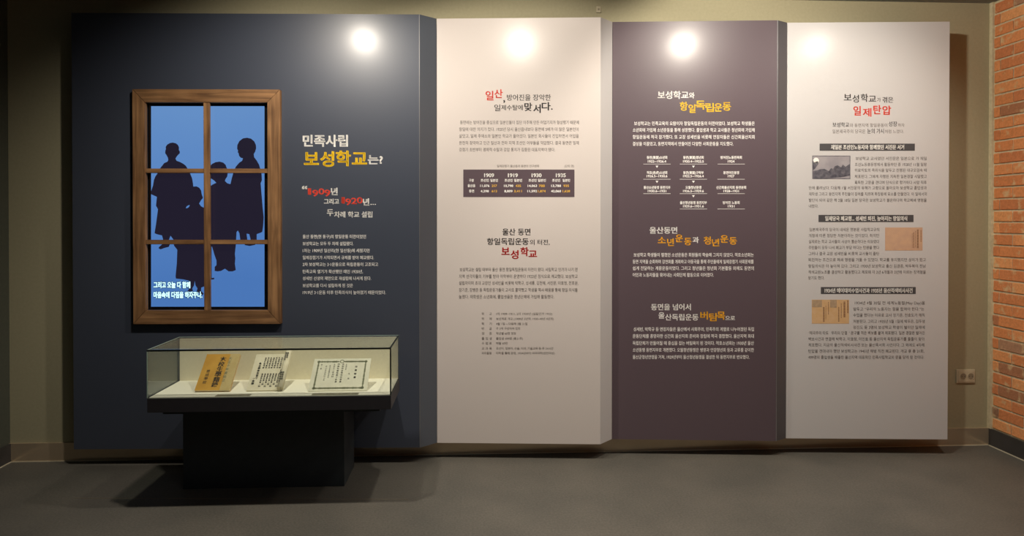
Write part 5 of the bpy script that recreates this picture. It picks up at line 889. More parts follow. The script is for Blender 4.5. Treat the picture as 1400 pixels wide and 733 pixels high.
35,16,26,23,17,28,6,32,6,-60,-106,0,-57,119,0,0,14,-102,0,0,43,44160,184,4,4,42,54,0,-67,117,0,0,67,4,-17,-13,0,-41,-84,0,0,41,12,-37,113,0,-14,64,0,-7,-21,-15,-19,-22,-15,-29,-11,7,-13,35,14,26,21,
17,26,6,32,8,0,-35,0,-14,39,0,0,-43,17,0,0,103,-17,0,0,-46,44163,184,3,8,103,114,0,-13,39,0,0,-58,17,0,0,122,-17,0,0,-51,12,-120,37,0,-14,63,0,-7,-22,-14,-19,-22,-16,-29,-12,7,-14,35,16,26,22,16,27,6,
32,21,-11,-93,0,-8,-5,-18,-13,-16,-19,-11,-23,-7,6,-13,20,6,17,8,15,12,10,14,11,-14,14,-11,18,-9,19,-6,7,14,-23,6,-19,12,-14,15,-4,18,0,8,44172,184,2,4,148,165,0,-181,16,0,0,181,22,-146,-23,0,-13,53,
0,-5,-27,-12,-25,-19,-23,-25,-19,10,-12,17,12,15,13,11,15,10,15,37,0,0,-84,16,0,0,167,-16,0,0,-70,-31,0,5,17,3,17,0,17,44202,184,3,6,33,52,0,-14,43,0,0,-53,17,0,0,67,6,8,0,0,-14,41,0,0,-53,17,0,0,67,
24,-64,44,0,-14,47,0,0,-22,17,0,0,105,-17,0,0,-31,-40,0,2,20,-82,0,0,-14,65,0,-7,-21,-15,-19,-23,-15,-29,-11,6,-13,27,10,23,13,17,17,12,19,44,0,0,-24,44204,184,2,25,95,87,0,-13,47,0,0,-43,17,0,0,134,
-17,0,0,-37,-40,0,2,11,1,12,-83,0,0,-13,65,0,-7,-23,-16,-20,-22,-17,-29,-12,7,-14,26,11,22,14,17,17,12,20,45,0,0,-27,6,-98,-43,0,-56,119,0,0,14,-102,0,0,42,44208,184,2,24,95,105,0,-13,47,0,0,-19,17,0,
0,92,-17,0,0,-26,-41,0,2,17,-81,0,0,-13,63,0,-7,-20,-14,-17,-22,-14,-29,-9,6,-14,27,9,23,13,17,16,12,19,44,0,0,-21,12,-99,-119,122,0,0,14,-106,0,0,20,100,0,0,45,-117,0,0,-14,100,0,0,-18,-99,0,44221,
184,3,16,100,55,-25,-2,-19,-7,-12,-11,-4,-15,4,-14,12,-11,19,-7,25,-3,25,3,19,7,12,11,4,14,-4,15,-12,11,-19,7,16,-25,-11,18,-2,14,-4,8,-7,3,-9,-3,-9,-8,-7,-14,-4,-18,-1,-18,1,-14,4,-9,7,-3,9,3,9,9,7,
14,4,24,-60,112,0,-14,63,0,-6,-22,-15,-19,-23,-15,-29,-12,7,-13,27,10,22,14,17,17,12,21,45,0,0,-25,-47,0,0,-13,47,0,0,-24,17,0,0,108,-17,0,0,-33,-41,0,2,20,44228,184,2,4,148,165,0,-181,16,0,0,181,25,
-146,-23,0,-13,53,0,-6,-27,-11,-25,-19,-23,-25,-19,10,-12,22,17,18,19,13,20,9,23,29,0,0,-32,-32,0,0,-14,32,0,0,-62,16,0,0,167,-16,0,0,-46,-26,0,2,14,0,13,44256,184,2,10,27,147,0,-13,110,0,0,-28,-2,
-27,-4,-31,16,-2,5,33,2,27,0,41,8,-80,-59,0,-64,-64,0,0,-14,163,0,0,14,-83,0,0,64,44284,184,3,8,18,146,0,-14,75,0,-1,-27,-4,-40,16,-1,5,43,0,39,11,-99,-122,35,0,38,2,39,5,-1,12,-29,-3,-29,-1,0,55,-17,
0,0,-56,-38,0,8,124,127,0,-181,17,0,0,92,28,0,0,14,-28,0,0,75,44368,184,2,10,27,147,0,-13,111,0,0,-30,-2,-26,-4,-29,16,-2,5,31,1,26,0,43,12,-59,-64,0,-59,-28,0,0,59,-17,0,0,-59,-40,0,0,-14,163,0,0,14,
-62,0,0,59,44396,184,1,17,10,76,0,-14,73,0,0,-78,17,0,0,78,73,0,0,14,-26,0,4,34,1,28,0,16,-122,0,0,-14,106,0,-2,-40,-4,-24,44397,184,1,23,27,46,0,-14,110,0,0,-48,17,0,0,62,-54,0,0,33,74,0,0,13,-26,0,
4,29,1,23,0,13,-122,0,0,-14,105,0,0,-22,-4,-29,-122,0,0,-13,73,0,0,-33,44400,184,2,17,10,86,0,-14,74,0,0,-43,17,0,0,43,73,0,0,14,-26,0,4,31,1,24,0,15,-122,0,0,-14,105,0,0,-25,-4,-31,6,-101,-41,0,-57,
125,0,0,14,-109,0,0,43,44508,184,1,21,10,75,0,-14,42,0,0,-76,17,0,0,76,45,0,0,-76,16,0,0,76,43,0,0,14,-27,0,4,37,1,42,-120,0,0,-14,104,0,0,-18,-2,-21,-4,-26,44536,184,2,4,10,25,0,-14,163,0,0,14,10,
-145,121,0,-13,107,0,0,-29,-2,-28,-5,-34,17,-2,5,35,2,53,0,18,44537,184,2,6,27,49,0,-14,110,0,0,-51,17,0,0,65,13,-144,40,0,-13,164,0,0,13,-26,0,4,31,1,24,0,13,-122,0,0,-14,105,0,0,-23,-4,-31,44540,
184,2,12,10,82,0,-13,164,0,0,13,-26,0,4,33,1,40,-122,0,0,-14,105,0,0,-26,-5,-33,6,-99,-34,0,-59,126,0,0,13,-110,0,0,46,44552,184,3,4,30,51,0,-64,123,0,0,64,4,-16,-13,0,-38,-91,0,0,38,13,-36,51,0,-13,
164,0,0,13,-26,0,4,30,1,23,0,14,-122,0,0,-14,105,0,0,-23,-5,-30,44553,184,3,8,31,62,0,-75,122,0,0,75,-17,0,0,-24,-88,0,0,24,4,0,-37,88,0,0,-25,-88,0,13,-38,92,0,-14,164,0,0,14,-26,0,4,29,1,23,0,13,
-122,0,0,-13,105,0,0,-23,-4,-29,44592,184,2,4,142,165,0,-181,16,0,0,181,12,-137,-19,0,-14,67,0,-6,-30,-15,-27,-23,-24,-32,-19,9,-14,39,25,26,30,15,35,4,38,44608,184,4,4,142,165,0,-102,16,0,0,102,4,
-117,-111,0,-67,117,0,0,67,4,-16,-13,0,-41,-84,0,0,41,12,-36,113,0,-14,65,0,-7,-21,-15,-19,-23,-15,-30,-11,7,-13,35,14,27,21,18,26,6,32,44760,184,3,4,148,165,0,-181,16,0,0,181,12,-150,-21,0,-14,26,0,
-2,-25,-5,-25,-9,-23,-14,-22,13,-8,16,28,10,29,4,30,1,30,20,61,17,0,-67,-23,0,2,26,0,24,-34,0,0,-14,20,0,-2,-27,-4,-27,-9,-27,-15,-26,13,-7,13,20,8,22,6,23,25,0,0,-87,16,0,0,167,44808,184,3,24,142,
165,0,-30,-30,0,0,18,-42,0,0,-13,27,0,-3,-20,-7,-17,-10,-16,-15,-14,11,-10,14,13,10,14,8,15,4,17,33,0,0,-26,-35,0,0,-13,35,0,0,-22,16,0,0,104,12,-143,-12,0,-13,32,0,-3,-18,-7,-15,-11,-13,-15,-12,10,
-11,20,17,13,19,7,21,2,25,40,59,-98,0,-11,-2,-11,-5,-12,-8,-11,-11,-9,-11,9,-8,10,-4,12,-2,12,0,11,-16,0,0,-11,-2,-13,-7,-13,-12,-11,-15,-8,8,-13,12,6,10,8,8,10,6,10,5,-11,7,-10,10,-8,11,-6,12,6,9,9,
7,10,6,11,5,-11,8,-10,11,-8,12,-6,8,13,-15,7,-12,11,-7,13,-2,14,0,11,44984,184,1,27,95,153,0,-14,44,0,-3,-36,-4,-25,-59,0,6,30,3,39,0,6,-59,0,0,-14,42,0,0,-16,-3,-20,-6,-25,-46,0,0,-14,73,0,0,-80,17,
0,0,80,73,0,0,14,-25,0,5,28,2,23,0,24,45132,184,2,21,95,158,0,-13,42,0,-1,-19,-5,-27,-54,0,4,23,2,17,0,19,-59,0,0,-13,43,0,-1,-19,-6,-27,-50,0,0,-13,164,0,0,13,-26,0,5,32,0,27,12,-123,-171,129,0,0,13,
-113,0,0,22,107,0,0,45,-124,0,0,-13,107,0,0,-20,-106,0,45208,184,2,8,132,165,0,-180,17,0,0,94,29,0,0,14,-29,0,0,72,11,-132,-135,15,0,27,1,29,3,30,4,-2,14,-29,-4,-27,-3,-26,-1,0,104,-17,0,45224,184,4,
4,36,53,0,-66,114,0,0,66,4,-16,-13,0,-40,-81,0,0,40,8,81,125,0,-102,16,0,0,47,27,0,0,14,-27,0,0,41,9,-131,-88,41,0,28,3,29,5,-2,14,-41,-6,-39,-2,0,65,-16,0,45228,184,3,8,134,165,0,-101,16,0,0,45,27,0,
0,14,-27,0,0,42,9,-131,-90,41,1,28,3,29,5,-2,13,-41,-6,-39,-2,0,65,-16,0,40,101,-97,0,-13,-2,-11,-4,-12,-8,-11,-12,-10,-11,9,-7,11,-5,12,-2,12,0,13,-15,0,0,-13,-3,-14,-7,-13,-11,-11,-16,-8,9,-12,12,6,
9,8,8,9,6,11,5,-11,8,-10,9,-8,12,-7,11,7,10,8,7,10,5,11,6,-11,8,-9,10,-8,12,-6,8,12,-15,8,-11,11,-7,13,-3,14,0,13,45236,184,2,12,106,161,0,-167,16,0,0,84,25,0,0,-94,16,0,0,181,-16,0,0,-73,-25,0,0,69,
8,-103,-130,42,1,34,5,-2,15,-30,-5,-28,-1,0,98,-16,0,45336,184,4,4,42,52,0,-65,117,0,0,65,4,-16,-13,0,-39,-84,0,0,39,9,-38,34,42,0,26,2,27,5,-2,14,-38,-6,-39,-1,0,68,-16,0,8,70,-24,0,-13,51,0,0,-57,
17,0,0,104,-17,0,0,-34,45380,184,3,12,91,107,0,-13,51,0,0,-63,17,0,0,134,-17,0,0,-23,-51,0,0,-14,51,0,0,-21,6,-99,-64,0,-55,121,0,0,14,-104,0,0,41,8,-39,15,52,1,41,6,-2,14,-38,-5,-37,-2,0,80,-16,0,
45432,184,1,14,30,150,0,-80,53,0,0,-49,-73,0,0,-13,164,0,0,13,-74,0,0,49,55,0,0,13,-108,0,0,67,45458,184,3,14,10,83,0,-13,163,0,0,13,-73,0,0,23,55,0,0,13,-106,0,0,42,-17,0,0,-55,51,0,0,-23,12,-56,-83,
0,-13,130,0,0,13,-29,0,0,38,27,0,0,14,-127,0,0,-14,28,0,0,-38,4,16,38,40,0,0,-38,-40,0,45572,184,2,6,31,156,0,-65,124,0,0,14,-107,0,0,51,8,-38,-92,0,-14,73,0,0,-66,17,0,0,66,74,0,0,14,45576,184,3,6,
32,159,0,-62,123,0,0,14,-106,0,0,48,8,-39,-83,0,-13,75,0,0,-38,16,0,0,38,73,0,0,13,6,-143,-35,0,-53,125,0,0,14,-109,0,0,39,45712,184,2,4,10,23,0,-14,164,0,0,14,6,-144,127,0,-80,125,0,0,14,-108,0,0,66,
45716,184,3,4,10,73,0,-13,164,0,0,13,6,-142,86,0,-61,123,0,0,13,-107,0,0,48,6,-17,-117,0,-53,125,0,0,13,-109,0,0,40,45720,184,3,4,10,91,0,-13,164,0,0,13,6,-142,72,0,-54,123,0,0,13,-107,0,0,41,12,-17,
-176,128,0,0,13,-112,0,0,19,106,0,0,43,-123,0,0,-13,107,0,0,-18,-106,0,45796,184,2,8,132,165,0,-181,17,0,0,96,30,0,0,14,-30,0,0,71,11,-131,-17,0,-119,45,1,28,2,27,3,-2,15,-39,-5,-43,-2,0,91,68,0,0,14,
45800,184,3,8,134,165,0,-131,16,0,0,64,27,0,0,14,-27,0,0,53,12,-132,-15,0,-84,47,1,27,2,25,4,-2,13,-24,-3,-25,-2,-31,-1,0,56,63,0,0,14,6,-60,-102,0,-60,120,0,0,14,-104,0,0,46,45803,184,3,8,134,165,0,
-101,16,0,0,45,27,0,0,14,-27,0,0,42,12,-132,-11,0,-80,47,0,27,2,25,4,-2,14,-24,-4,-25,-2,-31,0,0,52,63,0,0,14,8,-61,-167,118,0,0,13,-101,0,0,40,98,0,0,13,-115,0,45804,184,3,11,18,155,0,-74,47,0,27,2,
25,4,-2,14,-36,-5,-45,-2,0,48,64,0,0,13,8,36,10,0,-91,16,0,0,40,27,0,0,13,-27,0,0,38,12,-114,-178,121,0,0,13,-105,0,0,20,98,0,0,45,-114,0,0,-13,98,0,0,-19,-98,0,45817,184,4,16,93,54,-25,-2,-19,-7,-12,
-11,-4,-15,4,-14,12,-11,19,-7,25,-2,24,2,19,7,12,11,4,14,-4,15,-12,11,-19,7,16,-24,-11,18,-2,13,-4,9,-7,3,-9,-3,-8,-9,-7,-13,-4,-18,-2,-18,2,-14,4,-9,7,-3,8,3,9,9,7,14,4,8,59,126,0,-107,17,0,0,47,26,
0,0,13,-26,0,0,47,11,-133,-13,0,-80,74,2,25,4,-2,14,-23,-4,-26,-2,-32,0,0,52,64,0,0,14,45824,184,2,12,107,161,0,-167,15,0,0,85,26,0,0,-95,15,0,0,181,-15,0,0,-72,-26,0,0,68,10,-106,-18,0,-114,48,1,31,
4,-1,14,-29,-4,-32,-1,0,87,51,0,0,13,45908,184,2,11,19,148,0,-119,45,0,26,2,25,4,-2,14,-36,-5,-41,-1,0,91,65,0,0,14,8,-10,-48,0,-14,51,0,0,-102,17,0,0,181,-17,0,0,-65,45912,184,3,10,20,150,0,-90,58,1,
37,5,-2,13,-35,-4,-41,-2,0,64,66,0,0,13,8,-12,-35,0,-13,51,0,0,-69,17,0,0,132,-17,0,0,-50,6,-99,-72,0,-56,121,0,0,14,-104,0,0,42,45936,184,3,4,148,165,0,-181,16,0,0,181,8,-53,-4,0,-65,-39,0,0,-13,39,
0,0,-89,16,0,0,167,10,-110,-18,0,-115,48,1,30,4,-1,14,-28,-4,-33,-1,0,88,52,0,0,13,45964,184,2,10,20,149,0,-123,58,1,38,5,-2,13,-36,-4,-42,-1,0,96,67,0,0,13,12,-11,-72,0,-14,50,0,0,-79,17,0,0,181,-17,
0,0,-47,-50,0,0,-14,50,0,0,-27,46020,184,1,16,31,151,0,-84,52,0,0,-46,-73,0,0,-14,164,0,0,14,-74,0,0,46,55,0,0,14,-108,0,0,56,106,0,0,14,46021,184,2,6,28,44,0,-13,109,0,0,-48,16,0,0,61,16,-122,114,0,
-61,52,0,0,-22,-73,0,0,-13,163,0,0,13,-73,0,0,22,55,0,0,13,-108,0,0,35,106,0,0,13,46028,184,2,16,10,87,0,-14,163,0,0,14,-73,0,0,17,54,0,0,13,-106,0,0,28,104,0,0,13,-120,0,0,-54,51,0,0,-17,12,-53,-100,
128,0,0,13,-112,0,0,18,106,0,0,40,-122,0,0,-12,106,0,0,-16,-106,0,46041,184,3,16,92,50,-26,-2,-20,-7,-12,-10,-4,-14,4,-14,12,-10,20,-6,26,-2,26,2,19,6,12,10,4,14,-4,14,-12,10,-19,7,16,-26,-11,19,-2,
14,-3,9,-7,3,-8,-3,-8,-9,-6,-14,-4,-19,-1,-19,1,-15,4,-9,6,-3,8,3,8,9,7,15,3,16,-42,122,0,-60,53,0,0,-21,-74,0,0,-13,164,0,0,13,-74,0,0,21,54,0,0,13,-107,0,0,34,106,0,0,13,46076,184,2,18,17,147,0,-73,
31,0,0,-36,-40,-1,2,-14,28,1,33,2,31,3,-1,13,-37,-3,0,35,31,0,0,13,-62,0,0,46,61,0,0,14,12,16,14,0,-167,15,0,0,83,22,0,0,-93,16,0,0,181,-16,0,0,-75,-22,0,0,71,46096,184,3,18,20,154,0,-58,30,0,0,-22,
-41,-1,2,-13,28,0,31,2,32,4,-1,12,-35,-3,0,21,29,0,0,13,-59,0,0,31,58,0,0,14,12,15,8,0,-107,16,0,0,46,21,0,0,-47,16,0,0,111,-16,0,0,-50,-21,0,0,47,40,-2,-116,0,-5,-2,-11,-5,-11,-8,-10,-11,-9,-11,9,-8,
10,-4,11,-2,11,0,5,-16,0,0,-5,-2,-13,-7,-12,-12,-10,-15,-7,8,-13,12,6,10,7,8,9,6,11,5,-11,7,-9,10,-8,11,-6,12,6,9,8,8,9,5,11,6,-11,8,-9,10,-7,12,-6,8,13,-15,7,-12,10,-7,12,-2,13,0,5,46104,184,2,4,141,
165,0,-181,16,0,0,181,18,-144,-142,37,1,40,2,40,4,-1,12,-51,-3,0,35,39,0,0,13,-76,0,0,48,75,0,0,13,-92,0,0,-74,37,0,0,-36,-50,-1,46108,184,3,4,141,165,0,-135,17,0,0,135,18,-145,-112,36,0,40,2,39,4,-1,
13,-49,-4,0,25,36,0,0,13,-70,0,0,34,69,0,0,14,-86,0,0,-61,35,0,0,-26,-51,-1,6,30,-27,0,-51,123,0,0,14,-106,0,0,37,46160,184,2,8,32,155,0,-70,121,0,0,13,-104,0,0,43,102,0,0,14,8,-141,-94,0,-14,73,0,0,
-62,17,0,0,62,74,0,0,14,46168,184,2,20,30,-13,128,0,0,13,-112,0,0,18,106,0,0,40,-52,0,0,18,73,0,0,13,-163,0,0,-13,73,0,0,-18,-53,0,0,-12,106,0,0,-16,-106,0,8,2,128,0,-54,122,0,0,13,-106,0,0,28,104,0,
0,13,46244,184,3,4,142,165,0,-181,16,0,0,181,9,-147,-112,50,1,0,-64,17,0,0,64,52,5,-1,13,-61,-4,-59,-1,8,17,88,0,-65,90,0,0,13,-73,0,0,39,70,0,0,13,46304,184,3,4,10,74,0,-13,164,0,0,13,8,-143,84,0,
-64,124,0,0,13,-108,0,0,37,106,0,0,14,6,-122,-117,0,-52,125,0,0,13,-109,0,0,39,46308,184,3,4,10,90,0,-14,164,0,0,14,8,-142,69,0,-55,122,0,0,14,-106,0,0,28,104,0,0,13,12,-122,-172,128,0,0,13,-112,0,0,
18,106,0,0,43,-122,0,0,-13,106,0,0,-17,-106,0,46321,184,4,4,10,79,0,-13,164,0,0,13,16,-82,-29,-26,-2,-20,-6,-12,-11,-4,-14,4,-13,12,-11,20,-6,26,-2,26,2,19,6,12,11,4,13,-4,14,-12,11,-19,6,16,-26,-11,
19,-1,14,-4,9,-6,3,-9,-3,-8,-9,-6,-14,-4,-19,-1,-19,1,-15,4,-9,6,-3,8,3,9,9,6,15,4,8,-42,122,0,-62,123,0,0,14,-107,0,0,35,106,0,0,13,46356,184,2,4,141,165,0,-181,17,0,0,181,11,-136,-17,0,-119,47,0,28,
2,27,4,-2,14,-26,-4,-58,-2,0,91,69,0,0,14,46384,184,3,8,135,166,0,-182,17,0,0,96,26,0,0,14,-26,0,0,72,10,-137,-20,0,-114,27,0,22,4,-1,13,-17,-2,-14,-1,0,87,29,0,0,13,10,10,0,0,-114,33,0,22,4,-1,14,
-18,-3,-20,-1,0,87,32,0,0,13,46412,184,3,12,150,165,0,-73,-21,0,0,69,-16,0,0,-168,16,0,0,85,21,0,0,-94,16,0,0,181,10,-151,-22,0,-112,22,1,20,3,-2,14,-13,-3,-11,0,0,83,23,0,0,14,9,8,0,0,-112,24,1,21,4,
-2,14,-28,-5,0,84,25,0,0,14,46608,184,3,8,96,148,0,-80,65,0,0,14,-48,0,0,53,46,0,0,13,8,-76,-89,0,-38,-73,0,0,-13,164,0,0,13,-74,0,0,38,10,-76,9,37,1,27,4,-1,14,-24,-4,-22,-1,0,53,44,0,0,13,-61,0,
46972,184,2,8,133,165,0,-181,16,0,0,96,30,0,0,14,-30,0,0,71,15,-132,-16,0,-14,65,0,0,-38,-65,0,0,-69,46,0,28,2,27,4,-1,14,-40,-5,-43,-1,0,42,65,0,0,65,46973,184,3,6,33,46,0,-14,101,0,0,-47,16,0,0,61,
14,-133,109,0,-14,66,0,0,-24,-65,0,0,-52,59,1,41,5,-2,13,-39,-4,-43,-1,0,25,65,0,0,51,8,35,10,0,-110,16,0,0,50,27,0,0,14,-27,0,0,46,46988,184,4,4,36,49,0,-62,114,0,0,62,4,-16,-14,0,-35,-81,0,0,35,8,
81,130,0,-108,16,0,0,48,27,0,0,14,-27,0,0,46,14,-133,-9,0,-14,66,0,0,-23,-65,0,0,-52,59,1,41,5,-2,13,-39,-4,-43,-1,0,25,65,0,0,50,47084,184,2,8,108,96,0,-14,34,0,0,-98,17,0,0,181,-17,0,0,-69,14,-126,
53,0,-14,65,0,0,-36,-64,0,0,-71,57,1,39,5,-1,13,-38,-4,-41,-1,0,43,64,0,0,64,47100,184,4,4,41,49,0,-62,118,0,0,62,4,-17,-13,0,-36,-85,0,0,36,8,51,89,0,-14,34,0,0,-52,17,0,0,106,-17,0,0,-40,14,-125,31,
0,-13,64,0,0,-24,-63,0,0,-53,56,1,39,5,-1,13,-38,-4,-40,-1,0,26,63,0,0,50,47140,184,2,12,105,75,0,-14,37,0,0,-77,17,0,0,181,-17,0,0,-41,-35,0,0,-14,35,0,0,-35,14,-126,74,0,-14,63,0,0,-37,-62,0,0,-72,
53,1,40,5,-1,14,-38,-5,-38,-1,0,44,62,0,0,65,47160,184,3,14,17,156,0,-13,62,0,0,-25,-61,0,0,-53,56,1,33,4,-2,13,-31,-3,-40,-1,0,26,61,0,0,51,12,12,-54,0,-13,35,0,0,-32,17,0,0,108,-17,0,0,-25,-35,0,0,
-13,35,0,0,-25,40,-20,-50,0,-10,-1,-11,-5,-12,-8,-11,-11,-9,-11,9,-8,10,-5,12,-1,12,0,10,-16,0,0,-10,-3,-13,-7,-13,-11,-11,-16,-9,9,-12,11,6,10,8,8,9,6,11,6,-11,7,-10,9,-8,12,-6,11,6,10,9,7,10,5,11,6,
-11,8,-10,10,-8,13,-6,8,12,-16,8,-11,11,-7,13,-2,14,0,10,47161,184,4,16,99,50,-25,-2,-19,-7,-12,-10,-4,-14,4,-14,12,-11,19,-6,25,-3,26,3,19,6,11,11,5,14,-5,14,-11,10,-19,7,16,-26,-11,19,-1,14,-4,8,-7,
3,-8,-3,-9,-8,-6,-14,-4,-19,-2,-18,2,-14,4,-8,6,-3,9,3,8,8,7,14,4,14,-64,119,0,-13,62,0,0,-25,-61,0,0,-54,56,1,33,4,-2,13,-31,-3,-40,-1,0,27,61,0,0,51,12,12,-55,0,-13,35,0,0,-33,17,0,0,111,-17,0,0,
-28,-35,0,0,-14,35,0,0,-23,47168,184,3,4,148,165,0,-181,15,0,0,181,14,-147,-19,0,-14,46,0,0,-36,-46,0,0,-68,43,1,33,4,-1,14,-31,-4,-28,-1,0,40,46,0,0,64,12,10,-73,0,-13,24,0,0,-66,15,0,0,168,-15,0,0,
-44,-24,0,0,-13,24,0,0,-32,47196,184,1,20,30,54,53,0,0,-33,-73,0,0,-14,164,0,0,14,-74,0,0,33,58,0,0,14,-111,0,0,29,107,0,0,55,-124,0,0,-14,107,0,0,-28,-107,0,47215,184,2,20,31,86,53,0,0,-18,-74,0,0,
-14,164,0,0,14,-74,0,0,18,57,0,0,13,-110,0,0,18,106,0,0,43,-122,0,0,-13,105,0,0,-18,-105,0,21,52,-84,0,-4,-4,-15,-13,-13,-20,-10,-23,-5,6,-13,20,5,18,7,14,10,11,13,10,-13,15,-10,18,-7,20,-5,6,13,-24,
5,-19,10,-13,13,-5,15,0,4,47308,184,2,20,30,55,26,0,0,-34,-46,0,0,-14,164,0,0,14,-44,0,0,34,28,0,0,13,-111,0,0,29,107,0,0,55,-124,0,0,-14,107,0,0,-27,-107,0,4,42,-90,0,34,42,0,0,-34,47448,184,2,12,10,
58,0,-14,42,0,0,-60,17,0,0,60,46,0,0,-60,16,0,0,60,43,0,0,14,12,-144,18,128,0,0,14,-111,0,0,22,107,0,0,46,-125,0,0,-13,108,0,0,-21,-107,0,47469,184,4,16,92,31,19,-2,14,-3,9,-5,3,-7,-3,-7,-9,-5,-14,-4,
-19,-1,-20,1,-14,4,-9,5,-3,7,3,7,9,5,14,3,23,-62,44,0,-13,41,0,0,-22,-10,-5,-6,-5,-5,-7,-1,-7,4,-13,12,-9,20,-5,27,-2,26,2,20,5,12,9,4,13,-1,7,-4,7,-7,5,-9,4,0,23,41,0,0,13,5,-82,-30,-25,-2,0,19,49,0,
0,-19,12,-85,45,126,0,0,13,-110,0,0,18,105,0,0,43,-121,0,0,-13,105,0,0,-18,-105,0,47476,184,2,4,10,21,0,-14,164,0,0,14,12,-144,33,128,0,0,13,-111,0,0,30,107,0,0,55,-124,0,0,-14,107,0,0,-28,-107,0,
47480,184,3,4,10,65,0,-13,164,0,0,13,6,-143,-28,0,-49,126,0,0,14,-109,0,0,35,12,-17,45,126,0,0,13,-110,0,0,19,106,0,0,45,-122,0,0,-13,105,0,0,-19,-105,0,47484,184,3,4,10,81,0,-12,164,0,0,12,12,-144,
-94,129,0,0,12,-113,0,0,17,107,0,0,38,-124,0,0,-12,108,0,0,-15,-107,0,12,1,68,125,0,0,12,-109,0,0,15,106,0,0,38,-122,0,0,-12,105,0,0,-14,-105,0,47532,184,2,4,142,165,0,-181,16,0,0,181,14,-138,-16,0,
-14,67,0,0,-38,-67,0,0,-69,75,2,31,5,-1,13,-45,-5,-43,-1,0,42,67,0,0,65,47549,184,4,4,142,165,0,-99,16,0,0,99,8,-117,-108,0,-70,117,0,0,70,-16,0,0,-21,-84,0,0,21,4,0,-35,84,0,0,-22,-84,0,14,-39,157,0,
-14,66,0,0,-23,-66,0,0,-50,60,1,43,4,-2,14,-41,-5,-43,-1,0,24,65,0,0,50,47560,184,3,4,17,147,0,-117,83,0,0,117,4,-16,-13,0,-90,-51,0,0,90,8,99,31,0,-181,17,0,0,95,30,0,0,14,-30,0,0,72,47564,184,4,4,
17,149,0,-84,84,0,0,84,4,-17,-13,0,-57,-50,0,0,57,8,100,29,0,-132,16,0,0,64,27,0,0,13,-27,0,0,55,6,-112,-120,0,-57,120,0,0,14,-104,0,0,43,47566,184,7,4,17,153,0,-73,84,0,0,73,4,-17,-13,0,-47,-50,0,0,
47,16,89,-104,-14,-2,-10,-5,-7,-8,-3,-11,3,-10,7,-8,10,-5,14,-2,13,2,11,5,7,8,2,10,-2,11,-7,8,-11,5,16,-13,-10,7,-1,6,-3,4,-4,1,-6,-1,-5,-4,-5,-6,-3,-7,-1,-8,1,-6,3,-4,5,-1,5,1,6,4,4,6,3,8,19,142,0,
-92,16,0,0,38,27,0,0,14,-27,0,0,40,9,-121,-108,0,-68,9,0,29,3,17,4,-3,13,-19,-4,-17,-2,0,54,8,70,14,0,-16,-38,0,0,-13,91,0,0,13,-37,0,0,16,47581,184,5,4,17,152,0,-78,84,0,0,78,4,-17,-14,0,-51,-50,0,0,
51,16,59,-86,-25,-2,-19,-7,-12,-10,-4,-14,4,-15,12,-10,19,-7,25,-2,24,2,19,7,12,10,4,15,-4,14,-12,10,-19,7,16,-24,-11,18,-1,13,-4,9,-7,3,-8,-3,-9,-9,-7,-13,-4,-18,-1,-18,1,-14,4,-8,7,-3,9,3,8,8,7,14,
4,8,59,127,0,-106,16,0,0,48,27,0,0,13,-27,0,0,45,47582,184,4,4,17,153,0,-77,84,0,0,77,4,-17,-13,0,-51,-50,0,0,51,8,100,25,0,-103,16,0,0,46,27,0,0,14,-27,0,0,43,23,-115,-113,0,-14,50,0,-5,-14,-13,-11,
-18,-10,-21,-5,6,-13,19,5,17,8,14,10,10,12,10,-12,14,-10,17,-8,19,-5,6,13,-21,5,-18,10,-12,12,-6,13,50,0,0,14,47588,184,3,4,16,144,0,-111,69,0,0,111,4,-15,-13,0,-85,-38,0,0,85,12,76,31,0,-168,15,0,0,
86,25,0,0,-96,16,0,0,181,-16,0,0,-71,-25,0,0,68,47609,184,5,4,18,149,0,-77,70,0,0,77,4,-16,-13,0,-52,-38,0,0,52,16,69,-85,-25,-2,-19,-7,-12,-10,-4,-14,4,-14,12,-10,19,-7,25,-2,25,2,19,7,12,10,4,14,-4,
14,-12,10,-19,7,16,-25,-11,18,-2,14,-3,9,-7,3,-8,-3,-9,-9,-6,-14,-4,-18,-1,-18,1,-14,4,-9,6,-3,9,3,8,9,7,14,3,12,23,126,0,-101,15,0,0,43,24,0,0,-48,15,0,0,109,-15,0,0,-47,-24,0,0,44,47700,184,3,4,70,
131,0,-85,-38,0,0,85,4,116,34,0,-181,16,0,0,181,12,-52,-3,0,-65,-27,0,0,47,-69,0,0,-111,69,0,0,51,27,0,0,-90,16,0,0,168,47728,184,3,4,83,134,0,-91,-49,0,0,91,4,65,-26,43,0,0,-36,-43,0,12,43,93,0,-43,
-43,0,0,26,-82,0,0,-118,82,0,0,29,43,0,0,-75,17,0,0,181,47732,184,4,4,85,136,0,-58,-50,0,0,58,4,66,-16,41,0,0,-25,-41,0,12,41,70,0,-31,-41,0,0,16,-83,0,0,-85,83,0,0,16,41,0,0,-48,17,0,0,132,6,-116,
-120,0,-57,120,0,0,14,-104,0,0,43,47749,184,5,4,85,138,0,-53,-50,0,0,53,16,64,-85,-25,-2,-19,-7,-12,-11,-4,-14,4,-15,12,-10,19,-7,25,-2,25,2,19,7,12,10,4,15,-4,14,-12,11,-19,7,16,-25,-11,19,-1,13,-5,
9,-6,3,-9,-3,-9,-9,-7,-13,-4,-19,-1,-18,1,-14,4,-9,7,-3,9,3,9,9,6,14,5,4,61,84,0,-23,-41,0,0,23,12,-83,29,0,-81,83,0,0,16,41,0,0,-29,17,0,0,107,-17,0,0,-29,-41,0,0,16,47784,184,2,4,138,137,0,-59,-93,
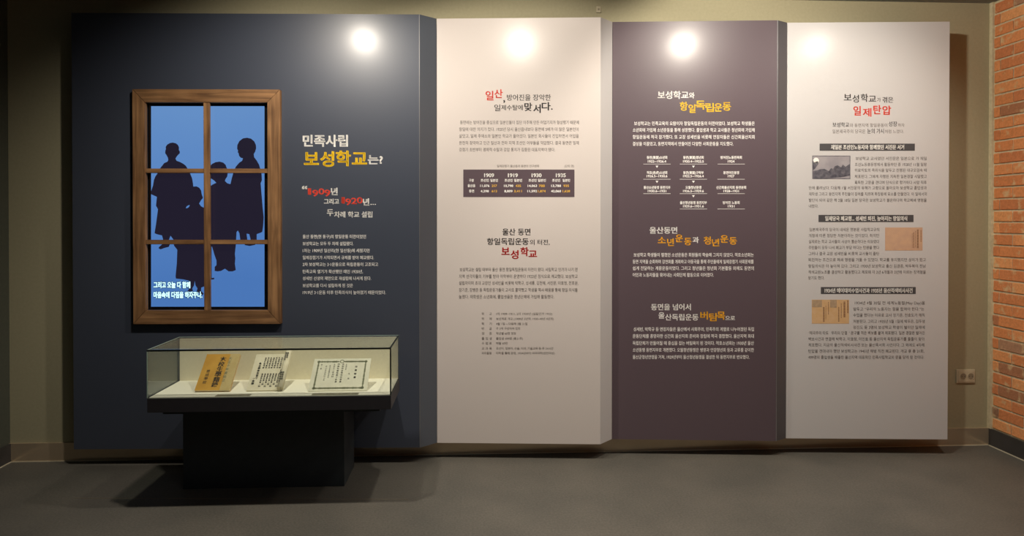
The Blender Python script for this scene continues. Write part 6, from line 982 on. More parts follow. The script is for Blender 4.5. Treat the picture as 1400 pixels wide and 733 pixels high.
0,0,59,12,-16,13,0,-85,54,0,0,-44,-73,0,0,-13,164,0,0,13,-74,0,0,44,54,0,0,85,47785,184,3,4,136,145,0,-35,-89,0,0,35,6,-19,-103,0,-14,109,0,0,-44,16,0,0,58,12,-143,32,0,-14,163,0,0,14,-73,0,0,22,52,0,
0,62,-121,0,0,-62,52,0,0,-22,47805,184,4,4,136,145,0,-34,-89,0,0,34,16,45,-96,-26,-2,-20,-6,-12,-11,-4,-13,4,-14,12,-10,20,-6,26,-2,26,2,19,6,12,10,4,14,-4,13,-12,11,-19,6,16,-26,-11,19,-1,14,-4,9,-6,
3,-8,-3,-8,-9,-6,-14,-4,-19,-1,-19,1,-15,4,-9,6,-3,8,3,8,9,6,15,4,12,-63,42,0,-14,163,0,0,14,-73,0,0,20,52,0,0,61,-121,0,0,-61,52,0,0,-20,47896,184,3,4,138,137,0,-58,-93,0,0,58,12,-16,14,0,-85,25,0,0,
-45,-44,0,0,-14,164,0,0,14,-45,0,0,45,25,0,0,85,4,-83,-130,0,45,42,0,0,-45,47926,184,3,4,31,159,0,-61,121,0,0,61,4,-16,-13,0,-34,-89,0,0,34,20,-22,-101,0,-14,44,0,0,-47,17,0,0,61,9,0,0,-14,43,0,0,-47,
16,0,0,61,-54,0,0,23,73,0,0,14,-163,0,0,-14,73,0,0,-23,47928,184,4,4,31,157,0,-64,121,0,0,64,4,-16,-13,0,-37,-89,0,0,37,8,-37,-71,0,-14,75,0,0,-36,16,0,0,36,73,0,0,14,6,-143,-33,0,-52,125,0,0,14,-109,
0,0,38,48124,184,4,4,19,150,0,-85,85,0,0,85,4,-16,-14,0,-57,-52,0,0,57,4,106,29,0,-130,16,0,0,130,6,-116,-117,0,-58,122,0,0,14,-105,0,0,44,48143,184,4,4,19,154,0,-74,85,0,0,74,4,-16,-14,0,-47,-52,0,0,
47,4,106,25,0,-103,16,0,0,103,27,-65,-98,0,-18,-54,0,0,-13,53,0,-5,-13,-13,-11,-19,-9,-23,-5,6,-13,20,4,18,8,14,9,11,12,10,-12,15,-9,17,-8,20,-4,6,13,-23,5,-19,9,-13,12,-5,12,53,0,0,13,-53,0,0,18,
48149,184,4,6,33,47,0,-14,101,0,0,-49,16,0,0,63,8,-133,107,0,-86,84,0,0,86,-16,0,0,-28,-51,0,0,28,4,0,-41,51,0,0,-31,-51,0,8,100,83,0,-109,16,0,0,49,27,0,0,13,-27,0,0,47,48152,184,4,8,17,152,0,-89,84,
0,0,89,-16,0,0,-30,-51,0,0,30,4,0,-43,51,0,0,-33,-51,0,8,100,89,0,-133,16,0,0,65,27,0,0,14,-27,0,0,54,6,-112,-120,0,-57,120,0,0,14,-104,0,0,43,48155,184,4,8,17,155,0,-84,84,0,0,84,-16,0,0,-27,-51,0,0,
27,4,0,-41,51,0,0,-30,-51,0,8,100,81,0,-105,16,0,0,48,27,0,0,14,-27,0,0,43,8,-113,-178,118,0,0,13,-101,0,0,36,98,0,0,14,-115,0,48156,184,4,8,17,158,0,-79,84,0,0,79,-16,0,0,-26,-51,0,0,26,4,0,-39,51,0,
0,-27,-51,0,8,100,73,0,-93,16,0,0,41,27,0,0,13,-27,0,0,39,12,-114,-179,121,0,0,14,-105,0,0,19,98,0,0,44,-114,0,0,-13,98,0,0,-18,-98,0,48169,184,5,16,93,52,-25,-2,-19,-7,-12,-11,-4,-14,4,-14,12,-11,19,
-6,25,-2,25,2,18,6,12,11,4,14,-4,14,-12,11,-18,7,16,-25,-11,18,-2,13,-4,9,-6,3,-9,-3,-8,-9,-7,-13,-4,-18,-1,-18,1,-14,4,-8,7,-3,8,3,9,8,6,14,4,8,-58,117,0,-83,84,0,0,83,-16,0,0,-27,-51,0,0,27,4,0,-40,
51,0,0,-30,-51,0,8,100,81,0,-108,16,0,0,49,27,0,0,14,-27,0,0,45,48176,184,3,8,16,148,0,-118,70,0,0,118,-16,0,0,-44,-38,0,0,44,4,0,-57,38,0,0,-48,-38,0,12,76,119,0,-168,15,0,0,86,25,0,0,-96,16,0,0,181,
-16,0,0,-71,-25,0,0,68,48260,184,2,4,34,91,50,0,0,-48,-50,0,16,-17,108,0,-121,83,0,0,55,42,0,0,-101,17,0,0,181,-17,0,0,-67,-42,0,0,53,-16,0,0,-47,-50,0,0,47,48268,184,3,4,35,118,49,0,0,-26,-49,0,16,
-16,65,0,-79,82,0,0,34,41,0,0,-41,17,0,0,94,-17,0,0,-40,-41,0,0,32,-17,0,0,-26,-49,0,0,26,12,8,-170,122,0,0,13,-106,0,0,19,100,0,0,44,-117,0,0,-14,100,0,0,-17,-99,0,48317,184,4,4,35,112,49,0,0,-30,
-49,0,6,3,-34,0,-13,104,0,0,-51,17,0,0,64,4,-58,75,41,0,0,-23,-41,0,16,41,65,0,-29,-41,0,0,19,-17,0,0,-30,-49,0,0,30,-16,0,0,-87,82,0,0,18,41,0,0,-28,17,0,0,107,48320,184,4,4,35,108,49,0,0,-32,-49,0,
4,107,43,0,-26,-41,0,0,26,16,-82,34,0,-91,82,0,0,18,41,0,0,-49,17,0,0,134,-17,0,0,-33,-41,0,0,21,-17,0,0,-32,-49,0,0,32,6,8,-109,0,-56,120,0,0,14,-104,0,0,42,48324,184,4,4,35,118,49,0,0,-26,-49,0,4,
107,35,0,-20,-41,0,0,20,16,-82,30,0,-79,82,0,0,16,41,0,0,-23,17,0,0,94,-17,0,0,-25,-41,0,0,17,-17,0,0,-26,-49,0,0,26,12,8,-170,122,0,0,13,-106,0,0,19,100,0,0,43,-117,0,0,-13,100,0,0,-17,-99,0,48337,
184,5,4,35,112,49,0,0,-30,-49,0,16,64,-30,-25,-2,-19,-7,-12,-10,-4,-15,4,-14,12,-10,19,-7,25,-2,25,2,19,7,12,10,4,14,-4,15,-12,10,-19,7,16,-25,-11,19,-1,13,-4,9,-7,3,-9,-3,-8,-9,-7,-13,-4,-19,-1,-18,
1,-14,4,-9,7,-3,8,3,9,9,7,14,4,4,20,84,41,0,0,-23,-41,0,16,41,66,0,-29,-41,0,0,18,-17,0,0,-29,-49,0,0,29,-16,0,0,-85,82,0,0,16,41,0,0,-29,17,0,0,109,48372,184,2,4,46,107,92,0,0,-33,-92,0,16,-17,79,0,
-93,54,0,0,-39,-73,0,0,-14,164,0,0,14,-74,0,0,39,54,0,0,93,-16,0,0,-33,-92,0,0,33,48373,184,3,6,28,41,0,-14,109,0,0,-43,16,0,0,57,4,-105,87,88,0,0,-21,-88,0,16,-16,54,0,-68,51,0,0,-21,-73,0,0,-14,163,
0,0,14,-73,0,0,21,52,0,0,68,-16,0,0,-20,-88,0,0,20,48376,184,3,4,48,122,88,0,0,-23,-88,0,16,-38,-32,0,-14,163,0,0,14,-73,0,0,19,52,0,0,72,-16,0,0,-22,-88,0,0,22,-16,0,0,-72,51,0,0,-19,6,-52,-28,0,-51,
124,0,0,14,-107,0,0,37,48512,184,3,8,31,158,0,-78,122,0,0,78,-17,0,0,-25,-89,0,0,25,4,0,-38,89,0,0,-27,-89,0,8,-37,-35,0,-13,73,0,0,-61,17,0,0,61,74,0,0,13,48516,184,4,8,32,160,0,-73,120,0,0,73,-16,0,
0,-23,-88,0,0,23,4,0,-36,88,0,0,-23,-88,0,8,-38,-31,0,-14,75,0,0,-35,16,0,0,35,73,0,0,14,6,-143,-32,0,-50,125,0,0,14,-109,0,0,36,48520,184,3,8,32,163,0,-60,120,0,0,60,-16,0,0,-17,-88,0,0,17,4,0,-30,
88,0,0,-17,-88,0,20,-18,-130,128,0,0,13,-112,0,0,18,106,0,0,40,-52,0,0,18,73,0,0,13,-163,0,0,-13,73,0,0,-18,-53,0,0,-12,106,0,0,-16,-106,0,48537,184,3,8,32,162,0,-61,120,0,0,61,-16,0,0,-17,-88,0,0,17,
4,0,-30,88,0,0,-18,-88,0,20,-38,-28,0,-13,73,0,0,-19,-53,0,0,-68,126,0,0,13,-109,0,0,16,103,0,0,12,-103,0,0,15,107,0,0,12,-54,0,0,19,73,0,0,13,48708,184,3,4,141,165,0,-181,17,0,0,181,8,-138,-15,0,
-122,85,0,0,122,-16,0,0,-48,-52,0,0,48,4,0,-61,52,0,0,-47,-52,0,48712,184,4,8,19,152,0,-89,85,0,0,89,-16,0,0,-30,-52,0,0,30,4,0,-43,52,0,0,-33,-52,0,4,106,89,0,-133,16,0,0,133,6,-117,-120,0,-57,122,0,
0,14,-106,0,0,43,49324,184,2,21,54,150,0,-33,-3,-24,-10,-24,-15,-19,-19,-14,11,-13,14,10,13,14,10,17,8,19,7,-18,10,-16,12,-13,14,-9,11,13,-18,13,-15,18,-10,23,-3,23,0,33,8,61,15,0,-181,17,0,0,94,30,0,
0,14,-30,0,0,73,49328,184,3,21,54,154,0,-22,-3,-20,-9,-18,-14,-14,-19,-10,9,-13,15,7,13,11,10,13,7,15,8,-14,10,-11,12,-10,14,-7,8,13,-18,10,-14,13,-9,16,-3,19,0,22,8,63,11,0,-133,16,0,0,64,27,0,0,14,
-27,0,0,55,6,-112,-120,0,-57,120,0,0,14,-103,0,0,43,49332,184,3,21,54,159,0,-14,-3,-19,-9,-17,-14,-14,-19,-9,8,-13,15,7,13,10,11,13,7,14,7,-13,10,-10,12,-9,14,-7,9,13,-18,9,-14,12,-9,16,-3,17,0,14,8,
63,6,0,-94,16,0,0,41,27,0,0,14,-27,0,0,39,12,-114,-179,121,0,0,14,-105,0,0,19,98,0,0,44,-114,0,0,-13,98,0,0,-18,-98,0,49345,184,4,16,93,51,-25,-2,-19,-7,-12,-10,-4,-14,4,-14,12,-11,19,-6,25,-2,25,2,
18,6,12,11,4,14,-4,14,-12,10,-18,7,16,-25,-11,18,-2,13,-4,9,-6,3,-8,-3,-9,-9,-6,-13,-4,-18,-1,-18,1,-14,4,-8,6,-3,9,3,8,8,6,14,4,21,-21,120,0,-18,-3,-20,-9,-18,-14,-15,-19,-10,9,-13,15,8,12,10,10,13,
8,15,7,-13,10,-12,12,-9,14,-7,8,13,-17,9,-14,13,-9,16,-4,18,0,20,8,64,9,0,-109,16,0,0,49,27,0,0,14,-27,0,0,46,49353,184,3,6,41,46,0,-14,105,0,0,-48,16,0,0,62,21,-114,108,0,-24,-3,-15,-7,-16,-12,-13,
-16,-11,9,-13,12,8,11,9,8,11,6,13,6,-11,8,-10,10,-9,11,-6,9,13,-15,9,-12,12,-7,14,-2,15,0,24,12,44,8,0,-105,15,0,0,47,24,0,0,-48,15,0,0,109,-15,0,0,-47,-24,0,0,44,49373,184,4,16,103,50,-25,-3,-19,-6,
-12,-10,-4,-14,4,-13,12,-11,19,-6,25,-2,25,2,19,6,12,11,4,13,-4,14,-12,10,-19,6,16,-25,-10,18,-2,14,-3,9,-7,3,-8,-3,-8,-9,-6,-14,-4,-18,-1,-18,1,-14,4,-9,6,-3,8,3,8,9,7,14,3,21,-37,119,0,-24,-3,-16,
-7,-15,-12,-13,-16,-10,9,-13,12,7,11,9,8,12,6,12,6,-11,8,-10,10,-8,12,-6,8,13,-15,8,-12,12,-7,14,-2,15,0,24,12,44,8,0,-103,15,0,0,44,24,0,0,-49,15,0,0,111,-15,0,0,-48,-24,0,0,45,49436,184,2,8,142,165,
0,-61,-42,0,0,-14,42,0,0,-106,17,0,0,181,21,-102,-15,0,-33,-4,-25,-10,-23,-15,-19,-18,-14,10,-13,15,10,12,14,11,17,7,19,8,-18,10,-16,13,-13,14,-10,10,13,-18,13,-15,19,-10,22,-4,24,0,33,49440,184,3,8,
142,165,0,-42,-39,0,0,-14,39,0,0,-79,17,0,0,135,21,-104,-11,0,-22,-3,-20,-9,-18,-14,-15,-19,-10,9,-13,15,8,13,10,10,14,7,15,7,-14,10,-12,12,-10,14,-7,9,13,-18,10,-14,13,-9,17,-3,19,0,22,6,-29,-109,0,
-57,120,0,0,14,-104,0,0,43,49444,184,3,8,142,165,0,-32,-39,0,0,-14,39,0,0,-47,17,0,0,93,12,-116,-178,122,0,0,13,-106,0,0,19,100,0,0,44,-117,0,0,-13,100,0,0,-18,-99,0,21,12,128,0,-17,-3,-19,-9,-17,-15,
-13,-18,-9,9,-13,15,7,12,10,10,12,8,14,7,-13,10,-11,12,-9,14,-6,9,13,-18,9,-14,12,-9,16,-4,17,0,17,49456,184,3,8,103,131,0,-14,39,0,0,-55,17,0,0,103,-17,0,0,-34,21,-87,27,0,-19,-3,-19,-9,-17,-14,-14,
-19,-9,9,-14,14,8,13,10,10,12,7,14,8,-13,10,-11,12,-9,14,-7,9,13,-18,9,-14,13,-9,16,-4,17,0,20,40,52,-104,0,-9,-2,-12,-4,-11,-8,-11,-12,-10,-11,9,-7,11,-5,11,-2,13,0,9,-16,0,0,-9,-2,-14,-7,-13,-12,
-11,-15,-8,8,-12,12,6,10,8,8,9,6,10,5,-11,7,-9,10,-9,12,-6,11,7,10,8,7,10,5,11,6,-11,8,-9,10,-8,12,-6,9,12,-16,8,-11,11,-7,13,-3,14,0,9,49457,184,4,16,99,53,-25,-2,-19,-7,-12,-11,-4,-14,4,-15,12,-10,
19,-7,25,-2,25,2,19,7,12,10,4,15,-4,14,-12,11,-19,7,16,-25,-11,19,-2,13,-4,9,-6,3,-9,-3,-9,-9,-6,-13,-5,-19,-1,-18,1,-14,5,-9,6,-3,9,3,9,9,6,14,4,21,-25,117,0,-18,-4,-20,-9,-18,-14,-14,-19,-10,9,-14,
15,8,13,11,10,13,7,15,7,-14,10,-11,12,-9,14,-7,9,13,-18,9,-14,13,-9,17,-3,18,0,18,8,31,-28,0,-14,39,0,0,-55,17,0,0,107,-17,0,0,-38,49464,184,3,4,148,165,0,-181,16,0,0,181,8,-53,-3,0,-61,-30,0,0,-14,
30,0,0,-93,16,0,0,168,21,-79,-14,0,-34,-3,-23,-8,-22,-12,-19,-17,-14,10,-13,13,10,10,13,9,15,6,18,6,-16,8,-14,9,-12,12,-10,10,13,-16,14,-12,18,-7,21,-2,21,0,34,49548,184,2,8,83,66,0,-44,-73,0,0,-14,
164,0,0,14,-75,0,0,44,21,-17,87,0,-14,-5,-21,-16,-19,-21,-14,-24,-8,8,-14,20,7,19,11,17,15,11,18,12,-18,16,-15,19,-11,21,-7,7,14,-24,8,-21,14,-15,19,-6,21,0,14,49549,184,3,6,28,43,0,-13,109,0,0,-46,
16,0,0,59,8,-70,59,0,-27,-73,0,0,-14,164,0,0,14,-74,0,0,27,21,-17,61,0,-9,-5,-17,-14,-14,-21,-11,-23,-6,6,-13,20,5,19,8,16,12,11,14,11,-14,15,-12,19,-8,20,-5,6,13,-23,6,-20,11,-15,14,-5,17,0,9,49604,
184,3,10,10,25,28,0,32,2,32,4,-1,13,-37,-4,0,37,-16,0,0,-38,-40,0,12,101,122,0,-167,16,0,0,83,21,0,0,-93,16,0,0,181,-16,0,0,-74,-21,0,0,70,21,-77,-10,0,-16,-3,-16,-7,-15,-12,-12,-17,-8,9,-13,13,7,11,
9,9,11,6,12,6,-11,8,-10,10,-8,12,-6,8,13,-15,8,-12,11,-7,14,-3,14,0,16,49688,184,2,21,83,159,0,-10,-5,-18,-15,-16,-21,-12,-24,-6,7,-14,21,6,19,9,16,12,11,15,11,-15,16,-12,19,-9,21,-6,6,14,-24,6,-20,
12,-15,16,-6,18,0,10,8,-90,-95,0,-14,73,0,0,-66,17,0,0,66,73,0,0,14,49692,184,3,21,83,161,0,-9,-5,-17,-15,-15,-20,-12,-23,-6,6,-13,21,5,18,9,16,12,11,15,11,-15,16,-12,18,-9,20,-5,7,13,-24,7,-20,11,
-14,15,-6,17,0,9,8,-90,-88,0,-13,75,0,0,-37,16,0,0,37,73,0,0,13,6,-143,-32,0,-53,125,0,0,14,-109,0,0,39,49696,184,2,21,83,164,0,-6,-5,-16,-15,-13,-20,-9,-24,-6,6,-12,20,4,19,8,16,10,12,14,11,-14,16,
-10,19,-8,21,-4,5,12,-23,6,-21,9,-14,13,-6,16,0,6,20,-70,-178,128,0,0,13,-112,0,0,18,106,0,0,42,-52,0,0,18,73,0,0,13,-163,0,0,-13,73,0,0,-18,-53,0,0,-13,106,0,0,-16,-106,0,49789,184,5,8,38,53,0,-66,
119,0,0,66,-16,0,0,-20,-86,0,0,20,4,0,-33,86,0,0,-20,-86,0,4,86,165,0,-104,16,0,0,104,11,-145,-92,52,0,0,-26,17,0,0,27,24,2,25,3,-1,12,-41,-3,-41,-2,-37,0,21,52,75,0,-9,-3,-14,-9,-12,-14,-9,-18,-7,8,
-13,15,6,12,7,11,10,7,11,7,-10,10,-9,13,-7,15,-5,7,13,-18,6,-14,9,-9,11,-3,13,0,9,49845,184,4,8,31,57,0,-70,121,0,0,70,-16,0,0,-21,-89,0,0,21,4,0,-34,89,0,0,-23,-89,0,4,-37,83,0,-14,163,0,0,14,21,-90,
80,0,-8,-5,-16,-15,-14,-20,-10,-24,-6,6,-13,21,5,19,8,16,11,11,14,11,-14,16,-11,18,-8,21,-5,6,13,-23,6,-21,10,-14,14,-6,16,0,8,49884,184,2,4,141,165,0,-181,17,0,0,181,21,-100,-15,0,-33,-4,-25,-11,-24,
-15,-19,-19,-13,10,-14,15,10,14,14,10,17,8,20,8,-19,11,-16,13,-13,14,-9,10,13,-18,13,-16,18,-10,23,-4,24,0,33,49885,184,3,6,37,47,0,-13,105,0,0,-50,16,0,0,63,4,-16,118,0,-108,16,0,0,108,21,-101,-8,0,
-18,-3,-19,-9,-18,-15,-15,-18,-10,8,-13,15,8,13,10,10,13,8,15,7,-14,10,-12,13,-10,15,-7,8,13,-18,10,-15,14,-9,16,-3,19,0,18,49888,184,3,4,142,165,0,-132,16,0,0,132,6,-116,-120,0,-57,122,0,0,14,-105,0,
0,43,21,-2,110,0,-18,-3,-21,-9,-18,-15,-16,-18,-10,9,-13,14,8,13,11,10,13,8,16,7,-15,10,-12,13,-11,14,-7,9,13,-19,10,-14,15,-9,17,-3,20,0,18,49892,184,3,4,142,165,0,-93,16,0,0,93,12,-116,-179,122,0,0,
14,-106,0,0,19,100,0,0,44,-117,0,0,-14,101,0,0,-17,-100,0,21,15,128,0,-14,-3,-19,-10,-17,-14,-14,-19,-9,9,-14,15,8,13,10,10,13,8,14,7,-13,11,-12,12,-9,15,-7,8,13,-18,9,-14,13,-10,16,-3,18,0,14,49900,
184,4,4,142,165,0,-102,16,0,0,102,4,-117,-113,0,-65,117,0,0,65,4,-16,-13,0,-39,-84,0,0,39,21,-1,119,0,-17,-3,-20,-10,-17,-14,-14,-19,-10,9,-13,15,8,13,10,10,13,8,14,7,-13,11,-12,12,-10,15,-6,8,12,-18,
10,-14,13,-10,16,-3,19,0,17,50500,184,3,16,58,151,-18,-4,-15,-13,-9,-20,-3,-26,3,-26,9,-20,15,-12,18,-5,18,5,15,12,9,20,3,26,-3,26,-9,20,-15,13,16,-18,-10,12,-4,9,-10,6,-15,3,-20,-3,-20,-6,-15,-9,-10,
-12,-3,-12,3,-9,10,-6,15,-3,20,3,20,6,15,9,10,8,86,32,0,-181,17,0,0,95,30,0,0,14,-30,0,0,72,50501,184,4,16,60,155,-18,-4,-15,-8,-10,-14,-4,-17,4,-18,10,-13,15,-9,18,-3,19,3,15,9,10,13,4,18,-4,17,-10,
14,-15,8,16,-19,-11,13,-2,10,-6,6,-9,3,-11,-3,-12,-6,-9,-10,-6,-13,-2,-12,2,-10,6,-6,9,-3,12,3,11,6,9,10,6,6,-15,-88,0,-14,101,0,0,-52,16,0,0,66,8,-16,115,0,-106,16,0,0,46,27,0,0,14,-27,0,0,46,50504,
184,4,16,60,153,-18,-4,-15,-9,-10,-14,-4,-18,4,-18,10,-14,15,-9,18,-4,19,4,15,9,10,14,4,18,-4,18,-10,14,-15,9,16,-19,-11,13,-2,10,-6,6,-10,3,-12,-3,-12,-6,-10,-10,-6,-13,-2,-12,2,-10,6,-6,10,-3,12,3,
12,6,10,10,6,8,86,29,0,-133,16,0,0,65,27,0,0,13,-27,0,0,55,6,-112,-119,0,-58,120,0,0,14,-104,0,0,44,50506,184,7,16,60,155,-19,-3,-14,-9,-10,-13,-4,-17,4,-17,10,-13,14,-8,19,-3,19,3,14,8,10,13,4,17,-4,
17,-10,13,-14,9,16,-19,-11,12,-2,10,-6,6,-8,3,-12,-3,-11,-6,-9,-10,-6,-12,-2,-12,2,-10,6,-6,9,-3,11,3,12,6,8,10,6,16,75,-103,-14,-2,-10,-5,-7,-8,-3,-11,3,-10,7,-8,10,-5,14,-2,13,2,11,5,7,8,2,10,-2,11,
-7,8,-11,5,16,-13,-10,7,-1,6,-3,4,-4,1,-6,-1,-5,-4,-5,-6,-2,-7,-1,-8,1,-6,2,-4,5,-1,5,1,6,4,4,6,3,8,19,142,0,-90,16,0,0,36,27,0,0,14,-27,0,0,40,9,-121,-109,0,-67,9,0,29,3,17,4,-3,13,-19,-4,-17,-2,0,
53,8,70,15,0,-16,-38,0,0,-13,91,0,0,13,-37,0,0,16,50517,184,5,16,60,156,-18,-3,-15,-8,-10,-14,-4,-16,4,-18,10,-13,15,-8,18,-3,19,3,15,8,10,13,3,18,-3,16,-10,14,-15,8,16,-19,-11,13,-2,10,-5,6,-9,2,-11,
-2,-12,-6,-9,-10,-5,-13,-2,-12,2,-10,5,-6,9,-2,12,2,11,6,9,10,5,8,-12,-81,0,-72,114,0,0,72,-16,0,0,-23,-81,0,0,23,4,0,-36,81,0,0,-23,-81,0,8,81,165,0,-98,16,0,0,43,27,0,0,14,-27,0,0,41,50520,184,4,16,
60,155,-18,-3,-15,-9,-10,-14,-4,-17,4,-17,10,-14,15,-8,18,-3,19,3,15,8,10,14,4,17,-4,17,-10,14,-15,9,16,-19,-11,13,-2,10,-6,6,-9,3,-12,-3,-11,-6,-9,-10,-6,-13,-2,-12,2,-10,6,-6,9,-3,11,3,12,6,9,10,6,
8,86,26,0,-103,16,0,0,46,27,0,0,14,-27,0,0,43,40,-30,-111,0,-9,-2,-12,-4,-11,-8,-11,-12,-10,-11,9,-7,11,-5,11,-2,13,0,9,-16,0,0,-9,-2,-14,-7,-13,-12,-11,-15,-8,8,-12,12,6,10,8,8,9,6,10,5,-11,7,-9,10,
-9,12,-6,11,7,10,8,7,10,5,11,6,-11,8,-9,10,-8,12,-6,8,12,-15,8,-11,11,-7,13,-3,14,0,9,50526,184,5,16,60,155,-18,-3,-15,-9,-10,-13,-4,-18,4,-17,10,-13,15,-9,18,-3,19,3,15,9,10,13,4,17,-4,18,-10,13,-15,
9,16,-19,-11,13,-2,10,-6,6,-9,3,-12,-3,-11,-6,-9,-10,-6,-13,-2,-12,2,-10,6,-6,9,-3,11,3,12,6,9,10,6,8,86,26,0,-102,16,0,0,45,27,0,0,13,-27,0,0,44,12,-116,-164,0,-14,123,0,0,14,-27,0,0,39,25,0,0,13,
-120,0,0,-13,25,0,0,-39,4,16,39,38,0,0,-39,-38,0,50556,184,3,16,58,151,-18,-4,-15,-13,-9,-20,-3,-26,3,-26,9,-20,15,-12,18,-5,18,5,15,12,9,20,3,26,-3,26,-9,20,-15,13,16,-18,-10,12,-4,9,-10,6,-15,3,-20,
-3,-20,-6,-15,-9,-10,-12,-3,-12,3,-9,10,-6,15,-3,20,3,20,6,15,9,10,12,86,32,0,-181,17,0,0,68,29,0,0,14,-29,0,0,40,29,0,0,14,-29,0,0,45,50557,184,4,6,33,49,0,-13,101,0,0,-52,16,0,0,65,16,-90,106,-18,
-4,-15,-8,-10,-14,-4,-17,4,-18,10,-13,15,-9,18,-3,19,3,15,9,10,13,4,18,-4,17,-10,14,-15,8,16,-19,-11,13,-2,10,-6,6,-9,3,-11,-3,-12,-6,-9,-10,-6,-13,-2,-12,2,-10,6,-6,9,-3,12,3,11,6,9,10,6,12,86,27,0,
-107,16,0,0,27,27,0,0,14,-27,0,0,25,27,0,0,14,-27,0,0,27,50577,184,5,16,60,155,-18,-4,-15,-8,-10,-14,-4,-17,4,-17,10,-14,15,-8,18,-4,19,4,15,8,10,14,4,17,-4,17,-10,14,-15,8,16,-19,-10,13,-3,10,-5,6,
-9,3,-12,-3,-12,-6,-9,-10,-6,-13,-2,-12,2,-10,6,-6,9,-3,12,3,12,6,9,10,5,16,45,-85,-25,-3,-19,-6,-12,-11,-4,-14,4,-15,12,-10,19,-7,25,-2,24,2,19,7,12,10,4,15,-4,14,-12,11,-19,6,16,-24,-11,18,-1,13,-4,
9,-7,3,-8,-3,-9,-9,-6,-13,-4,-18,-2,-18,2,-14,4,-8,6,-3,9,3,8,8,7,14,4,12,59,127,0,-107,16,0,0,28,27,0,0,14,-27,0,0,25,27,0,0,13,-27,0,0,27,50612,184,2,16,58,137,12,-4,9,-10,6,-15,3,-20,-3,-20,-6,-15,
-9,-10,-12,-3,-12,3,-9,10,-6,15,-2,20,2,20,6,15,9,10,23,96,32,0,-69,-39,0,-5,23,-9,18,-14,11,-17,3,-18,-4,-14,-13,-9,-20,-4,-26,4,-26,9,-20,14,-12,18,-5,18,4,13,12,10,18,4,24,39,0,0,-99,17,0,0,181,
50613,184,3,6,38,49,0,-14,104,0,0,-51,17,0,0,65,16,-100,92,13,-2,9,-6,7,-9,2,-12,-2,-12,-7,-9,-9,-6,-13,-3,-12,3,-10,6,-6,9,-2,12,2,12,6,9,10,6,23,12,16,-18,-3,-15,-9,-10,-14,-3,-17,3,-18,10,-14,15,
-9,18,-3,17,3,14,7,10,12,5,15,37,0,0,-46,17,0,0,106,-17,0,0,-46,-37,0,-5,15,-10,11,-14,8,50616,184,3,16,59,139,13,-2,9,-6,7,-10,2,-12,-2,-12,-7,-10,-9,-6,-13,-2,-12,2,-10,6,-6,10,-2,12,2,12,6,10,10,6,
23,12,17,-18,-4,-15,-9,-10,-14,-3,-18,3,-18,10,-14,15,-9,18,-4,17,3,14,8,10,11,5,16,37,0,0,-70,17,0,0,133,-17,0,0,-50,-37,0,-5,16,-10,12,-14,8,6,-33,-106,0,-57,121,0,0,14,-104,0,0,43,50629,184,4,16,
59,143,13,-2,9,-6,7,-9,2,-11,-2,-11,-7,-9,-9,-6,-13,-2,-12,2,-10,6,-6,9,-2,11,2,11,6,9,10,6,8,-4,-82,0,-72,116,0,0,72,-17,0,0,-22,-83,0,0,22,4,0,-36,83,0,0,-23,-83,0,23,83,165,0,-43,-37,0,-5,14,-10,
11,-14,7,-17,3,-18,-3,-15,-9,-10,-13,-3,-17,3,-17,10,-13,15,-9,18,-3,17,3,14,7,10,11,5,15,37,0,0,-41,17,0,0,97,50632,184,3,16,59,141,12,-2,10,-6,6,-9,3,-11,-3,-12,-6,-9,-10,-6,-12,-2,-12,2,-9,6,-7,9,
-2,12,2,11,7,9,9,6,40,76,-84,0,-10,-2,-12,-4,-11,-8,-11,-12,-10,-11,9,-7,11,-5,11,-2,13,0,10,-16,0,0,-10,-2,-14,-7,-13,-12,-11,-15,-8,8,-12,12,6,10,8,8,9,6,10,5,-11,7,-9,10,-9,12,-6,11,7,10,8,7,10,5,
11,6,-11,8,-9,10,-8,12,-6,9,12,-16,8,-11,11,-7,13,-3,14,0,10,23,3,110,0,-45,-37,0,-5,14,-10,11,-14,8,-17,2,-18,-3,-15,-9,-10,-13,-3,-17,3,-17,10,-14,15,-8,18,-4,17,3,14,7,10,12,5,14,37,0,0,-44,17,0,0,
103,50640,184,3,4,148,165,0,-181,16,0,0,181,16,-113,-30,9,-3,8,-10,4,-15,2,-20,-2,-19,-4,-15,-8,-10,-9,-3,-10,3,-7,10,-5,15,-1,19,1,20,5,15,7,10,23,10,18,-16,-4,-12,-13,-8,-20,-3,-26,3,-26,8,-20,12,
-12,16,-5,15,4,12,12,8,18,3,23,23,0,0,-87,16,0,0,168,-16,0,0,-67,-23,0,-3,23,-9,17,-11,11,50668,184,3,16,58,137,12,-4,9,-10,6,-15,3,-20,-3,-20,-6,-15,-9,-10,-12,-3,-12,3,-9,10,-6,15,-2,20,2,20,6,15,9,
10,6,55,-22,41,0,0,-43,-41,0,2,20,0,12,23,39,65,0,-40,-46,0,-7,11,-9,9,-10,5,-12,1,-18,-4,-14,-13,-9,-20,-4,-26,4,-26,9,-20,14,-12,18,-5,13,2,10,6,9,9,7,12,45,0,0,-70,17,0,0,181,50669,184,4,6,38,49,0,
-14,104,0,0,-51,17,0,0,65,16,-100,92,13,-2,9,-6,7,-9,2,-12,-2,-12,-7,-9,-9,-6,-13,-3,-12,3,-10,6,-6,9,-2,12,2,12,6,9,10,6,5,95,-14,0,-27,-38,0,2,14,-2,13,23,-45,30,-18,-3,-15,-9,-10,-14,-3,-17,3,-18,
10,-14,15,-9,18,-3,12,1,10,4,8,5,7,7,46,0,0,-26,17,0,0,106,-17,0,0,-26,-45,0,-8,7,-8,5,-10,3,50672,184,4,16,59,139,13,-2,9,-7,7,-9,2,-13,-2,-12,-7,-10,-9,-6,-13,-2,-12,2,-10,6,-6,10,-2,12,2,13,6,9,10,
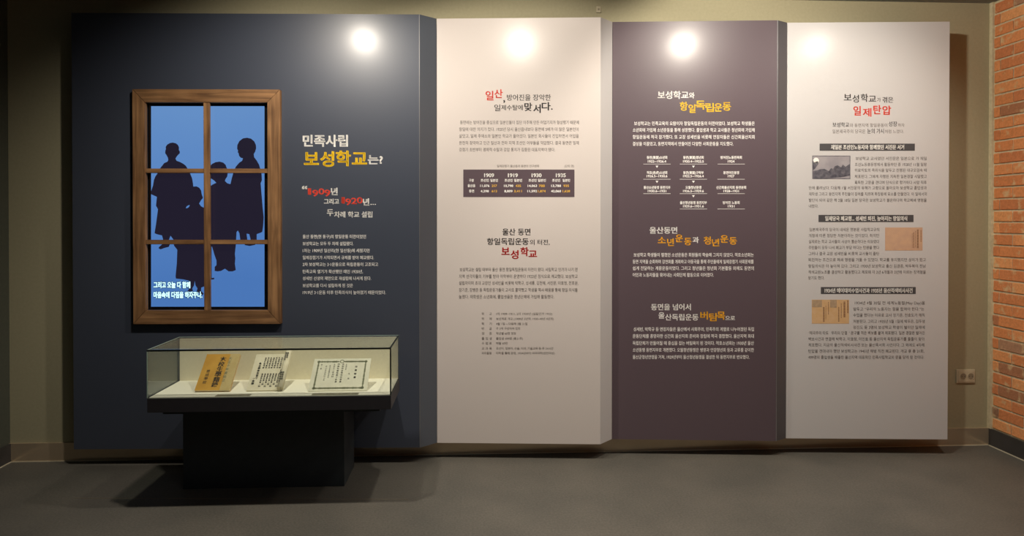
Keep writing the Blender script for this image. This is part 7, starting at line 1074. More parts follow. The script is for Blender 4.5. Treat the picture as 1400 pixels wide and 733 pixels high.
7,6,95,-14,0,-29,-38,0,2,14,-1,8,-2,7,23,-44,31,-18,-4,-15,-9,-10,-14,-3,-19,3,-18,10,-14,15,-9,18,-4,11,1,11,4,8,5,7,7,46,0,0,-48,17,0,0,133,-17,0,0,-28,-46,0,-7,7,-9,5,-10,4,6,-27,-108,0,-57,121,0,
0,14,-104,0,0,43,50676,184,4,16,59,146,13,-2,9,-6,7,-9,2,-11,-2,-11,-7,-9,-9,-6,-13,-2,-12,2,-10,6,-6,9,-2,11,2,11,6,9,10,6,5,57,-14,38,0,0,-24,-38,0,2,12,23,36,47,0,-21,-45,0,-7,6,-9,5,-10,3,-12,1,
-18,-3,-15,-8,-10,-13,-3,-17,3,-17,10,-13,15,-8,18,-3,12,1,10,3,9,5,7,7,45,0,0,-20,17,0,0,92,12,-116,-178,122,0,0,13,-106,0,0,20,100,0,0,43,-117,0,0,-13,100,0,0,-18,-99,0,50688,184,4,16,59,142,12,-3,
10,-5,6,-10,3,-11,-3,-12,-6,-9,-10,-6,-12,-2,-12,2,-9,6,-7,9,-2,12,2,11,7,10,9,5,5,56,-12,39,0,0,-27,-38,0,2,13,22,36,52,0,-25,-46,0,-10,8,-12,6,-15,2,-18,-4,-15,-8,-10,-14,-3,-17,3,-17,10,-14,15,-9,
18,-3,11,1,10,3,9,5,7,7,46,0,0,-24,17,0,0,103,40,-36,-109,0,-12,-2,-11,-4,-11,-8,-11,-12,-10,-11,9,-7,10,-5,12,-2,12,0,12,-16,0,0,-12,-2,-13,-7,-13,-12,-11,-15,-8,8,-12,12,6,10,7,8,10,6,10,5,-11,7,
-10,10,-8,12,-6,11,7,10,8,7,10,5,11,6,-11,8,-10,10,-7,12,-6,9,12,-16,8,-11,11,-7,12,-3,14,0,12,50689,184,5,16,59,140,13,-2,9,-6,7,-9,2,-11,-2,-12,-7,-9,-9,-6,-13,-2,-12,2,-10,6,-6,9,-2,12,2,11,6,9,10,
6,16,52,-84,-25,-2,-19,-7,-12,-11,-4,-15,4,-14,12,-11,19,-7,25,-2,25,2,19,7,12,11,4,14,-4,15,-12,11,-19,7,16,-25,-11,19,-1,13,-5,9,-6,3,-10,-3,-9,-9,-6,-13,-5,-19,-1,-18,1,-14,5,-9,6,-3,9,3,10,9,6,14,
5,6,22,86,39,0,0,-28,-38,0,2,14,-1,7,21,37,46,0,-26,-46,0,-10,8,-12,6,-15,2,-18,-4,-15,-8,-10,-14,-3,-17,3,-18,10,-13,15,-9,18,-3,15,1,12,6,10,8,46,0,0,-26,17,0,0,107,50724,184,2,16,92,140,20,-2,15,
-7,11,-11,3,-14,-3,-14,-11,-11,-15,-7,-20,-2,-20,2,-16,7,-10,11,-4,14,4,14,10,11,16,7,23,-62,-117,0,-13,164,0,0,13,-74,0,0,38,23,5,18,10,12,14,4,18,-5,20,-13,15,-21,9,-26,4,-27,-4,-20,-9,-14,-15,-5,
-20,4,-18,12,-14,18,-10,23,-5,0,-38,50728,184,3,16,92,147,19,-2,15,-4,9,-8,3,-9,-3,-10,-9,-7,-15,-4,-19,-2,-20,2,-14,4,-10,7,-3,10,3,9,10,8,14,4,23,20,15,-27,-2,-20,-8,-13,-11,-4,-15,4,-14,11,-11,17,
-8,23,-3,0,-19,-73,0,0,-13,163,0,0,13,-73,0,0,19,23,3,17,8,11,11,4,14,-4,15,-13,11,-20,8,6,-87,-117,0,-53,124,0,0,14,-107,0,0,39,50752,184,3,16,64,139,13,-2,10,-5,6,-9,3,-12,-3,-12,-6,-8,-10,-6,-13,
-2,-13,2,-10,6,-6,8,-3,12,3,12,6,9,10,5,25,-41,-113,35,0,38,2,39,4,-1,13,-49,-4,0,30,16,5,13,9,8,12,3,16,-4,17,-10,14,-15,8,-19,4,-19,-4,-15,-8,-10,-14,-4,-17,3,-16,8,-12,13,-9,16,-5,0,-31,-48,-1,8,
124,128,0,-181,17,0,0,93,29,0,0,14,-29,0,0,74,50756,184,4,16,65,144,11,-1,10,-5,5,-7,3,-10,-3,-9,-5,-7,-10,-5,-11,-2,-12,2,-9,5,-6,7,-2,9,2,10,6,7,9,5,26,-41,-89,34,0,39,2,38,5,-1,12,-24,-3,-25,-1,0,
17,15,4,11,8,8,10,2,13,-3,15,-9,11,-14,7,-18,3,-18,-3,-15,-7,-9,-11,-3,-15,3,-13,7,-11,12,-7,15,-4,0,-18,-47,-1,8,124,98,0,-138,16,0,0,63,27,0,0,14,-27,0,0,61,6,-114,-126,0,-50,121,0,0,13,-105,0,0,37,
50773,184,5,16,92,48,-25,-2,-18,-6,-12,-10,-4,-14,4,-13,12,-10,18,-6,25,-2,25,2,19,6,11,10,4,13,-4,14,-11,10,-19,6,16,-25,-11,18,-1,14,-4,8,-6,3,-8,-3,-7,-8,-6,-14,-4,-18,-1,-18,1,-13,4,-9,6,-3,7,3,8,
9,6,13,4,16,-9,112,11,-1,10,-5,5,-6,3,-9,-3,-8,-5,-7,-10,-4,-11,-2,-12,2,-9,4,-6,7,-2,8,2,9,6,6,9,5,8,81,20,0,-115,16,0,0,51,27,0,0,14,-27,0,0,50,25,-85,-6,-19,-3,-14,-6,-9,-11,-3,-14,3,-12,7,-10,12,
-7,15,-4,0,-16,-47,-1,2,-13,34,0,39,2,39,5,-2,12,-49,-5,0,17,15,3,11,7,8,10,2,12,-3,14,-9,11,-14,6,50808,184,3,16,69,139,12,-2,11,-6,6,-8,3,-12,-3,-11,-6,-9,-11,-6,-12,-2,-13,2,-10,6,-7,9,-3,11,3,12,
7,8,10,6,4,85,28,0,-181,16,0,0,181,26,-144,-141,36,0,40,2,41,5,-1,13,-26,-3,-26,-2,0,30,16,5,13,9,8,12,3,16,-4,17,-10,14,-15,8,-19,4,-20,-4,-15,-8,-10,-14,-4,-17,3,-16,8,-12,13,-9,16,-5,0,-31,-49,-1,
50836,184,3,16,92,141,20,-3,15,-6,11,-11,3,-14,-3,-13,-11,-11,-15,-7,-20,-2,-20,2,-16,7,-10,11,-4,13,4,14,10,11,16,6,23,20,16,-27,-3,-21,-10,-13,-14,-5,-20,2,-11,4,-10,8,-9,10,-7,0,-49,-40,0,0,-13,
164,0,0,13,-40,0,0,49,10,7,7,9,5,10,1,11,-4,20,-14,14,-21,10,7,-51,-130,0,43,12,-2,13,-1,13,1,12,2,0,-43,50864,184,3,16,91,158,-25,-3,-20,-8,-13,-12,-5,-17,5,-16,13,-12,20,-8,25,-3,26,3,20,8,13,12,5,
16,-5,17,-13,12,-20,8,16,-26,-10,19,-2,15,-5,9,-9,4,-11,-4,-10,-9,-9,-15,-5,-19,-2,-18,2,-15,5,-9,9,-4,10,4,11,9,9,15,5,8,-63,-81,0,-14,73,0,0,-64,17,0,0,64,74,0,0,14,50868,184,4,16,92,161,-26,-3,-20,
-7,-13,-11,-5,-16,5,-15,13,-11,20,-7,26,-3,26,3,20,7,12,11,5,15,-5,16,-12,11,-20,7,16,-26,-11,18,-1,15,-5,9,-7,3,-10,-3,-9,-9,-7,-15,-5,-18,-1,-19,1,-15,5,-9,7,-3,9,3,10,9,7,15,5,8,-63,-72,0,-14,75,0,
0,-37,17,0,0,37,72,0,0,14,6,-143,-33,0,-53,125,0,0,14,-109,0,0,39,50872,184,3,16,92,163,-27,-2,-20,-6,-13,-10,-4,-13,4,-13,13,-10,20,-6,27,-2,26,2,20,6,13,10,4,13,-4,13,-13,10,-20,6,16,-26,-10,19,-2,
15,-3,9,-6,3,-8,-3,-8,-9,-6,-15,-4,-19,-1,-20,1,-15,4,-9,6,-3,8,3,8,9,6,15,3,20,-42,-163,128,0,0,13,-112,0,0,19,106,0,0,41,-52,0,0,16,73,0,0,14,-163,0,0,-14,73,0,0,-16,-53,0,0,-13,106,0,0,-16,-106,0,
50880,184,4,16,92,162,-27,-2,-20,-7,-13,-11,-4,-14,4,-14,13,-11,20,-7,27,-2,26,2,20,7,13,11,4,14,-4,14,-13,11,-20,7,16,-26,-11,19,-1,15,-5,9,-6,3,-9,-3,-9,-9,-6,-15,-4,-19,-2,-20,2,-14,4,-10,6,-3,9,3,
9,10,6,14,5,4,65,-115,0,-33,-91,0,0,33,12,-36,47,0,-13,73,0,0,-21,-53,0,0,-59,123,0,0,59,-53,0,0,21,73,0,0,13,50896,184,5,16,68,158,-18,-2,-14,-7,-9,-10,-4,-13,4,-13,9,-10,14,-6,18,-2,18,2,14,7,9,9,3,
13,-3,13,-9,10,-14,7,16,-18,-10,11,-2,9,-4,6,-6,2,-8,-2,-7,-6,-6,-9,-4,-11,-2,-12,2,-9,4,-6,6,-2,7,2,8,6,6,9,4,11,-45,-76,50,1,0,-35,17,0,0,36,25,2,24,3,-1,12,-40,-3,-40,-2,-37,0,8,96,-24,0,-12,36,0,
0,-18,17,0,0,137,-17,0,0,-107,6,-106,-17,0,-53,127,0,0,14,-111,0,0,39,50900,184,5,16,68,162,-19,-2,-14,-6,-9,-8,-3,-11,3,-12,9,-8,14,-6,19,-1,18,1,14,6,9,8,3,12,-3,11,-9,9,-14,5,16,-18,-10,12,-1,9,-3,
6,-5,2,-6,-2,-7,-6,-5,-9,-3,-12,-1,-12,1,-9,3,-6,5,-2,7,2,6,6,5,9,3,10,-45,-64,48,0,0,-27,16,0,0,28,27,2,26,3,-1,11,-60,-4,-58,-1,8,96,-18,0,-11,36,0,0,-9,17,0,0,106,-17,0,0,-86,12,-104,-93,127,0,0,
13,-110,0,0,16,104,0,0,37,-121,0,0,-12,105,0,0,-14,-105,0,50912,184,5,16,68,161,-19,-2,-14,-6,-8,-9,-4,-11,4,-12,8,-9,14,-6,19,-2,18,2,14,6,9,9,3,12,-3,11,-9,9,-14,6,16,-18,-10,12,-1,9,-3,6,-6,2,-6,
-2,-7,-6,-5,-9,-3,-12,-2,-12,2,-9,3,-6,5,-2,7,2,6,6,6,9,3,11,-45,-68,47,1,0,-29,17,0,0,30,26,2,26,3,-1,12,-40,-4,-41,-2,-36,0,8,96,-19,0,-12,36,0,0,-11,17,0,0,114,-17,0,0,-91,39,-19,-30,0,-3,-2,-11,
-5,-11,-8,-10,-11,-8,-11,8,-8,10,-5,11,-1,14,-16,0,0,-3,-3,-13,-7,-12,-11,-10,-15,-7,7,-12,13,5,10,7,8,9,6,10,5,-10,7,-9,10,-8,11,-6,12,6,9,8,8,9,5,11,6,-11,8,-9,10,-7,13,-5,7,12,-15,7,-11,10,-8,12,
-2,13,0,3,50948,184,4,16,69,157,-18,-3,-15,-7,-10,-12,-3,-15,3,-15,10,-12,15,-8,18,-3,19,3,14,8,10,12,3,15,-3,15,-10,12,-14,7,16,-19,-11,12,-2,10,-4,6,-8,2,-9,-2,-10,-6,-7,-10,-5,-12,-2,-12,2,-10,5,
-6,7,-2,10,2,9,6,8,10,4,4,85,24,0,-181,16,0,0,181,9,-146,-112,50,1,0,-64,16,0,0,65,52,6,-1,13,-41,-5,-78,-2,50976,184,3,16,91,158,-25,-3,-20,-8,-13,-12,-5,-16,5,-17,13,-12,20,-8,25,-3,26,3,20,8,13,12,
5,17,-5,16,-13,12,-20,8,16,-26,-10,19,-2,15,-5,9,-9,4,-10,-4,-11,-9,-8,-15,-5,-19,-2,-18,2,-15,5,-9,8,-4,11,4,10,9,9,15,5,12,-63,-81,0,-13,42,0,0,-65,17,0,0,65,45,0,0,-65,17,0,0,65,43,0,0,13,50977,
184,4,16,92,161,-27,-2,-20,-7,-13,-11,-4,-14,4,-15,13,-11,20,-7,27,-2,26,2,20,7,13,11,4,15,-4,14,-13,11,-20,7,16,-26,-11,19,-1,15,-5,9,-6,3,-9,-3,-10,-9,-6,-15,-5,-19,-1,-20,1,-14,5,-10,6,-3,10,3,9,
10,6,14,5,14,-44,-105,0,-13,109,0,0,-45,16,0,0,58,-23,0,0,23,43,0,0,13,-163,0,0,-13,43,0,0,-23,4,17,23,44,0,0,-23,-44,0,51004,184,3,16,92,154,-26,-4,-21,-10,-14,-16,-5,-20,5,-21,14,-15,21,-10,26,-4,
26,4,21,10,13,15,5,21,-5,20,-13,16,-21,10,16,-26,-10,19,-2,16,-8,11,-11,3,-15,-3,-15,-11,-11,-16,-8,-19,-2,-20,2,-16,8,-10,11,-4,15,4,15,10,11,16,8,4,-62,-116,0,-14,164,0,0,14,51008,184,4,4,10,70,0,
-13,163,0,0,13,16,-81,89,-27,-2,-20,-7,-13,-12,-4,-15,4,-15,13,-11,20,-8,27,-2,26,2,20,8,13,11,4,15,-4,15,-13,12,-20,7,16,-26,-11,19,-2,15,-4,9,-7,3,-10,-3,-9,-9,-7,-15,-5,-19,-1,-20,1,-14,5,-10,7,-3,
9,3,10,10,7,14,4,6,-41,-103,0,-53,124,0,0,14,-107,0,0,39,51012,184,4,16,92,162,-27,-2,-20,-6,-13,-10,-4,-13,4,-13,13,-10,20,-6,27,-2,26,2,20,6,13,10,4,13,-4,13,-13,10,-20,6,16,-26,-10,19,-1,15,-4,9,
-6,3,-8,-3,-8,-9,-6,-15,-4,-19,-1,-20,1,-15,4,-9,6,-3,8,3,8,9,6,15,4,4,-62,-62,0,-13,163,0,0,13,12,-143,-101,128,0,0,13,-112,0,0,19,106,0,0,41,-122,0,0,-13,106,0,0,-16,-106,0,51020,184,5,16,92,161,
-27,-2,-20,-7,-13,-11,-4,-14,4,-14,13,-11,20,-7,27,-2,26,2,20,7,13,11,4,14,-4,14,-13,11,-20,7,16,-26,-11,19,-1,15,-4,9,-7,3,-9,-3,-9,-9,-6,-15,-4,-19,-2,-20,2,-14,4,-10,6,-3,9,3,9,10,7,14,4,4,-42,
-101,0,-59,123,0,0,59,4,-16,-13,0,-33,-91,0,0,33,4,-36,45,0,-14,163,0,0,14,51021,184,5,16,92,162,-27,-2,-20,-7,-13,-10,-4,-15,4,-14,13,-10,20,-7,27,-2,26,2,20,7,13,10,4,14,-4,15,-13,10,-20,7,16,-26,
-11,19,-1,15,-4,9,-7,3,-9,-3,-8,-9,-7,-15,-4,-19,-1,-20,1,-15,4,-9,7,-3,8,3,9,9,7,15,4,8,-41,-92,0,-69,122,0,0,69,-17,0,0,-20,-89,0,0,20,4,0,-33,89,0,0,-23,-89,0,4,-37,81,0,-14,163,0,0,14,51032,184,4,
16,69,152,-20,-3,-15,-9,-10,-13,-4,-17,4,-18,10,-13,15,-9,20,-3,19,3,15,9,10,13,4,18,-4,17,-10,13,-15,9,16,-19,-11,12,-2,11,-6,6,-9,3,-11,-3,-12,-6,-9,-11,-6,-12,-2,-13,2,-10,6,-7,9,-3,12,3,11,7,9,10,
6,4,85,29,0,-181,16,0,0,181,8,-144,-141,36,0,40,2,41,6,-1,12,-41,-4,-40,-2,-37,0,51060,184,3,4,141,165,0,-181,17,0,0,181,16,-95,-14,-19,-4,-14,-13,-10,-20,-3,-26,3,-26,10,-20,14,-12,19,-5,18,5,14,12,
10,20,3,26,-3,26,-10,20,-14,13,16,-18,-10,12,-4,9,-10,6,-15,2,-20,-2,-20,-6,-15,-9,-10,-12,-3,-13,3,-9,10,-6,15,-2,20,2,20,6,15,9,10,51064,184,4,4,142,165,0,-132,16,0,0,132,16,-97,-12,-18,-4,-15,-9,
-10,-14,-4,-18,4,-18,10,-14,15,-9,18,-3,19,3,15,9,10,14,3,18,-3,18,-10,14,-15,9,16,-19,-11,12,-2,10,-6,7,-10,2,-12,-2,-12,-7,-9,-10,-7,-12,-2,-12,2,-10,7,-6,9,-3,12,3,12,6,10,10,6,6,-7,-89,0,-59,122,
0,0,14,-105,0,0,45,51068,184,4,16,61,159,-19,-3,-15,-8,-9,-13,-4,-16,4,-17,9,-12,15,-8,19,-3,18,3,15,8,10,12,3,17,-3,16,-10,13,-15,8,16,-18,-11,12,-2,10,-5,6,-9,2,-10,-2,-11,-6,-8,-10,-6,-12,-2,-12,2,
-10,6,-6,8,-3,11,3,10,6,9,10,5,4,93,22,0,-92,16,0,0,92,12,-116,-178,122,0,0,13,-106,0,0,20,100,0,0,44,-117,0,0,-13,101,0,0,-19,-100,0,51077,184,5,4,142,165,0,-97,16,0,0,97,8,-116,-106,0,-72,116,0,0,
72,-16,0,0,-22,-84,0,0,22,4,0,-35,84,0,0,-24,-84,0,16,3,157,-19,-3,-15,-9,-9,-13,-4,-17,4,-17,9,-13,15,-9,19,-3,19,3,15,9,10,13,3,17,-3,17,-10,13,-15,9,16,-19,-11,13,-2,9,-6,7,-9,2,-11,-2,-11,-7,-9,
-9,-6,-13,-2,-12,2,-10,6,-6,9,-3,11,3,11,6,9,10,6,51080,184,4,4,142,165,0,-103,16,0,0,103,16,-97,-10,-19,-3,-15,-9,-9,-13,-4,-18,4,-17,9,-13,15,-9,19,-3,19,3,15,9,10,13,3,17,-3,18,-10,13,-15,9,16,-19,
-11,13,-2,9,-6,7,-9,2,-12,-2,-11,-7,-9,-9,-6,-13,-2,-12,2,-10,6,-6,9,-3,11,3,12,6,9,10,6,40,73,-85,0,-10,-2,-11,-5,-11,-8,-11,-11,-9,-11,8,-8,11,-4,11,-2,12,0,10,-16,0,0,-10,-2,-13,-8,-13,-11,-11,-15,
-8,8,-12,12,6,10,8,8,9,6,10,5,-10,7,-10,10,-8,12,-7,11,7,9,8,8,10,5,11,6,-11,8,-9,10,-8,12,-6,8,12,-15,8,-11,11,-7,13,-3,13,0,10,51088,184,2,25,13,147,0,-14,42,0,0,-23,-4,-23,-10,-22,-16,-19,-18,-14,
10,-13,14,10,13,14,11,17,8,19,8,-17,10,-16,13,-13,14,-9,9,13,-18,13,-15,17,-9,21,-4,22,0,23,40,0,0,14,8,21,18,0,-181,17,0,0,94,30,0,0,14,-30,0,0,73,51089,184,3,6,33,47,0,-14,101,0,0,-49,16,0,0,63,25,
-136,106,0,-14,41,0,0,-7,-4,-19,-9,-16,-14,-14,-19,-10,9,-12,15,7,13,10,10,12,7,14,7,-13,10,-11,12,-9,15,-7,8,13,-18,9,-14,13,-9,16,-3,17,0,7,40,0,0,14,8,23,12,0,-109,16,0,0,48,27,0,0,14,-27,0,0,47,
51105,184,4,8,36,58,0,-71,114,0,0,71,-16,0,0,-22,-81,0,0,22,4,0,-35,81,0,0,-23,-81,0,25,-39,153,0,-13,40,0,0,-6,-3,-18,-9,-16,-15,-14,-18,-9,8,-13,15,7,13,10,11,12,7,14,7,-13,10,-11,13,-9,14,-6,8,13,
-18,9,-14,12,-9,15,-3,17,0,6,40,0,0,13,8,23,12,0,-99,16,0,0,44,27,0,0,14,-27,0,0,41,51109,184,4,16,93,51,-25,-2,-19,-6,-12,-11,-4,-14,4,-14,12,-10,19,-7,25,-2,25,2,18,7,12,10,4,14,-4,14,-12,11,-18,6,
16,-25,-11,18,-1,13,-4,9,-6,3,-9,-3,-8,-9,-7,-13,-4,-18,-1,-18,1,-14,4,-8,7,-3,8,3,9,8,6,14,4,25,-61,115,0,-14,41,0,0,-7,-4,-19,-9,-16,-14,-14,-19,-9,9,-14,15,8,13,10,10,12,7,15,7,-13,10,-11,13,-9,14,
-6,8,13,-18,9,-14,12,-9,15,-3,17,0,7,40,0,0,14,8,23,13,0,-109,16,0,0,50,27,0,0,13,-27,0,0,46,51116,184,2,12,109,162,0,-168,16,0,0,84,23,0,0,-94,16,0,0,181,-16,0,0,-73,-23,0,0,70,25,-113,-18,0,-14,35,
0,0,-14,-2,-26,-8,-23,-12,-19,-17,-14,10,-12,13,10,11,12,8,16,6,17,6,-15,8,-14,10,-11,12,-9,10,13,-17,13,-12,17,-7,22,-3,23,0,14,33,0,0,14,51201,184,3,6,38,47,0,-13,104,0,0,-50,17,0,0,63,25,-143,106,
0,-14,40,0,0,-7,-3,-18,-10,-17,-14,-14,-18,-10,8,-13,15,7,13,11,10,12,8,15,7,-13,10,-12,12,-9,14,-7,9,13,-18,9,-14,13,-9,16,-3,17,0,7,39,0,0,14,8,30,12,0,-47,-35,0,0,-14,35,0,0,-47,17,0,0,108,51204,
184,3,8,142,165,0,-50,-36,0,0,-13,36,0,0,-69,17,0,0,132,6,-116,-121,0,-56,121,0,0,14,-104,0,0,42,25,-44,107,0,-14,40,0,0,-9,-3,-19,-10,-17,-14,-13,-18,-10,8,-13,15,7,13,10,10,13,8,15,7,-13,10,-12,12,
-9,14,-7,9,13,-18,9,-14,13,-9,16,-3,17,0,9,39,0,0,14,51208,184,3,8,142,165,0,-40,-35,0,0,-13,35,0,0,-40,17,0,0,93,25,-143,-9,0,-14,40,0,0,-4,-4,-17,-9,-16,-14,-13,-18,-9,8,-13,15,7,13,10,10,11,7,14,7,
-12,10,-11,13,-9,14,-6,8,13,-18,9,-13,11,-9,15,-4,16,0,4,40,0,0,14,12,-69,-170,122,0,0,14,-106,0,0,19,100,0,0,44,-117,0,0,-13,100,0,0,-18,-99,0,51216,184,4,4,41,51,0,-64,118,0,0,64,4,-16,-14,0,-37,
-85,0,0,37,8,84,128,0,-45,-36,0,0,-14,36,0,0,-46,17,0,0,105,25,-143,-11,0,-14,40,0,0,-6,-3,-19,-10,-17,-14,-14,-18,-10,8,-13,15,8,13,10,10,13,8,14,7,-13,10,-12,12,-9,14,-7,9,13,-18,10,-14,13,-9,16,-3,
17,0,6,39,0,0,14,51221,184,4,16,99,52,-25,-2,-19,-7,-12,-10,-4,-15,4,-14,12,-11,19,-6,25,-2,25,2,19,6,12,11,4,14,-4,15,-12,10,-19,7,16,-25,-11,19,-1,13,-4,9,-7,3,-9,-3,-9,-9,-6,-13,-4,-19,-1,-18,1,
-14,4,-9,6,-3,9,3,9,9,7,14,4,8,61,127,0,-47,-35,0,0,-13,35,0,0,-47,17,0,0,107,25,-143,-13,0,-13,40,0,0,-7,-3,-18,-10,-18,-14,-14,-18,-10,8,-13,15,8,13,10,10,13,8,15,7,-13,10,-12,12,-9,14,-7,9,13,-18,
10,-14,13,-9,15,-3,18,0,6,39,0,0,13,51228,184,3,4,148,165,0,-181,15,0,0,181,8,-52,-4,0,-61,-29,0,0,-13,29,0,0,-93,16,0,0,167,25,-114,-17,0,-13,34,0,0,-17,-3,-24,-7,-23,-13,-20,-16,-14,10,-12,13,10,10,
13,8,16,6,18,6,-17,8,-14,10,-13,12,-9,10,12,-16,14,-12,18,-7,22,-3,23,0,17,32,0,0,13,51256,184,2,12,106,76,0,-14,36,0,0,-78,17,0,0,181,-17,0,0,-50,-36,0,0,-14,36,0,0,-25,25,-127,71,0,-14,41,0,0,-21,
-4,-24,-10,-23,-15,-19,-18,-14,11,-13,14,11,13,14,10,18,8,19,7,-18,11,-16,12,-13,14,-10,10,13,-18,13,-15,19,-10,21,-3,22,0,21,40,0,0,14,51276,184,3,12,109,101,0,-13,33,0,0,-28,17,0,0,105,-17,0,0,-34,
-33,0,0,-13,33,0,0,-17,25,-126,52,0,-13,40,0,0,-9,-3,-19,-9,-17,-15,-13,-18,-10,8,-13,15,7,13,10,11,13,7,14,7,-13,10,-11,12,-9,14,-7,9,13,-18,9,-14,13,-9,15,-3,18,0,9,39,0,0,13,40,11,-99,0,-9,-2,-12,
-4,-11,-8,-11,-12,-10,-11,9,-7,11,-5,11,-2,13,0,9,-16,0,0,-9,-2,-14,-7,-13,-12,-11,-15,-8,8,-12,12,6,10,8,8,9,6,10,5,-11,7,-9,10,-9,12,-6,11,7,10,8,7,10,5,11,6,-11,8,-9,10,-8,12,-6,9,12,-16,8,-11,11,
-7,13,-3,14,0,9,51312,184,2,8,84,65,0,-44,-74,0,0,-13,164,0,0,13,-74,0,0,44,25,-76,84,0,-14,59,0,0,-4,-6,-20,-15,-18,-21,-13,-23,-8,7,-13,20,6,19,11,16,14,12,17,12,-17,16,-14,19,-10,21,-6,6,13,-23,7,
-21,13,-16,18,-6,20,0,4,60,0,0,14,51313,184,3,6,28,43,0,-13,109,0,0,-46,16,0,0,59,23,-128,115,0,-13,56,0,-6,-15,-13,-12,-20,-8,-23,-5,6,-13,22,4,19,8,15,11,11,14,10,-14,16,-11,19,-8,21,-4,6,13,-23,5,
-19,8,-14,12,-6,15,57,0,0,13,8,-76,-56,0,-27,-73,0,0,-14,164,0,0,14,-74,0,0,27,51320,184,3,8,10,86,0,-13,163,0,0,13,-73,0,0,22,-17,0,0,-22,12,-53,-100,128,0,0,13,-112,0,0,18,106,0,0,41,-122,0,0,-12,
106,0,0,-17,-106,0,23,-5,131,0,-14,56,0,-6,-13,-14,-10,-20,-8,-22,-4,5,-12,22,4,20,7,15,10,11,13,10,-13,16,-10,19,-7,22,-4,6,12,-23,4,-19,8,-14,10,-6,13,56,0,0,14,51333,184,4,16,92,47,-26,-2,-20,-6,
-12,-10,-4,-13,4,-13,12,-10,20,-6,26,-2,26,2,19,6,12,10,4,13,-4,13,-12,10,-19,6,16,-26,-11,19,-1,14,-4,9,-5,3,-8,-3,-8,-9,-6,-14,-3,-19,-1,-20,1,-14,3,-9,6,-3,8,3,8,9,5,14,4,8,-62,42,0,-13,163,0,0,13,
-73,0,0,26,-17,0,0,-26,23,-58,82,0,-13,56,0,-6,-14,-14,-12,-19,-8,-23,-5,6,-13,22,4,19,8,15,11,11,14,10,-14,16,-11,19,-8,21,-4,6,13,-22,5,-20,8,-14,12,-6,14,57,0,0,13,51452,184,2,23,25,154,0,-13,57,0,
-5,-18,-14,-15,-20,-11,-23,-6,6,-13,21,5,18,9,16,12,11,15,11,-15,15,-12,19,-9,21,-5,6,13,-23,6,-21,11,-14,15,-5,18,57,0,0,13,8,-148,-92,0,-13,73,0,0,-64,17,0,0,64,73,0,0,13,51456,184,3,23,25,156,0,
-13,56,0,-5,-16,-14,-13,-19,-10,-23,-5,6,-14,21,5,19,9,15,12,11,14,10,-14,15,-12,19,-9,21,-5,7,14,-23,5,-20,10,-14,13,-5,16,57,0,0,13,8,-149,-84,0,-13,75,0,0,-37,16,0,0,37,73,0,0,13,6,-143,-32,0,-52,
125,0,0,14,-109,0,0,38,51460,184,2,20,30,-14,128,0,0,13,-112,0,0,18,106,0,0,42,-52,0,0,18,73,0,0,13,-163,0,0,-13,73,0,0,-18,-53,0,0,-13,106,0,0,-17,-106,0,23,-5,130,0,-13,57,0,-6,-13,-15,-10,-19,-8,
-23,-4,5,-12,22,4,19,6,16,10,11,12,11,-12,15,-10,20,-6,21,-4,6,12,-23,4,-20,8,-14,10,-7,13,58,0,0,13,51473,184,3,16,92,35,19,-1,14,-3,9,-6,3,-8,-3,-8,-9,-6,-14,-4,-19,-1,-19,1,-15,4,-9,6,-3,8,3,8,9,6,
15,3,23,-63,47,0,-14,73,0,0,-19,-22,-3,-17,-6,-11,-10,-3,-12,4,-14,12,-10,20,-6,26,-2,26,2,19,6,12,10,4,14,-3,12,-11,10,-17,6,-22,3,0,19,73,0,0,14,23,-148,76,0,-13,56,0,-6,-14,-14,-12,-19,-8,-23,-5,6,
-13,22,4,19,8,15,11,11,13,10,-13,16,-11,19,-8,21,-4,6,13,-23,5,-19,8,-14,12,-6,14,57,0,0,13,51593,184,3,4,10,78,0,-13,164,0,0,13,6,-146,-32,0,-13,109,0,0,-49,16,0,0,62,23,-128,111,0,-13,56,0,-5,-15,
-14,-12,-20,-9,-23,-5,6,-13,22,5,19,8,15,11,11,13,10,-13,16,-11,19,-8,21,-5,6,13,-23,5,-20,9,-13,12,-6,15,57,0,0,13,51613,184,4,4,10,79,0,-13,163,0,0,13,16,-81,-29,-26,-2,-20,-6,-12,-11,-4,-14,4,-13,
12,-11,20,-6,26,-2,26,2,19,6,12,11,4,13,-4,14,-12,11,-19,6,16,-26,-11,19,-1,14,-4,9,-6,3,-9,-3,-8,-9,-6,-14,-4,-19,-1,-19,1,-15,4,-9,6,-3,8,3,9,9,6,15,4,23,-48,120,0,-13,56,0,-6,-15,-13,-11,-20,-9,
-23,-5,6,-13,22,5,19,8,15,10,11,14,10,-14,16,-10,19,-8,21,-5,6,13,-23,5,-19,9,-14,12,-6,14,57,0,0,13,51648,184,2,4,141,165,0,-181,17,0,0,181,25,-142,-18,0,-14,42,0,0,-23,-4,-23,-10,-23,-16,-19,-18,
-13,10,-13,14,10,14,14,11,17,7,19,8,-18,11,-15,14,-13,15,-9,9,13,-19,12,-15,17,-11,21,-3,23,0,23,42,0,0,14,51649,184,3,4,142,165,0,-109,16,0,0,109,6,-121,-119,0,-13,105,0,0,-49,16,0,0,62,25,-141,107,
0,-14,41,0,0,-7,-3,-18,-9,-17,-15,-14,-19,-10,9,-12,15,7,13,10,11,12,7,15,8,-14,10,-11,12,-9,15,-7,9,13,-19,9,-14,13,-10,16,-3,17,0,7,41,0,0,14,51652,184,3,4,142,165,0,-132,16,0,0,132,25,-141,-15,0,
-13,41,0,0,-10,-3,-19,-9,-16,-15,-14,-19,-10,9,-13,15,8,13,10,11,12,7,15,8,-14,10,-11,12,-10,15,-6,9,13,-19,9,-14,13,-10,15,-3,18,0,10,41,0,0,13,6,-74,-105,0,-57,122,0,0,14,-105,0,0,43,51656,184,3,4,
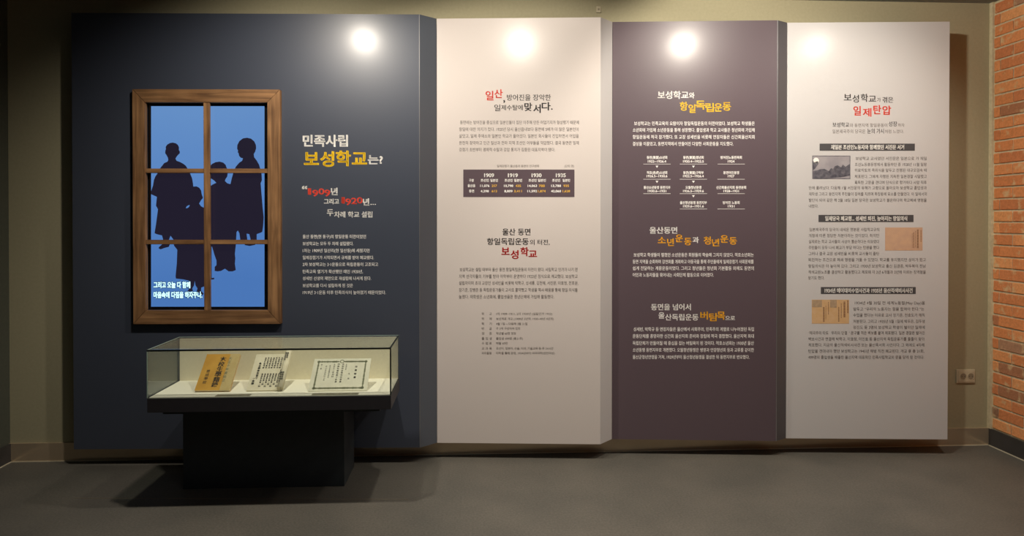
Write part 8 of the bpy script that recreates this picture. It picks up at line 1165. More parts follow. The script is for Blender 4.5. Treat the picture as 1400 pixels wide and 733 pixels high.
142,165,0,-93,16,0,0,93,12,-116,-179,122,0,0,14,-106,0,0,19,100,0,0,44,-117,0,0,-13,101,0,0,-18,-100,0,23,-25,123,0,-13,41,0,-3,-20,-9,-16,-15,-13,-19,-9,8,-13,16,7,13,10,10,12,8,14,8,-13,10,-11,13,
-9,15,-6,8,13,-19,8,-14,12,-10,15,-3,19,41,0,0,13,51664,184,4,4,142,165,0,-105,16,0,0,105,4,-117,-115,0,-63,117,0,0,63,4,-16,-13,0,-37,-84,0,0,37,25,-41,116,0,-14,41,0,0,-5,-3,-19,-9,-16,-15,-14,-19,
-9,9,-14,15,8,13,10,10,12,8,15,8,-14,10,-11,12,-9,15,-7,9,13,-19,9,-14,13,-10,15,-3,18,0,5,41,0,0,14,51665,184,4,4,142,165,0,-98,16,0,0,98,8,-116,-106,0,-72,116,0,0,72,-16,0,0,-22,-84,0,0,22,4,0,-35,
84,0,0,-24,-84,0,25,-41,153,0,-13,41,0,0,-4,-3,-18,-10,-16,-14,-13,-19,-9,9,-13,15,7,13,10,10,12,8,14,7,-13,11,-11,13,-9,15,-7,8,13,-19,9,-14,12,-10,15,-3,17,0,4,41,0,0,13,51669,184,4,4,142,165,0,
-109,16,0,0,109,16,-60,-113,-25,-2,-19,-7,-12,-11,-4,-14,4,-15,12,-10,19,-7,25,-2,26,2,19,7,12,10,4,15,-4,14,-12,11,-19,7,16,-26,-11,19,-2,14,-4,8,-6,3,-9,-3,-9,-8,-7,-14,-4,-19,-1,-18,1,-14,4,-9,7,
-3,9,3,9,9,6,14,4,25,-63,114,0,-13,41,0,0,-6,-3,-18,-9,-17,-15,-14,-18,-10,8,-13,15,7,13,11,11,12,7,15,8,-13,10,-12,13,-9,14,-6,9,13,-19,9,-14,12,-10,16,-3,17,0,6,41,0,0,13,52264,184,2,29,54,162,0,
-28,-41,0,0,-13,41,0,0,-14,-3,-23,-10,-21,-14,-18,-19,-13,10,-13,14,10,13,13,10,15,7,18,8,-17,9,-14,12,-12,14,-9,9,12,-17,13,-14,17,-10,20,-3,22,0,14,40,0,0,13,-40,0,0,28,8,62,3,0,-181,17,0,0,93,30,0,
0,14,-30,0,0,74,52272,184,3,27,55,166,0,-19,-40,0,0,-14,40,0,-3,-18,-10,-13,-14,-11,-19,-7,8,-13,15,6,13,8,11,10,8,13,7,-11,10,-10,13,-7,15,-5,7,12,-18,7,-14,10,-9,12,-3,17,40,0,0,14,-40,0,0,19,8,62,
-1,0,-95,16,0,0,41,27,0,0,14,-27,0,0,40,12,-114,-179,121,0,0,14,-105,0,0,18,98,0,0,43,-114,0,0,-13,98,0,0,-17,-98,0,52280,184,4,4,37,50,0,-63,113,0,0,63,4,-16,-13,0,-37,-81,0,0,37,29,2,129,0,-22,-40,
0,0,-13,40,0,0,-3,-3,-17,-9,-16,-15,-12,-18,-8,8,-13,15,6,13,10,10,11,8,13,7,-12,10,-10,12,-9,15,-6,8,13,-18,8,-14,12,-9,14,-3,16,0,3,40,0,0,13,-40,0,0,22,8,62,-1,0,-107,16,0,0,48,27,0,0,14,-27,0,0,
45,52285,184,4,16,93,50,-25,-2,-19,-6,-12,-11,-4,-14,4,-13,12,-11,19,-6,25,-2,25,2,18,6,12,11,4,13,-4,14,-12,11,-18,6,16,-25,-11,18,-1,13,-4,9,-6,3,-9,-3,-8,-9,-6,-13,-4,-18,-1,-18,1,-14,4,-8,6,-3,8,
3,9,8,6,14,4,29,-20,130,0,-23,-40,0,0,-13,40,0,0,-4,-3,-17,-9,-16,-14,-12,-19,-9,8,-13,15,7,13,9,10,12,8,14,7,-13,10,-10,12,-8,15,-6,8,13,-18,8,-14,11,-9,14,-3,16,0,4,40,0,0,13,-40,0,0,23,8,62,-1,0,
-110,16,0,0,50,27,0,0,14,-27,0,0,46,52286,184,3,29,55,166,0,-22,-40,0,0,-13,40,0,0,-3,-3,-17,-9,-15,-15,-12,-18,-9,8,-13,15,7,13,9,10,11,8,13,7,-12,10,-10,13,-8,14,-6,8,13,-18,8,-14,11,-9,14,-3,16,0,
3,40,0,0,13,-40,0,0,22,8,62,-1,0,-105,16,0,0,47,27,0,0,14,-27,0,0,44,23,-115,-114,0,-14,50,0,-6,-13,-12,-12,-18,-9,-21,-5,6,-13,19,5,17,8,14,10,10,12,10,-12,14,-10,17,-8,19,-5,6,13,-20,5,-18,9,-13,12,
-6,13,50,0,0,14,52376,184,2,8,103,93,0,-14,39,0,0,-95,17,0,0,181,-17,0,0,-72,29,-86,69,0,-28,-41,0,0,-13,41,0,0,-14,-3,-23,-10,-21,-14,-18,-19,-13,10,-13,14,10,13,13,10,16,7,17,8,-17,10,-14,13,-13,15,
-8,9,12,-19,13,-14,16,-10,21,-4,22,0,14,41,0,0,13,-40,0,0,28,52380,184,3,29,55,164,0,-23,-40,0,0,-13,40,0,0,-6,-3,-18,-9,-16,-14,-13,-19,-10,9,-13,15,7,12,10,10,12,8,14,7,-13,10,-11,13,-9,15,-6,8,13,
-19,8,-14,13,-9,15,-3,17,0,6,40,0,0,13,-40,0,0,23,8,70,1,0,-55,-37,0,0,-14,37,0,0,-66,17,0,0,135,6,-116,-123,0,-54,121,0,0,14,-104,0,0,40,52397,184,4,16,99,51,-25,-2,-19,-7,-12,-10,-4,-14,4,-14,12,
-10,19,-7,25,-2,25,2,19,7,12,10,4,14,-4,14,-12,10,-19,7,16,-25,-11,19,-1,13,-4,9,-7,3,-8,-3,-8,-9,-7,-13,-4,-19,-1,-18,1,-14,4,-9,7,-3,8,3,8,9,7,14,4,29,-26,129,0,-22,-40,0,0,-14,40,0,0,-3,-3,-18,-9,
-16,-14,-12,-19,-9,8,-13,15,6,13,10,10,12,8,14,7,-13,11,-10,12,-9,15,-6,8,13,-18,8,-15,12,-9,15,-3,16,0,3,40,0,0,14,-40,0,0,22,8,70,-1,0,-51,-36,0,0,-14,36,0,0,-44,17,0,0,109,52404,184,3,4,148,165,0,
-181,15,0,0,181,8,-52,-4,0,-67,-27,0,0,-14,27,0,0,-86,16,0,0,167,29,-80,-2,0,-27,-34,0,0,-14,34,0,0,-8,-3,-23,-7,-21,-12,-18,-17,-14,10,-13,13,10,10,13,8,15,6,16,6,-15,8,-14,11,-12,12,-9,9,13,-16,13,
-12,17,-8,20,-2,22,0,8,33,0,0,14,-33,0,0,27,52432,184,2,12,106,70,0,-13,36,0,0,-73,17,0,0,181,-17,0,0,-57,-36,0,0,-14,36,0,0,-24,29,-86,92,0,-28,-41,0,0,-13,41,0,0,-14,-3,-23,-10,-21,-14,-18,-19,-13,
10,-13,14,10,13,13,10,15,7,18,8,-17,10,-15,13,-12,14,-9,10,13,-19,12,-14,17,-10,21,-4,22,0,14,41,0,0,13,-40,0,0,28,52452,184,3,12,142,165,0,-39,-32,0,0,-14,32,0,0,-16,-32,0,0,-14,32,0,0,-25,17,0,0,
108,40,-36,-114,0,-9,-2,-11,-4,-11,-8,-11,-12,-9,-11,8,-7,11,-5,11,-2,12,0,9,-16,0,0,-9,-2,-13,-7,-13,-12,-11,-15,-7,8,-13,12,6,10,8,8,9,6,10,5,-10,7,-10,10,-8,12,-6,11,6,10,8,7,10,5,11,6,-11,8,-9,10,
-8,12,-6,9,13,-16,7,-11,11,-7,12,-3,14,0,9,29,-84,115,0,-21,-40,0,0,-14,40,0,0,-4,-3,-18,-9,-15,-15,-13,-18,-8,8,-13,15,7,13,9,10,12,8,13,7,-13,10,-10,13,-9,15,-6,8,12,-18,9,-15,12,-9,14,-3,17,0,4,40,
0,0,14,-40,0,0,21,52488,184,2,8,84,62,0,-41,-74,0,0,-14,164,0,0,14,-74,0,0,41,27,-16,100,0,-25,-59,0,0,-14,58,0,-5,-19,-14,-16,-20,-12,-25,-7,6,-13,21,5,19,9,16,12,11,16,11,-16,15,-12,19,-9,21,-5,7,
13,-25,7,-21,12,-14,16,-5,19,58,0,0,14,-58,0,0,25,52509,184,4,16,92,45,-27,-2,-19,-6,-12,-9,-4,-13,4,-13,12,-9,19,-6,27,-2,26,2,19,6,12,9,4,13,-4,13,-12,9,-19,6,16,-26,-11,19,-1,14,-3,9,-6,3,-7,-3,-8,
-9,-5,-14,-3,-19,-2,-20,2,-14,3,-9,5,-3,8,3,7,9,6,14,3,8,11,63,0,-22,-73,0,0,-14,163,0,0,14,-73,0,0,22,27,-73,54,0,-14,56,0,-6,-13,-14,-11,-20,-8,-24,-4,6,-13,21,4,19,6,16,10,11,12,11,-12,15,-10,19,
-6,22,-4,5,13,-24,4,-20,8,-14,11,-5,13,56,0,0,14,-57,0,0,18,-17,0,0,-18,52572,184,3,4,141,165,0,-181,16,0,0,181,11,-144,-143,36,0,40,2,41,5,-1,13,-25,-3,-26,-2,0,33,-16,0,0,-34,-51,-1,27,51,129,0,-22,
-41,0,0,-14,41,0,-4,-17,-9,-15,-14,-11,-19,-8,8,-13,15,6,13,9,11,11,7,14,8,-13,10,-11,13,-8,15,-6,8,13,-18,7,-14,12,-10,14,-4,16,42,0,0,14,-42,0,0,22,52636,184,2,20,30,-14,128,0,0,13,-112,0,0,17,106,
0,0,40,-52,0,0,16,73,0,0,13,-163,0,0,-13,73,0,0,-16,-53,0,0,-13,106,0,0,-15,-106,0,27,-3,122,0,-13,55,0,-6,-12,-14,-10,-20,-6,-23,-3,5,-13,22,3,19,6,16,9,11,11,11,-11,15,-9,20,-6,22,-3,5,13,-24,3,-20,
6,-13,10,-7,12,56,0,0,13,-57,0,0,16,-17,0,0,-16,52824,184,2,4,141,165,0,-181,17,0,0,181,29,-98,-3,0,-28,-42,0,0,-13,42,0,0,-14,-3,-23,-10,-22,-15,-17,-19,-13,10,-13,15,10,12,13,11,15,8,18,7,-17,11,
-14,13,-13,15,-8,9,12,-19,12,-15,17,-10,21,-3,22,0,14,41,0,0,13,-41,0,0,28,52825,184,3,4,142,165,0,-111,16,0,0,111,6,-121,-120,0,-14,105,0,0,-47,16,0,0,61,29,-99,121,0,-23,-41,0,0,-13,41,0,0,-4,-3,
-18,-10,-16,-14,-13,-19,-9,9,-13,15,7,13,9,10,12,8,14,7,-13,11,-11,13,-8,15,-7,7,13,-18,9,-15,12,-9,15,-4,17,0,4,41,0,0,13,-40,0,0,23,52828,184,3,4,142,165,0,-133,16,0,0,133,6,-116,-121,0,-56,122,0,0,
14,-105,0,0,42,29,0,120,0,-23,-41,0,0,-13,41,0,0,-5,-3,-18,-10,-16,-14,-13,-18,-10,8,-13,15,7,13,10,10,12,7,14,8,-13,10,-11,13,-9,15,-6,8,13,-18,8,-15,13,-9,15,-4,17,0,5,41,0,0,13,-40,0,0,23,52984,
184,3,8,142,165,0,-48,-39,0,0,-13,39,0,0,-47,17,0,0,108,17,-136,-10,0,-14,63,0,-2,-10,-3,-9,-67,-3,3,-14,58,5,-10,-12,-14,-10,-16,-9,-20,-7,6,-14,37,16,25,22,15,27,5,32,40,20,-104,0,-9,-2,-11,-4,-11,
-8,-11,-12,-9,-11,8,-7,11,-5,11,-2,12,0,9,-16,0,0,-9,-2,-13,-7,-13,-12,-11,-15,-7,8,-13,12,6,10,8,8,9,6,10,5,-10,7,-10,10,-8,12,-6,11,6,10,8,7,10,5,11,6,-11,8,-9,10,-8,12,-6,9,13,-16,7,-11,11,-7,12,
-3,14,0,9,53440,184,2,14,18,149,0,-121,59,1,40,5,-1,13,-39,-4,-43,-1,0,43,64,0,0,13,-64,0,0,37,68,0,0,14,8,30,16,0,-181,17,0,0,95,30,0,0,14,-30,0,0,72,53444,184,3,14,18,151,0,-92,60,1,36,4,-1,13,-35,
-4,-43,-1,0,27,63,0,0,13,-63,0,0,25,66,0,0,14,8,33,14,0,-134,16,0,0,64,27,0,0,14,-27,0,0,56,6,-112,-122,0,-55,120,0,0,14,-104,0,0,41,53448,184,3,14,18,156,0,-79,60,1,37,4,-2,13,-35,-4,-43,0,0,20,63,0,
0,13,-63,0,0,19,66,0,0,13,8,33,9,0,-94,16,0,0,41,27,0,0,14,-27,0,0,39,12,-114,-179,121,0,0,14,-105,0,0,19,98,0,0,43,-114,0,0,-13,98,0,0,-17,-98,0,53552,184,2,8,105,97,0,-13,37,0,0,-100,17,0,0,181,-17,
0,0,-68,14,-124,52,0,-121,58,1,39,4,-2,14,-36,-5,-42,-1,0,44,59,0,0,13,-59,0,0,37,67,0,0,14,53664,184,1,20,31,151,0,-93,52,0,0,-37,-73,0,0,-14,164,0,0,14,-74,0,0,37,55,0,0,13,-107,0,0,27,101,0,0,14,
-101,0,0,25,105,0,0,14,53685,184,3,16,92,43,-27,-2,-19,-6,-12,-9,-4,-12,4,-13,12,-9,19,-5,27,-2,26,2,19,5,12,9,4,13,-4,12,-12,9,-19,6,16,-26,-11,19,-1,14,-3,9,-5,3,-7,-3,-7,-9,-5,-14,-4,-19,-1,-20,1,
-14,4,-9,5,-3,7,3,7,9,5,14,3,20,-41,131,0,-73,52,0,0,-17,-73,0,0,-14,163,0,0,14,-73,0,0,17,54,0,0,13,-106,0,0,18,100,0,0,12,-100,0,0,17,105,0,0,13,53748,184,2,4,141,165,0,-181,16,0,0,181,23,-144,-144,
36,0,40,2,41,6,-1,12,-25,-3,-25,-2,0,29,40,0,0,13,-78,0,0,23,73,0,0,13,-73,0,0,22,77,0,0,13,-93,0,0,-84,37,0,0,-30,-51,0,54016,184,4,4,142,165,0,-108,16,0,0,108,4,-117,-117,0,-61,117,0,0,61,4,-16,-13,
0,-35,-84,0,0,35,14,-38,119,0,-86,77,2,26,4,-2,13,-37,-4,-47,-1,0,23,64,0,0,14,-64,0,0,22,69,0,0,13,54200,184,4,12,112,97,0,-14,30,0,0,-52,17,0,0,134,-17,0,0,-34,-30,0,0,-14,30,0,0,-20,14,-130,-39,33,
0,36,2,36,4,-1,12,-23,-2,0,63,18,0,0,14,-96,0,0,-14,18,0,0,-65,-23,0,4,39,65,28,0,0,-64,-28,-1,6,-6,-30,0,-54,121,0,0,14,-104,0,0,40,54204,184,4,12,113,109,0,-13,29,0,0,-27,17,0,0,96,-17,0,0,-26,-29,
0,0,-13,29,0,0,-17,13,-130,-35,69,2,36,4,-1,12,-23,-2,0,50,18,0,0,14,-96,0,0,-14,18,0,0,-52,-23,0,4,39,52,28,0,0,-51,-28,0,12,-6,-103,122,0,0,14,-106,0,0,18,100,0,0,42,-117,0,0,-13,100,0,0,-16,-99,0,
54224,184,4,4,148,165,0,-181,16,0,0,181,12,-74,-89,0,-14,24,0,0,-68,15,0,0,167,-15,0,0,-47,-24,0,0,-14,24,0,0,-24,14,-104,-47,27,0,32,2,30,3,-1,13,-19,-2,0,84,15,0,0,14,-82,0,0,-14,15,0,0,-86,-19,0,4,
34,86,22,0,0,-85,-22,-1,54252,184,2,20,25,75,0,-13,58,0,0,-41,-73,0,0,-14,164,0,0,14,-74,0,0,41,58,0,0,13,-28,0,0,59,29,0,0,14,-135,0,0,-14,28,0,0,-59,4,17,59,45,0,0,-59,-45,0,54364,184,3,20,25,76,0,
-13,30,0,0,-43,-45,0,0,-14,164,0,0,14,-46,0,0,43,30,0,0,13,-28,0,0,59,29,0,0,14,-135,0,0,-14,28,0,0,-59,4,20,-56,0,43,39,0,0,-43,4,-42,115,45,0,0,-59,-45,0,54400,184,3,12,26,114,0,-13,131,0,0,13,-26,
0,0,34,27,0,0,13,-133,0,0,-13,27,0,0,-34,4,17,34,45,0,0,-34,-45,0,20,-39,-128,128,0,0,13,-112,0,0,17,106,0,0,40,-52,0,0,17,73,0,0,13,-163,0,0,-13,73,0,0,-17,-53,0,0,-13,106,0,0,-15,-106,0,54616,184,4,
16,63,108,-18,-3,-14,-9,-9,-13,-3,-17,3,-16,9,-14,14,-8,18,-3,18,3,14,8,9,14,3,16,-3,17,-9,13,-14,9,16,-18,-11,11,-2,9,-6,6,-8,2,-12,-2,-11,-6,-9,-9,-5,-11,-2,-11,2,-9,5,-6,9,-2,11,2,12,6,8,9,6,8,81,
73,0,-181,16,0,0,93,30,0,0,14,-30,0,0,74,8,-94,-2,0,-27,-46,0,0,-13,107,0,0,13,-45,0,0,27,54617,184,5,16,64,123,-18,-2,-14,-6,-8,-11,-4,-13,4,-14,8,-10,14,-6,18,-3,17,3,14,6,9,10,3,14,-3,13,-9,11,-14,
6,16,-17,-10,11,-2,9,-4,5,-6,2,-8,-2,-8,-5,-7,-9,-3,-11,-2,-11,2,-9,3,-6,7,-2,8,2,8,6,6,9,4,6,-20,-67,0,-13,101,0,0,-45,16,0,0,58,8,-94,124,0,-20,-46,0,0,-13,107,0,0,13,-45,0,0,20,8,62,-1,0,-113,16,0,
0,50,27,0,0,13,-27,0,0,50,54620,184,5,16,64,120,-18,-2,-14,-7,-8,-11,-4,-14,4,-14,8,-10,14,-7,18,-2,17,2,14,7,9,10,3,14,-3,14,-9,11,-14,7,16,-17,-11,11,-1,9,-5,5,-6,2,-9,-2,-8,-5,-7,-9,-4,-11,-1,-11,
1,-9,4,-6,7,-2,8,2,9,6,6,9,5,8,81,59,0,-135,16,0,0,62,27,0,0,14,-27,0,0,59,8,-94,0,0,-22,-46,0,0,-13,107,0,0,13,-45,0,0,22,6,-34,-125,0,-52,120,0,0,14,-104,0,0,38,54632,184,6,4,37,46,0,-59,113,0,0,59,
4,-16,-13,0,-33,-81,0,0,33,16,11,91,-18,-3,-14,-6,-8,-10,-4,-13,4,-14,8,-10,14,-6,18,-3,17,3,14,6,9,10,3,14,-3,13,-9,10,-14,6,16,-17,-10,11,-1,9,-4,5,-6,2,-8,-2,-9,-5,-6,-9,-4,-11,-1,-11,1,-9,4,-6,6,
-2,9,2,8,6,6,9,4,8,81,55,0,-109,16,0,0,47,27,0,0,14,-27,0,0,48,8,-94,2,0,-21,-46,0,0,-13,107,0,0,13,-45,0,0,21,54633,184,6,8,37,52,0,-65,113,0,0,65,-16,0,0,-19,-81,0,0,19,4,0,-32,81,0,0,-20,-81,0,16,
11,125,-18,-2,-14,-7,-8,-10,-4,-13,4,-13,8,-10,14,-6,18,-2,17,2,14,6,9,10,3,13,-3,13,-9,10,-14,7,16,-17,-11,11,-1,9,-4,5,-6,2,-8,-2,-8,-5,-6,-9,-3,-11,-2,-11,2,-9,3,-6,6,-2,8,2,8,6,6,9,4,8,81,54,0,
-105,16,0,0,45,27,0,0,14,-27,0,0,46,8,-94,2,0,-20,-46,0,0,-14,107,0,0,14,-45,0,0,20,54637,184,6,16,94,47,-25,-2,-19,-6,-11,-10,-4,-13,4,-13,11,-10,19,-6,25,-2,24,2,19,6,11,10,4,13,-4,13,-11,10,-19,6,
16,-24,-11,17,-1,14,-3,8,-6,3,-8,-3,-8,-8,-6,-14,-3,-17,-1,-18,1,-14,3,-8,6,-3,8,3,8,8,6,14,3,16,-12,90,-18,-3,-14,-6,-8,-10,-4,-13,4,-14,8,-10,14,-6,18,-2,17,2,14,6,9,10,3,14,-3,13,-9,10,-14,6,16,
-17,-10,11,-1,9,-4,5,-6,2,-8,-2,-8,-5,-6,-9,-4,-11,-2,-11,2,-9,4,-6,6,-2,8,2,8,6,6,9,4,8,81,56,0,-116,16,0,0,52,27,0,0,14,-27,0,0,50,8,-94,2,0,-22,-46,0,0,-13,107,0,0,13,-45,0,0,22,54644,184,4,16,55,
109,-16,-3,-12,-9,-8,-13,-3,-16,3,-17,8,-13,12,-9,16,-3,15,3,12,9,9,13,2,17,-2,16,-9,13,-12,9,16,-15,-11,9,-2,8,-6,5,-8,2,-11,-2,-11,-5,-9,-8,-6,-9,-2,-10,2,-8,6,-5,9,-1,11,1,11,5,8,8,6,8,1,67,0,-26,
-36,0,0,-13,89,0,0,13,-36,0,0,26,12,45,1,0,-168,16,0,0,83,23,0,0,-92,16,0,0,181,-16,0,0,-76,-23,0,0,72,54664,184,5,16,55,122,-16,-2,-12,-6,-8,-10,-2,-13,2,-12,8,-10,12,-6,16,-3,16,3,12,6,8,10,3,12,-3,
13,-8,10,-12,6,16,-16,-10,10,-1,7,-4,5,-6,2,-8,-2,-7,-5,-6,-7,-4,-10,-1,-10,1,-7,4,-5,6,-2,7,2,8,5,6,7,4,12,63,53,0,-106,16,0,0,46,23,0,0,-49,15,0,0,112,-15,0,0,-49,-23,0,0,46,8,-77,3,0,-20,-38,0,0,
-14,92,0,0,14,-38,0,0,20,39,61,-117,0,-6,-2,-11,-4,-11,-8,-10,-11,-9,-11,8,-8,10,-5,11,-1,18,-16,0,0,-6,-3,-13,-7,-12,-11,-10,-16,-8,8,-12,12,5,10,8,8,9,6,10,6,-11,7,-9,9,-8,12,-6,11,6,10,9,7,9,5,11,
6,-11,8,-9,10,-8,13,-5,8,12,-16,7,-11,10,-7,13,-3,13,0,6,54665,184,6,16,55,121,-16,-2,-12,-6,-8,-10,-2,-13,2,-13,8,-9,12,-6,16,-3,16,3,12,6,8,9,3,13,-3,13,-8,10,-12,6,16,-16,-10,10,-2,7,-3,5,-6,2,-8,
-2,-7,-5,-6,-7,-4,-10,-1,-10,1,-7,4,-5,6,-2,7,2,8,5,6,7,3,16,58,-59,-25,-2,-19,-6,-12,-10,-4,-14,4,-13,12,-10,19,-6,25,-2,25,2,19,6,12,10,4,13,-4,14,-12,10,-19,6,16,-25,-11,18,-1,14,-4,9,-6,3,-8,-3,
-8,-9,-6,-14,-3,-18,-1,-19,1,-13,3,-9,6,-3,8,3,8,9,6,13,4,12,24,128,0,-105,15,0,0,46,24,0,0,-52,15,0,0,114,-15,0,0,-49,-24,0,0,46,8,-76,2,0,-20,-38,0,0,-13,92,0,0,13,-38,0,0,20,54693,184,6,16,94,47,
-25,-2,-19,-6,-11,-10,-4,-13,4,-13,11,-10,19,-6,25,-2,24,2,19,6,11,10,4,13,-4,13,-11,10,-19,6,16,-24,-11,17,-1,14,-3,8,-6,3,-8,-3,-8,-8,-6,-14,-3,-17,-1,-18,1,-14,3,-8,6,-3,8,3,8,8,6,14,3,16,-12,90,
-18,-3,-14,-6,-8,-10,-4,-13,4,-14,8,-10,14,-6,18,-2,17,2,14,6,9,10,3,14,-3,13,-9,10,-14,6,16,-17,-10,11,-1,9,-4,5,-6,2,-8,-2,-8,-5,-6,-9,-4,-11,-2,-11,2,-9,4,-6,6,-2,8,2,8,6,6,9,4,12,81,56,0,-116,16,
0,0,33,27,0,0,14,-27,0,0,24,27,0,0,14,-27,0,0,31,8,-94,2,0,-22,-46,0,0,-13,107,0,0,13,-45,0,0,22,54788,184,5,16,61,120,-16,-3,-13,-7,-8,-11,-3,-14,3,-14,8,-11,13,-7,16,-2,17,2,13,7,8,11,3,14,-3,14,-8,
11,-13,7,16,-17,-10,11,-2,8,-4,5,-7,2,-9,-2,-8,-5,-7,-8,-5,-11,-1,-10,1,-8,5,-5,7,-2,8,2,9,5,7,8,4,12,61,-26,0,-13,30,0,0,-39,17,0,0,138,-17,0,0,-48,-30,0,0,-13,30,0,0,-25,8,-89,86,0,-22,-43,0,0,-13,
102,0,0,13,-42,0,0,22,6,-27,-126,0,-51,120,0,0,14,-104,0,0,37,54805,184,6,16,61,123,-16,-3,-13,-6,-8,-11,-3,-14,3,-14,8,-10,13,-7,16,-2,17,2,13,7,8,10,3,14,-3,14,-8,11,-13,6,16,-17,-10,11,-1,8,-5,5,
-6,2,-9,-2,-8,-5,-7,-8,-4,-11,-2,-10,2,-8,4,-5,7,-2,8,2,9,5,6,8,5,16,49,-62,-26,-2,-19,-7,-12,-9,-4,-13,4,-13,12,-10,19,-6,26,-2,25,2,19,6,12,10,4,13,-4,13,-12,9,-19,7,16,-25,-11,18,-2,13,-3,8,-6,3,
-7,-3,-8,-8,-6,-13,-3,-18,-1,-18,1,-14,3,-9,6,-3,8,3,7,9,6,14,3,12,60,133,0,-43,-30,0,0,-14,30,0,0,-21,-31,0,0,-14,31,0,0,-24,17,0,0,116,8,-106,2,0,-22,-43,0,0,-13,102,0,0,13,-42,0,0,22,54840,184,3,
16,92,100,17,-1,14,-5,8,-6,3,-9,-3,-9,-8,-7,-14,-4,-17,-1,-18,1,-13,4,-9,7,-3,9,3,9,9,6,13,5,8,9,63,0,-23,-65,0,0,-14,147,0,0,14,-65,0,0,23,23,-8,-49,-25,-2,-19,-7,-11,-11,-5,-14,4,-14,10,-10,16,-7,
21,-4,0,-25,-73,0,0,-13,164,0,0,13,-74,0,0,25,21,4,16,7,10,10,4,14,-4,14,-12,11,-19,7,54841,184,4,16,92,118,17,-1,13,-3,8,-4,3,-7,-3,-6,-8,-4,-13,-3,-17,-1,-18,1,-13,3,-8,4,-3,6,3,7,8,4,13,3,6,-46,
-82,0,-13,107,0,0,-38,17,0,0,51,8,-69,133,0,-18,-64,0,0,-13,145,0,0,13,-64,0,0,18,23,-90,-105,0,-14,163,0,0,14,-73,0,0,14,21,3,16,5,10,8,3,10,-4,12,-11,8,-19,5,-24,2,-25,-2,-19,-5,-11,-8,-4,-12,4,-10,
9,-8,16,-5,21,-3,0,-14,54868,184,4,16,65,107,11,-2,9,-4,5,-7,2,-8,-2,-8,-5,-7,-9,-4,-11,-1,-11,1,-8,4,-6,7,-2,8,2,8,6,7,8,4,25,11,15,-17,-3,-14,-7,-8,-10,-3,-14,2,-12,7,-10,11,-7,14,-4,0,-20,-49,0,2,
-14,35,0,39,2,39,5,-1,12,-49,-4,0,19,14,4,11,7,7,10,3,12,-3,14,-9,10,-14,7,8,51,48,0,-181,16,0,0,91,29,0,0,14,-29,0,0,76,8,-92,0,0,-22,-46,0,0,-13,108,0,0,13,-46,0,0,22,54869,184,5,6,31,35,0,-13,103,
0,0,-38,16,0,0,51,16,-85,83,11,-1,9,-3,5,-5,2,-6,-2,-6,-5,-5,-9,-3,-11,-2,-11,2,-8,3,-5,5,-2,6,2,6,5,5,8,3,24,11,13,-17,-2,-13,-6,-9,-8,-3,-11,3,-10,6,-8,11,-6,14,-3,0,-13,-48,0,2,-14,74,2,39,5,-1,12,
-49,-4,0,12,14,3,10,6,7,8,3,10,-3,11,-9,8,-13,6,8,51,37,0,-121,16,0,0,53,27,0,0,14,-27,0,0,54,8,-93,2,0,-18,-43,0,0,-13,103,0,0,13,-43,0,0,18,54876,184,5,16,65,123,11,-1,9,-2,5,-4,2,-6,-2,-5,-5,-4,-9,
-3,-11,-1,-11,1,-8,3,-5,4,-2,5,2,6,5,4,8,2,8,80,43,0,-106,16,0,0,46,27,0,0,14,-27,0,0,46,12,-117,-179,124,0,0,12,-107,0,0,16,100,0,0,36,-117,0,0,-11,101,0,0,-14,-101,0,25,32,109,-17,-2,-13,-4,-9,-8,
-3,-10,3,-9,6,-7,11,-5,14,-2,0,-11,-48,-1,2,-12,35,0,39,2,39,5,-1,10,-49,-4,0,11,14,2,11,5,6,7,3,9,-3,10,-9,8,-13,4,8,-26,35,0,-15,-43,0,0,-12,103,0,0,12,-43,0,0,15,54924,184,4,4,141,165,0,-181,16,0,
0,181,16,-87,-58,11,-2,9,-4,5,-7,2,-8,-2,-8,-5,-7,-9,-4,-11,-1,-12,1,-8,4,-6,7,-2,8,2,8,6,7,8,4,25,12,15,-18,-3,-14,-7,-8,-10,-4,-14,3,-12,7,-10,11,-7,15,-4,0,-19,-51,-1,2,-14,37,0,40,2,40,5,-1,12,
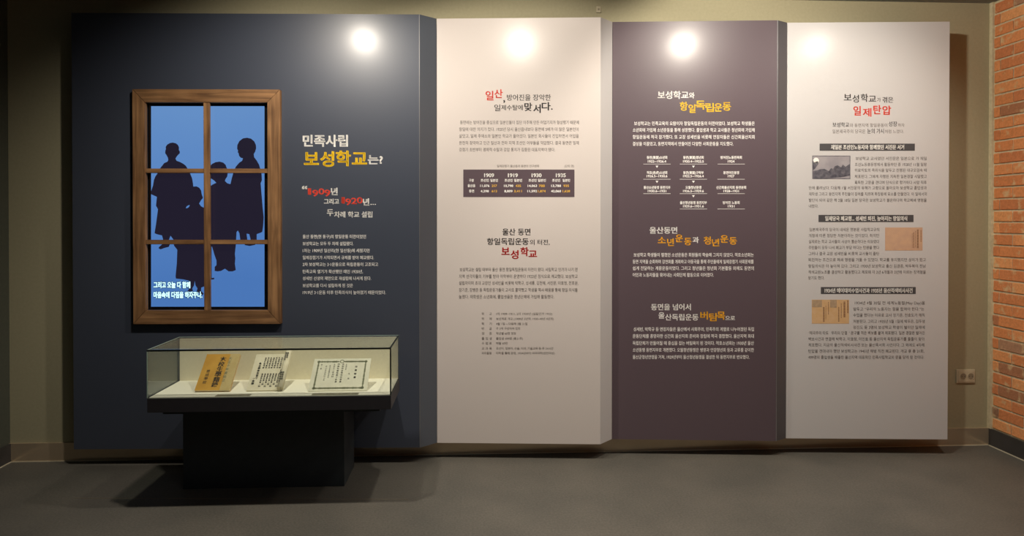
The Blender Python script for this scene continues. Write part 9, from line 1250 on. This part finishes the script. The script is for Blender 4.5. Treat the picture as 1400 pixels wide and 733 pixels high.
-51,-4,0,19,15,4,11,7,7,10,2,12,-3,14,-9,10,-14,7,8,-25,48,0,-22,-47,0,0,-13,110,0,0,13,-47,0,0,22,54952,184,4,16,92,100,17,-1,14,-4,8,-7,3,-9,-3,-8,-8,-7,-14,-4,-17,-1,-18,1,-13,4,-9,7,-3,8,3,9,9,7,
13,4,23,18,14,-25,-2,-19,-7,-11,-10,-5,-15,2,-8,4,-8,6,-6,9,-5,0,-33,-43,0,0,-14,164,0,0,14,-44,0,0,33,9,5,6,6,4,8,2,8,-4,15,-12,10,-19,7,5,-46,-92,0,28,22,-1,22,1,0,-28,8,-31,143,0,-23,-65,0,0,-14,
147,0,0,14,-65,0,0,23,54980,184,4,16,92,121,-25,-2,-19,-6,-11,-9,-4,-13,4,-13,11,-10,19,-5,25,-2,24,2,19,5,11,10,4,13,-4,13,-11,9,-19,6,16,-24,-11,17,-1,13,-3,8,-6,3,-7,-3,-8,-8,-5,-13,-4,-17,-1,-18,
1,-13,4,-8,5,-3,8,3,7,8,6,13,3,8,9,59,0,-21,-64,0,0,-14,145,0,0,14,-64,0,0,21,8,-90,-118,0,-14,73,0,0,-50,17,0,0,50,74,0,0,14,55176,184,4,4,141,165,0,-181,17,0,0,181,16,-89,-57,-18,-3,-15,-9,-9,-13,
-3,-17,3,-16,9,-14,15,-8,18,-3,17,3,15,8,9,14,3,16,-3,17,-9,13,-15,9,16,-17,-11,11,-2,9,-6,6,-8,2,-12,-2,-11,-6,-9,-9,-5,-11,-2,-12,2,-9,5,-6,9,-2,11,2,12,6,8,9,6,8,3,72,0,-28,-46,0,0,-13,108,0,0,13,
-45,0,0,28,55192,184,6,4,142,165,0,-109,16,0,0,109,4,-117,-119,0,-59,117,0,0,59,4,-16,-13,0,-33,-84,0,0,33,16,10,91,-19,-2,-13,-7,-9,-10,-4,-13,4,-14,9,-10,13,-6,19,-3,18,3,14,6,8,10,4,14,-4,13,-8,10,
-14,7,16,-18,-11,11,-1,9,-4,6,-6,2,-8,-2,-9,-6,-6,-9,-4,-11,-1,-12,1,-9,4,-6,6,-2,9,2,8,6,6,9,4,8,3,57,0,-21,-46,0,0,-13,109,0,0,13,-46,0,0,21,
]
FONT = load_glyphs()
flush_blocks()
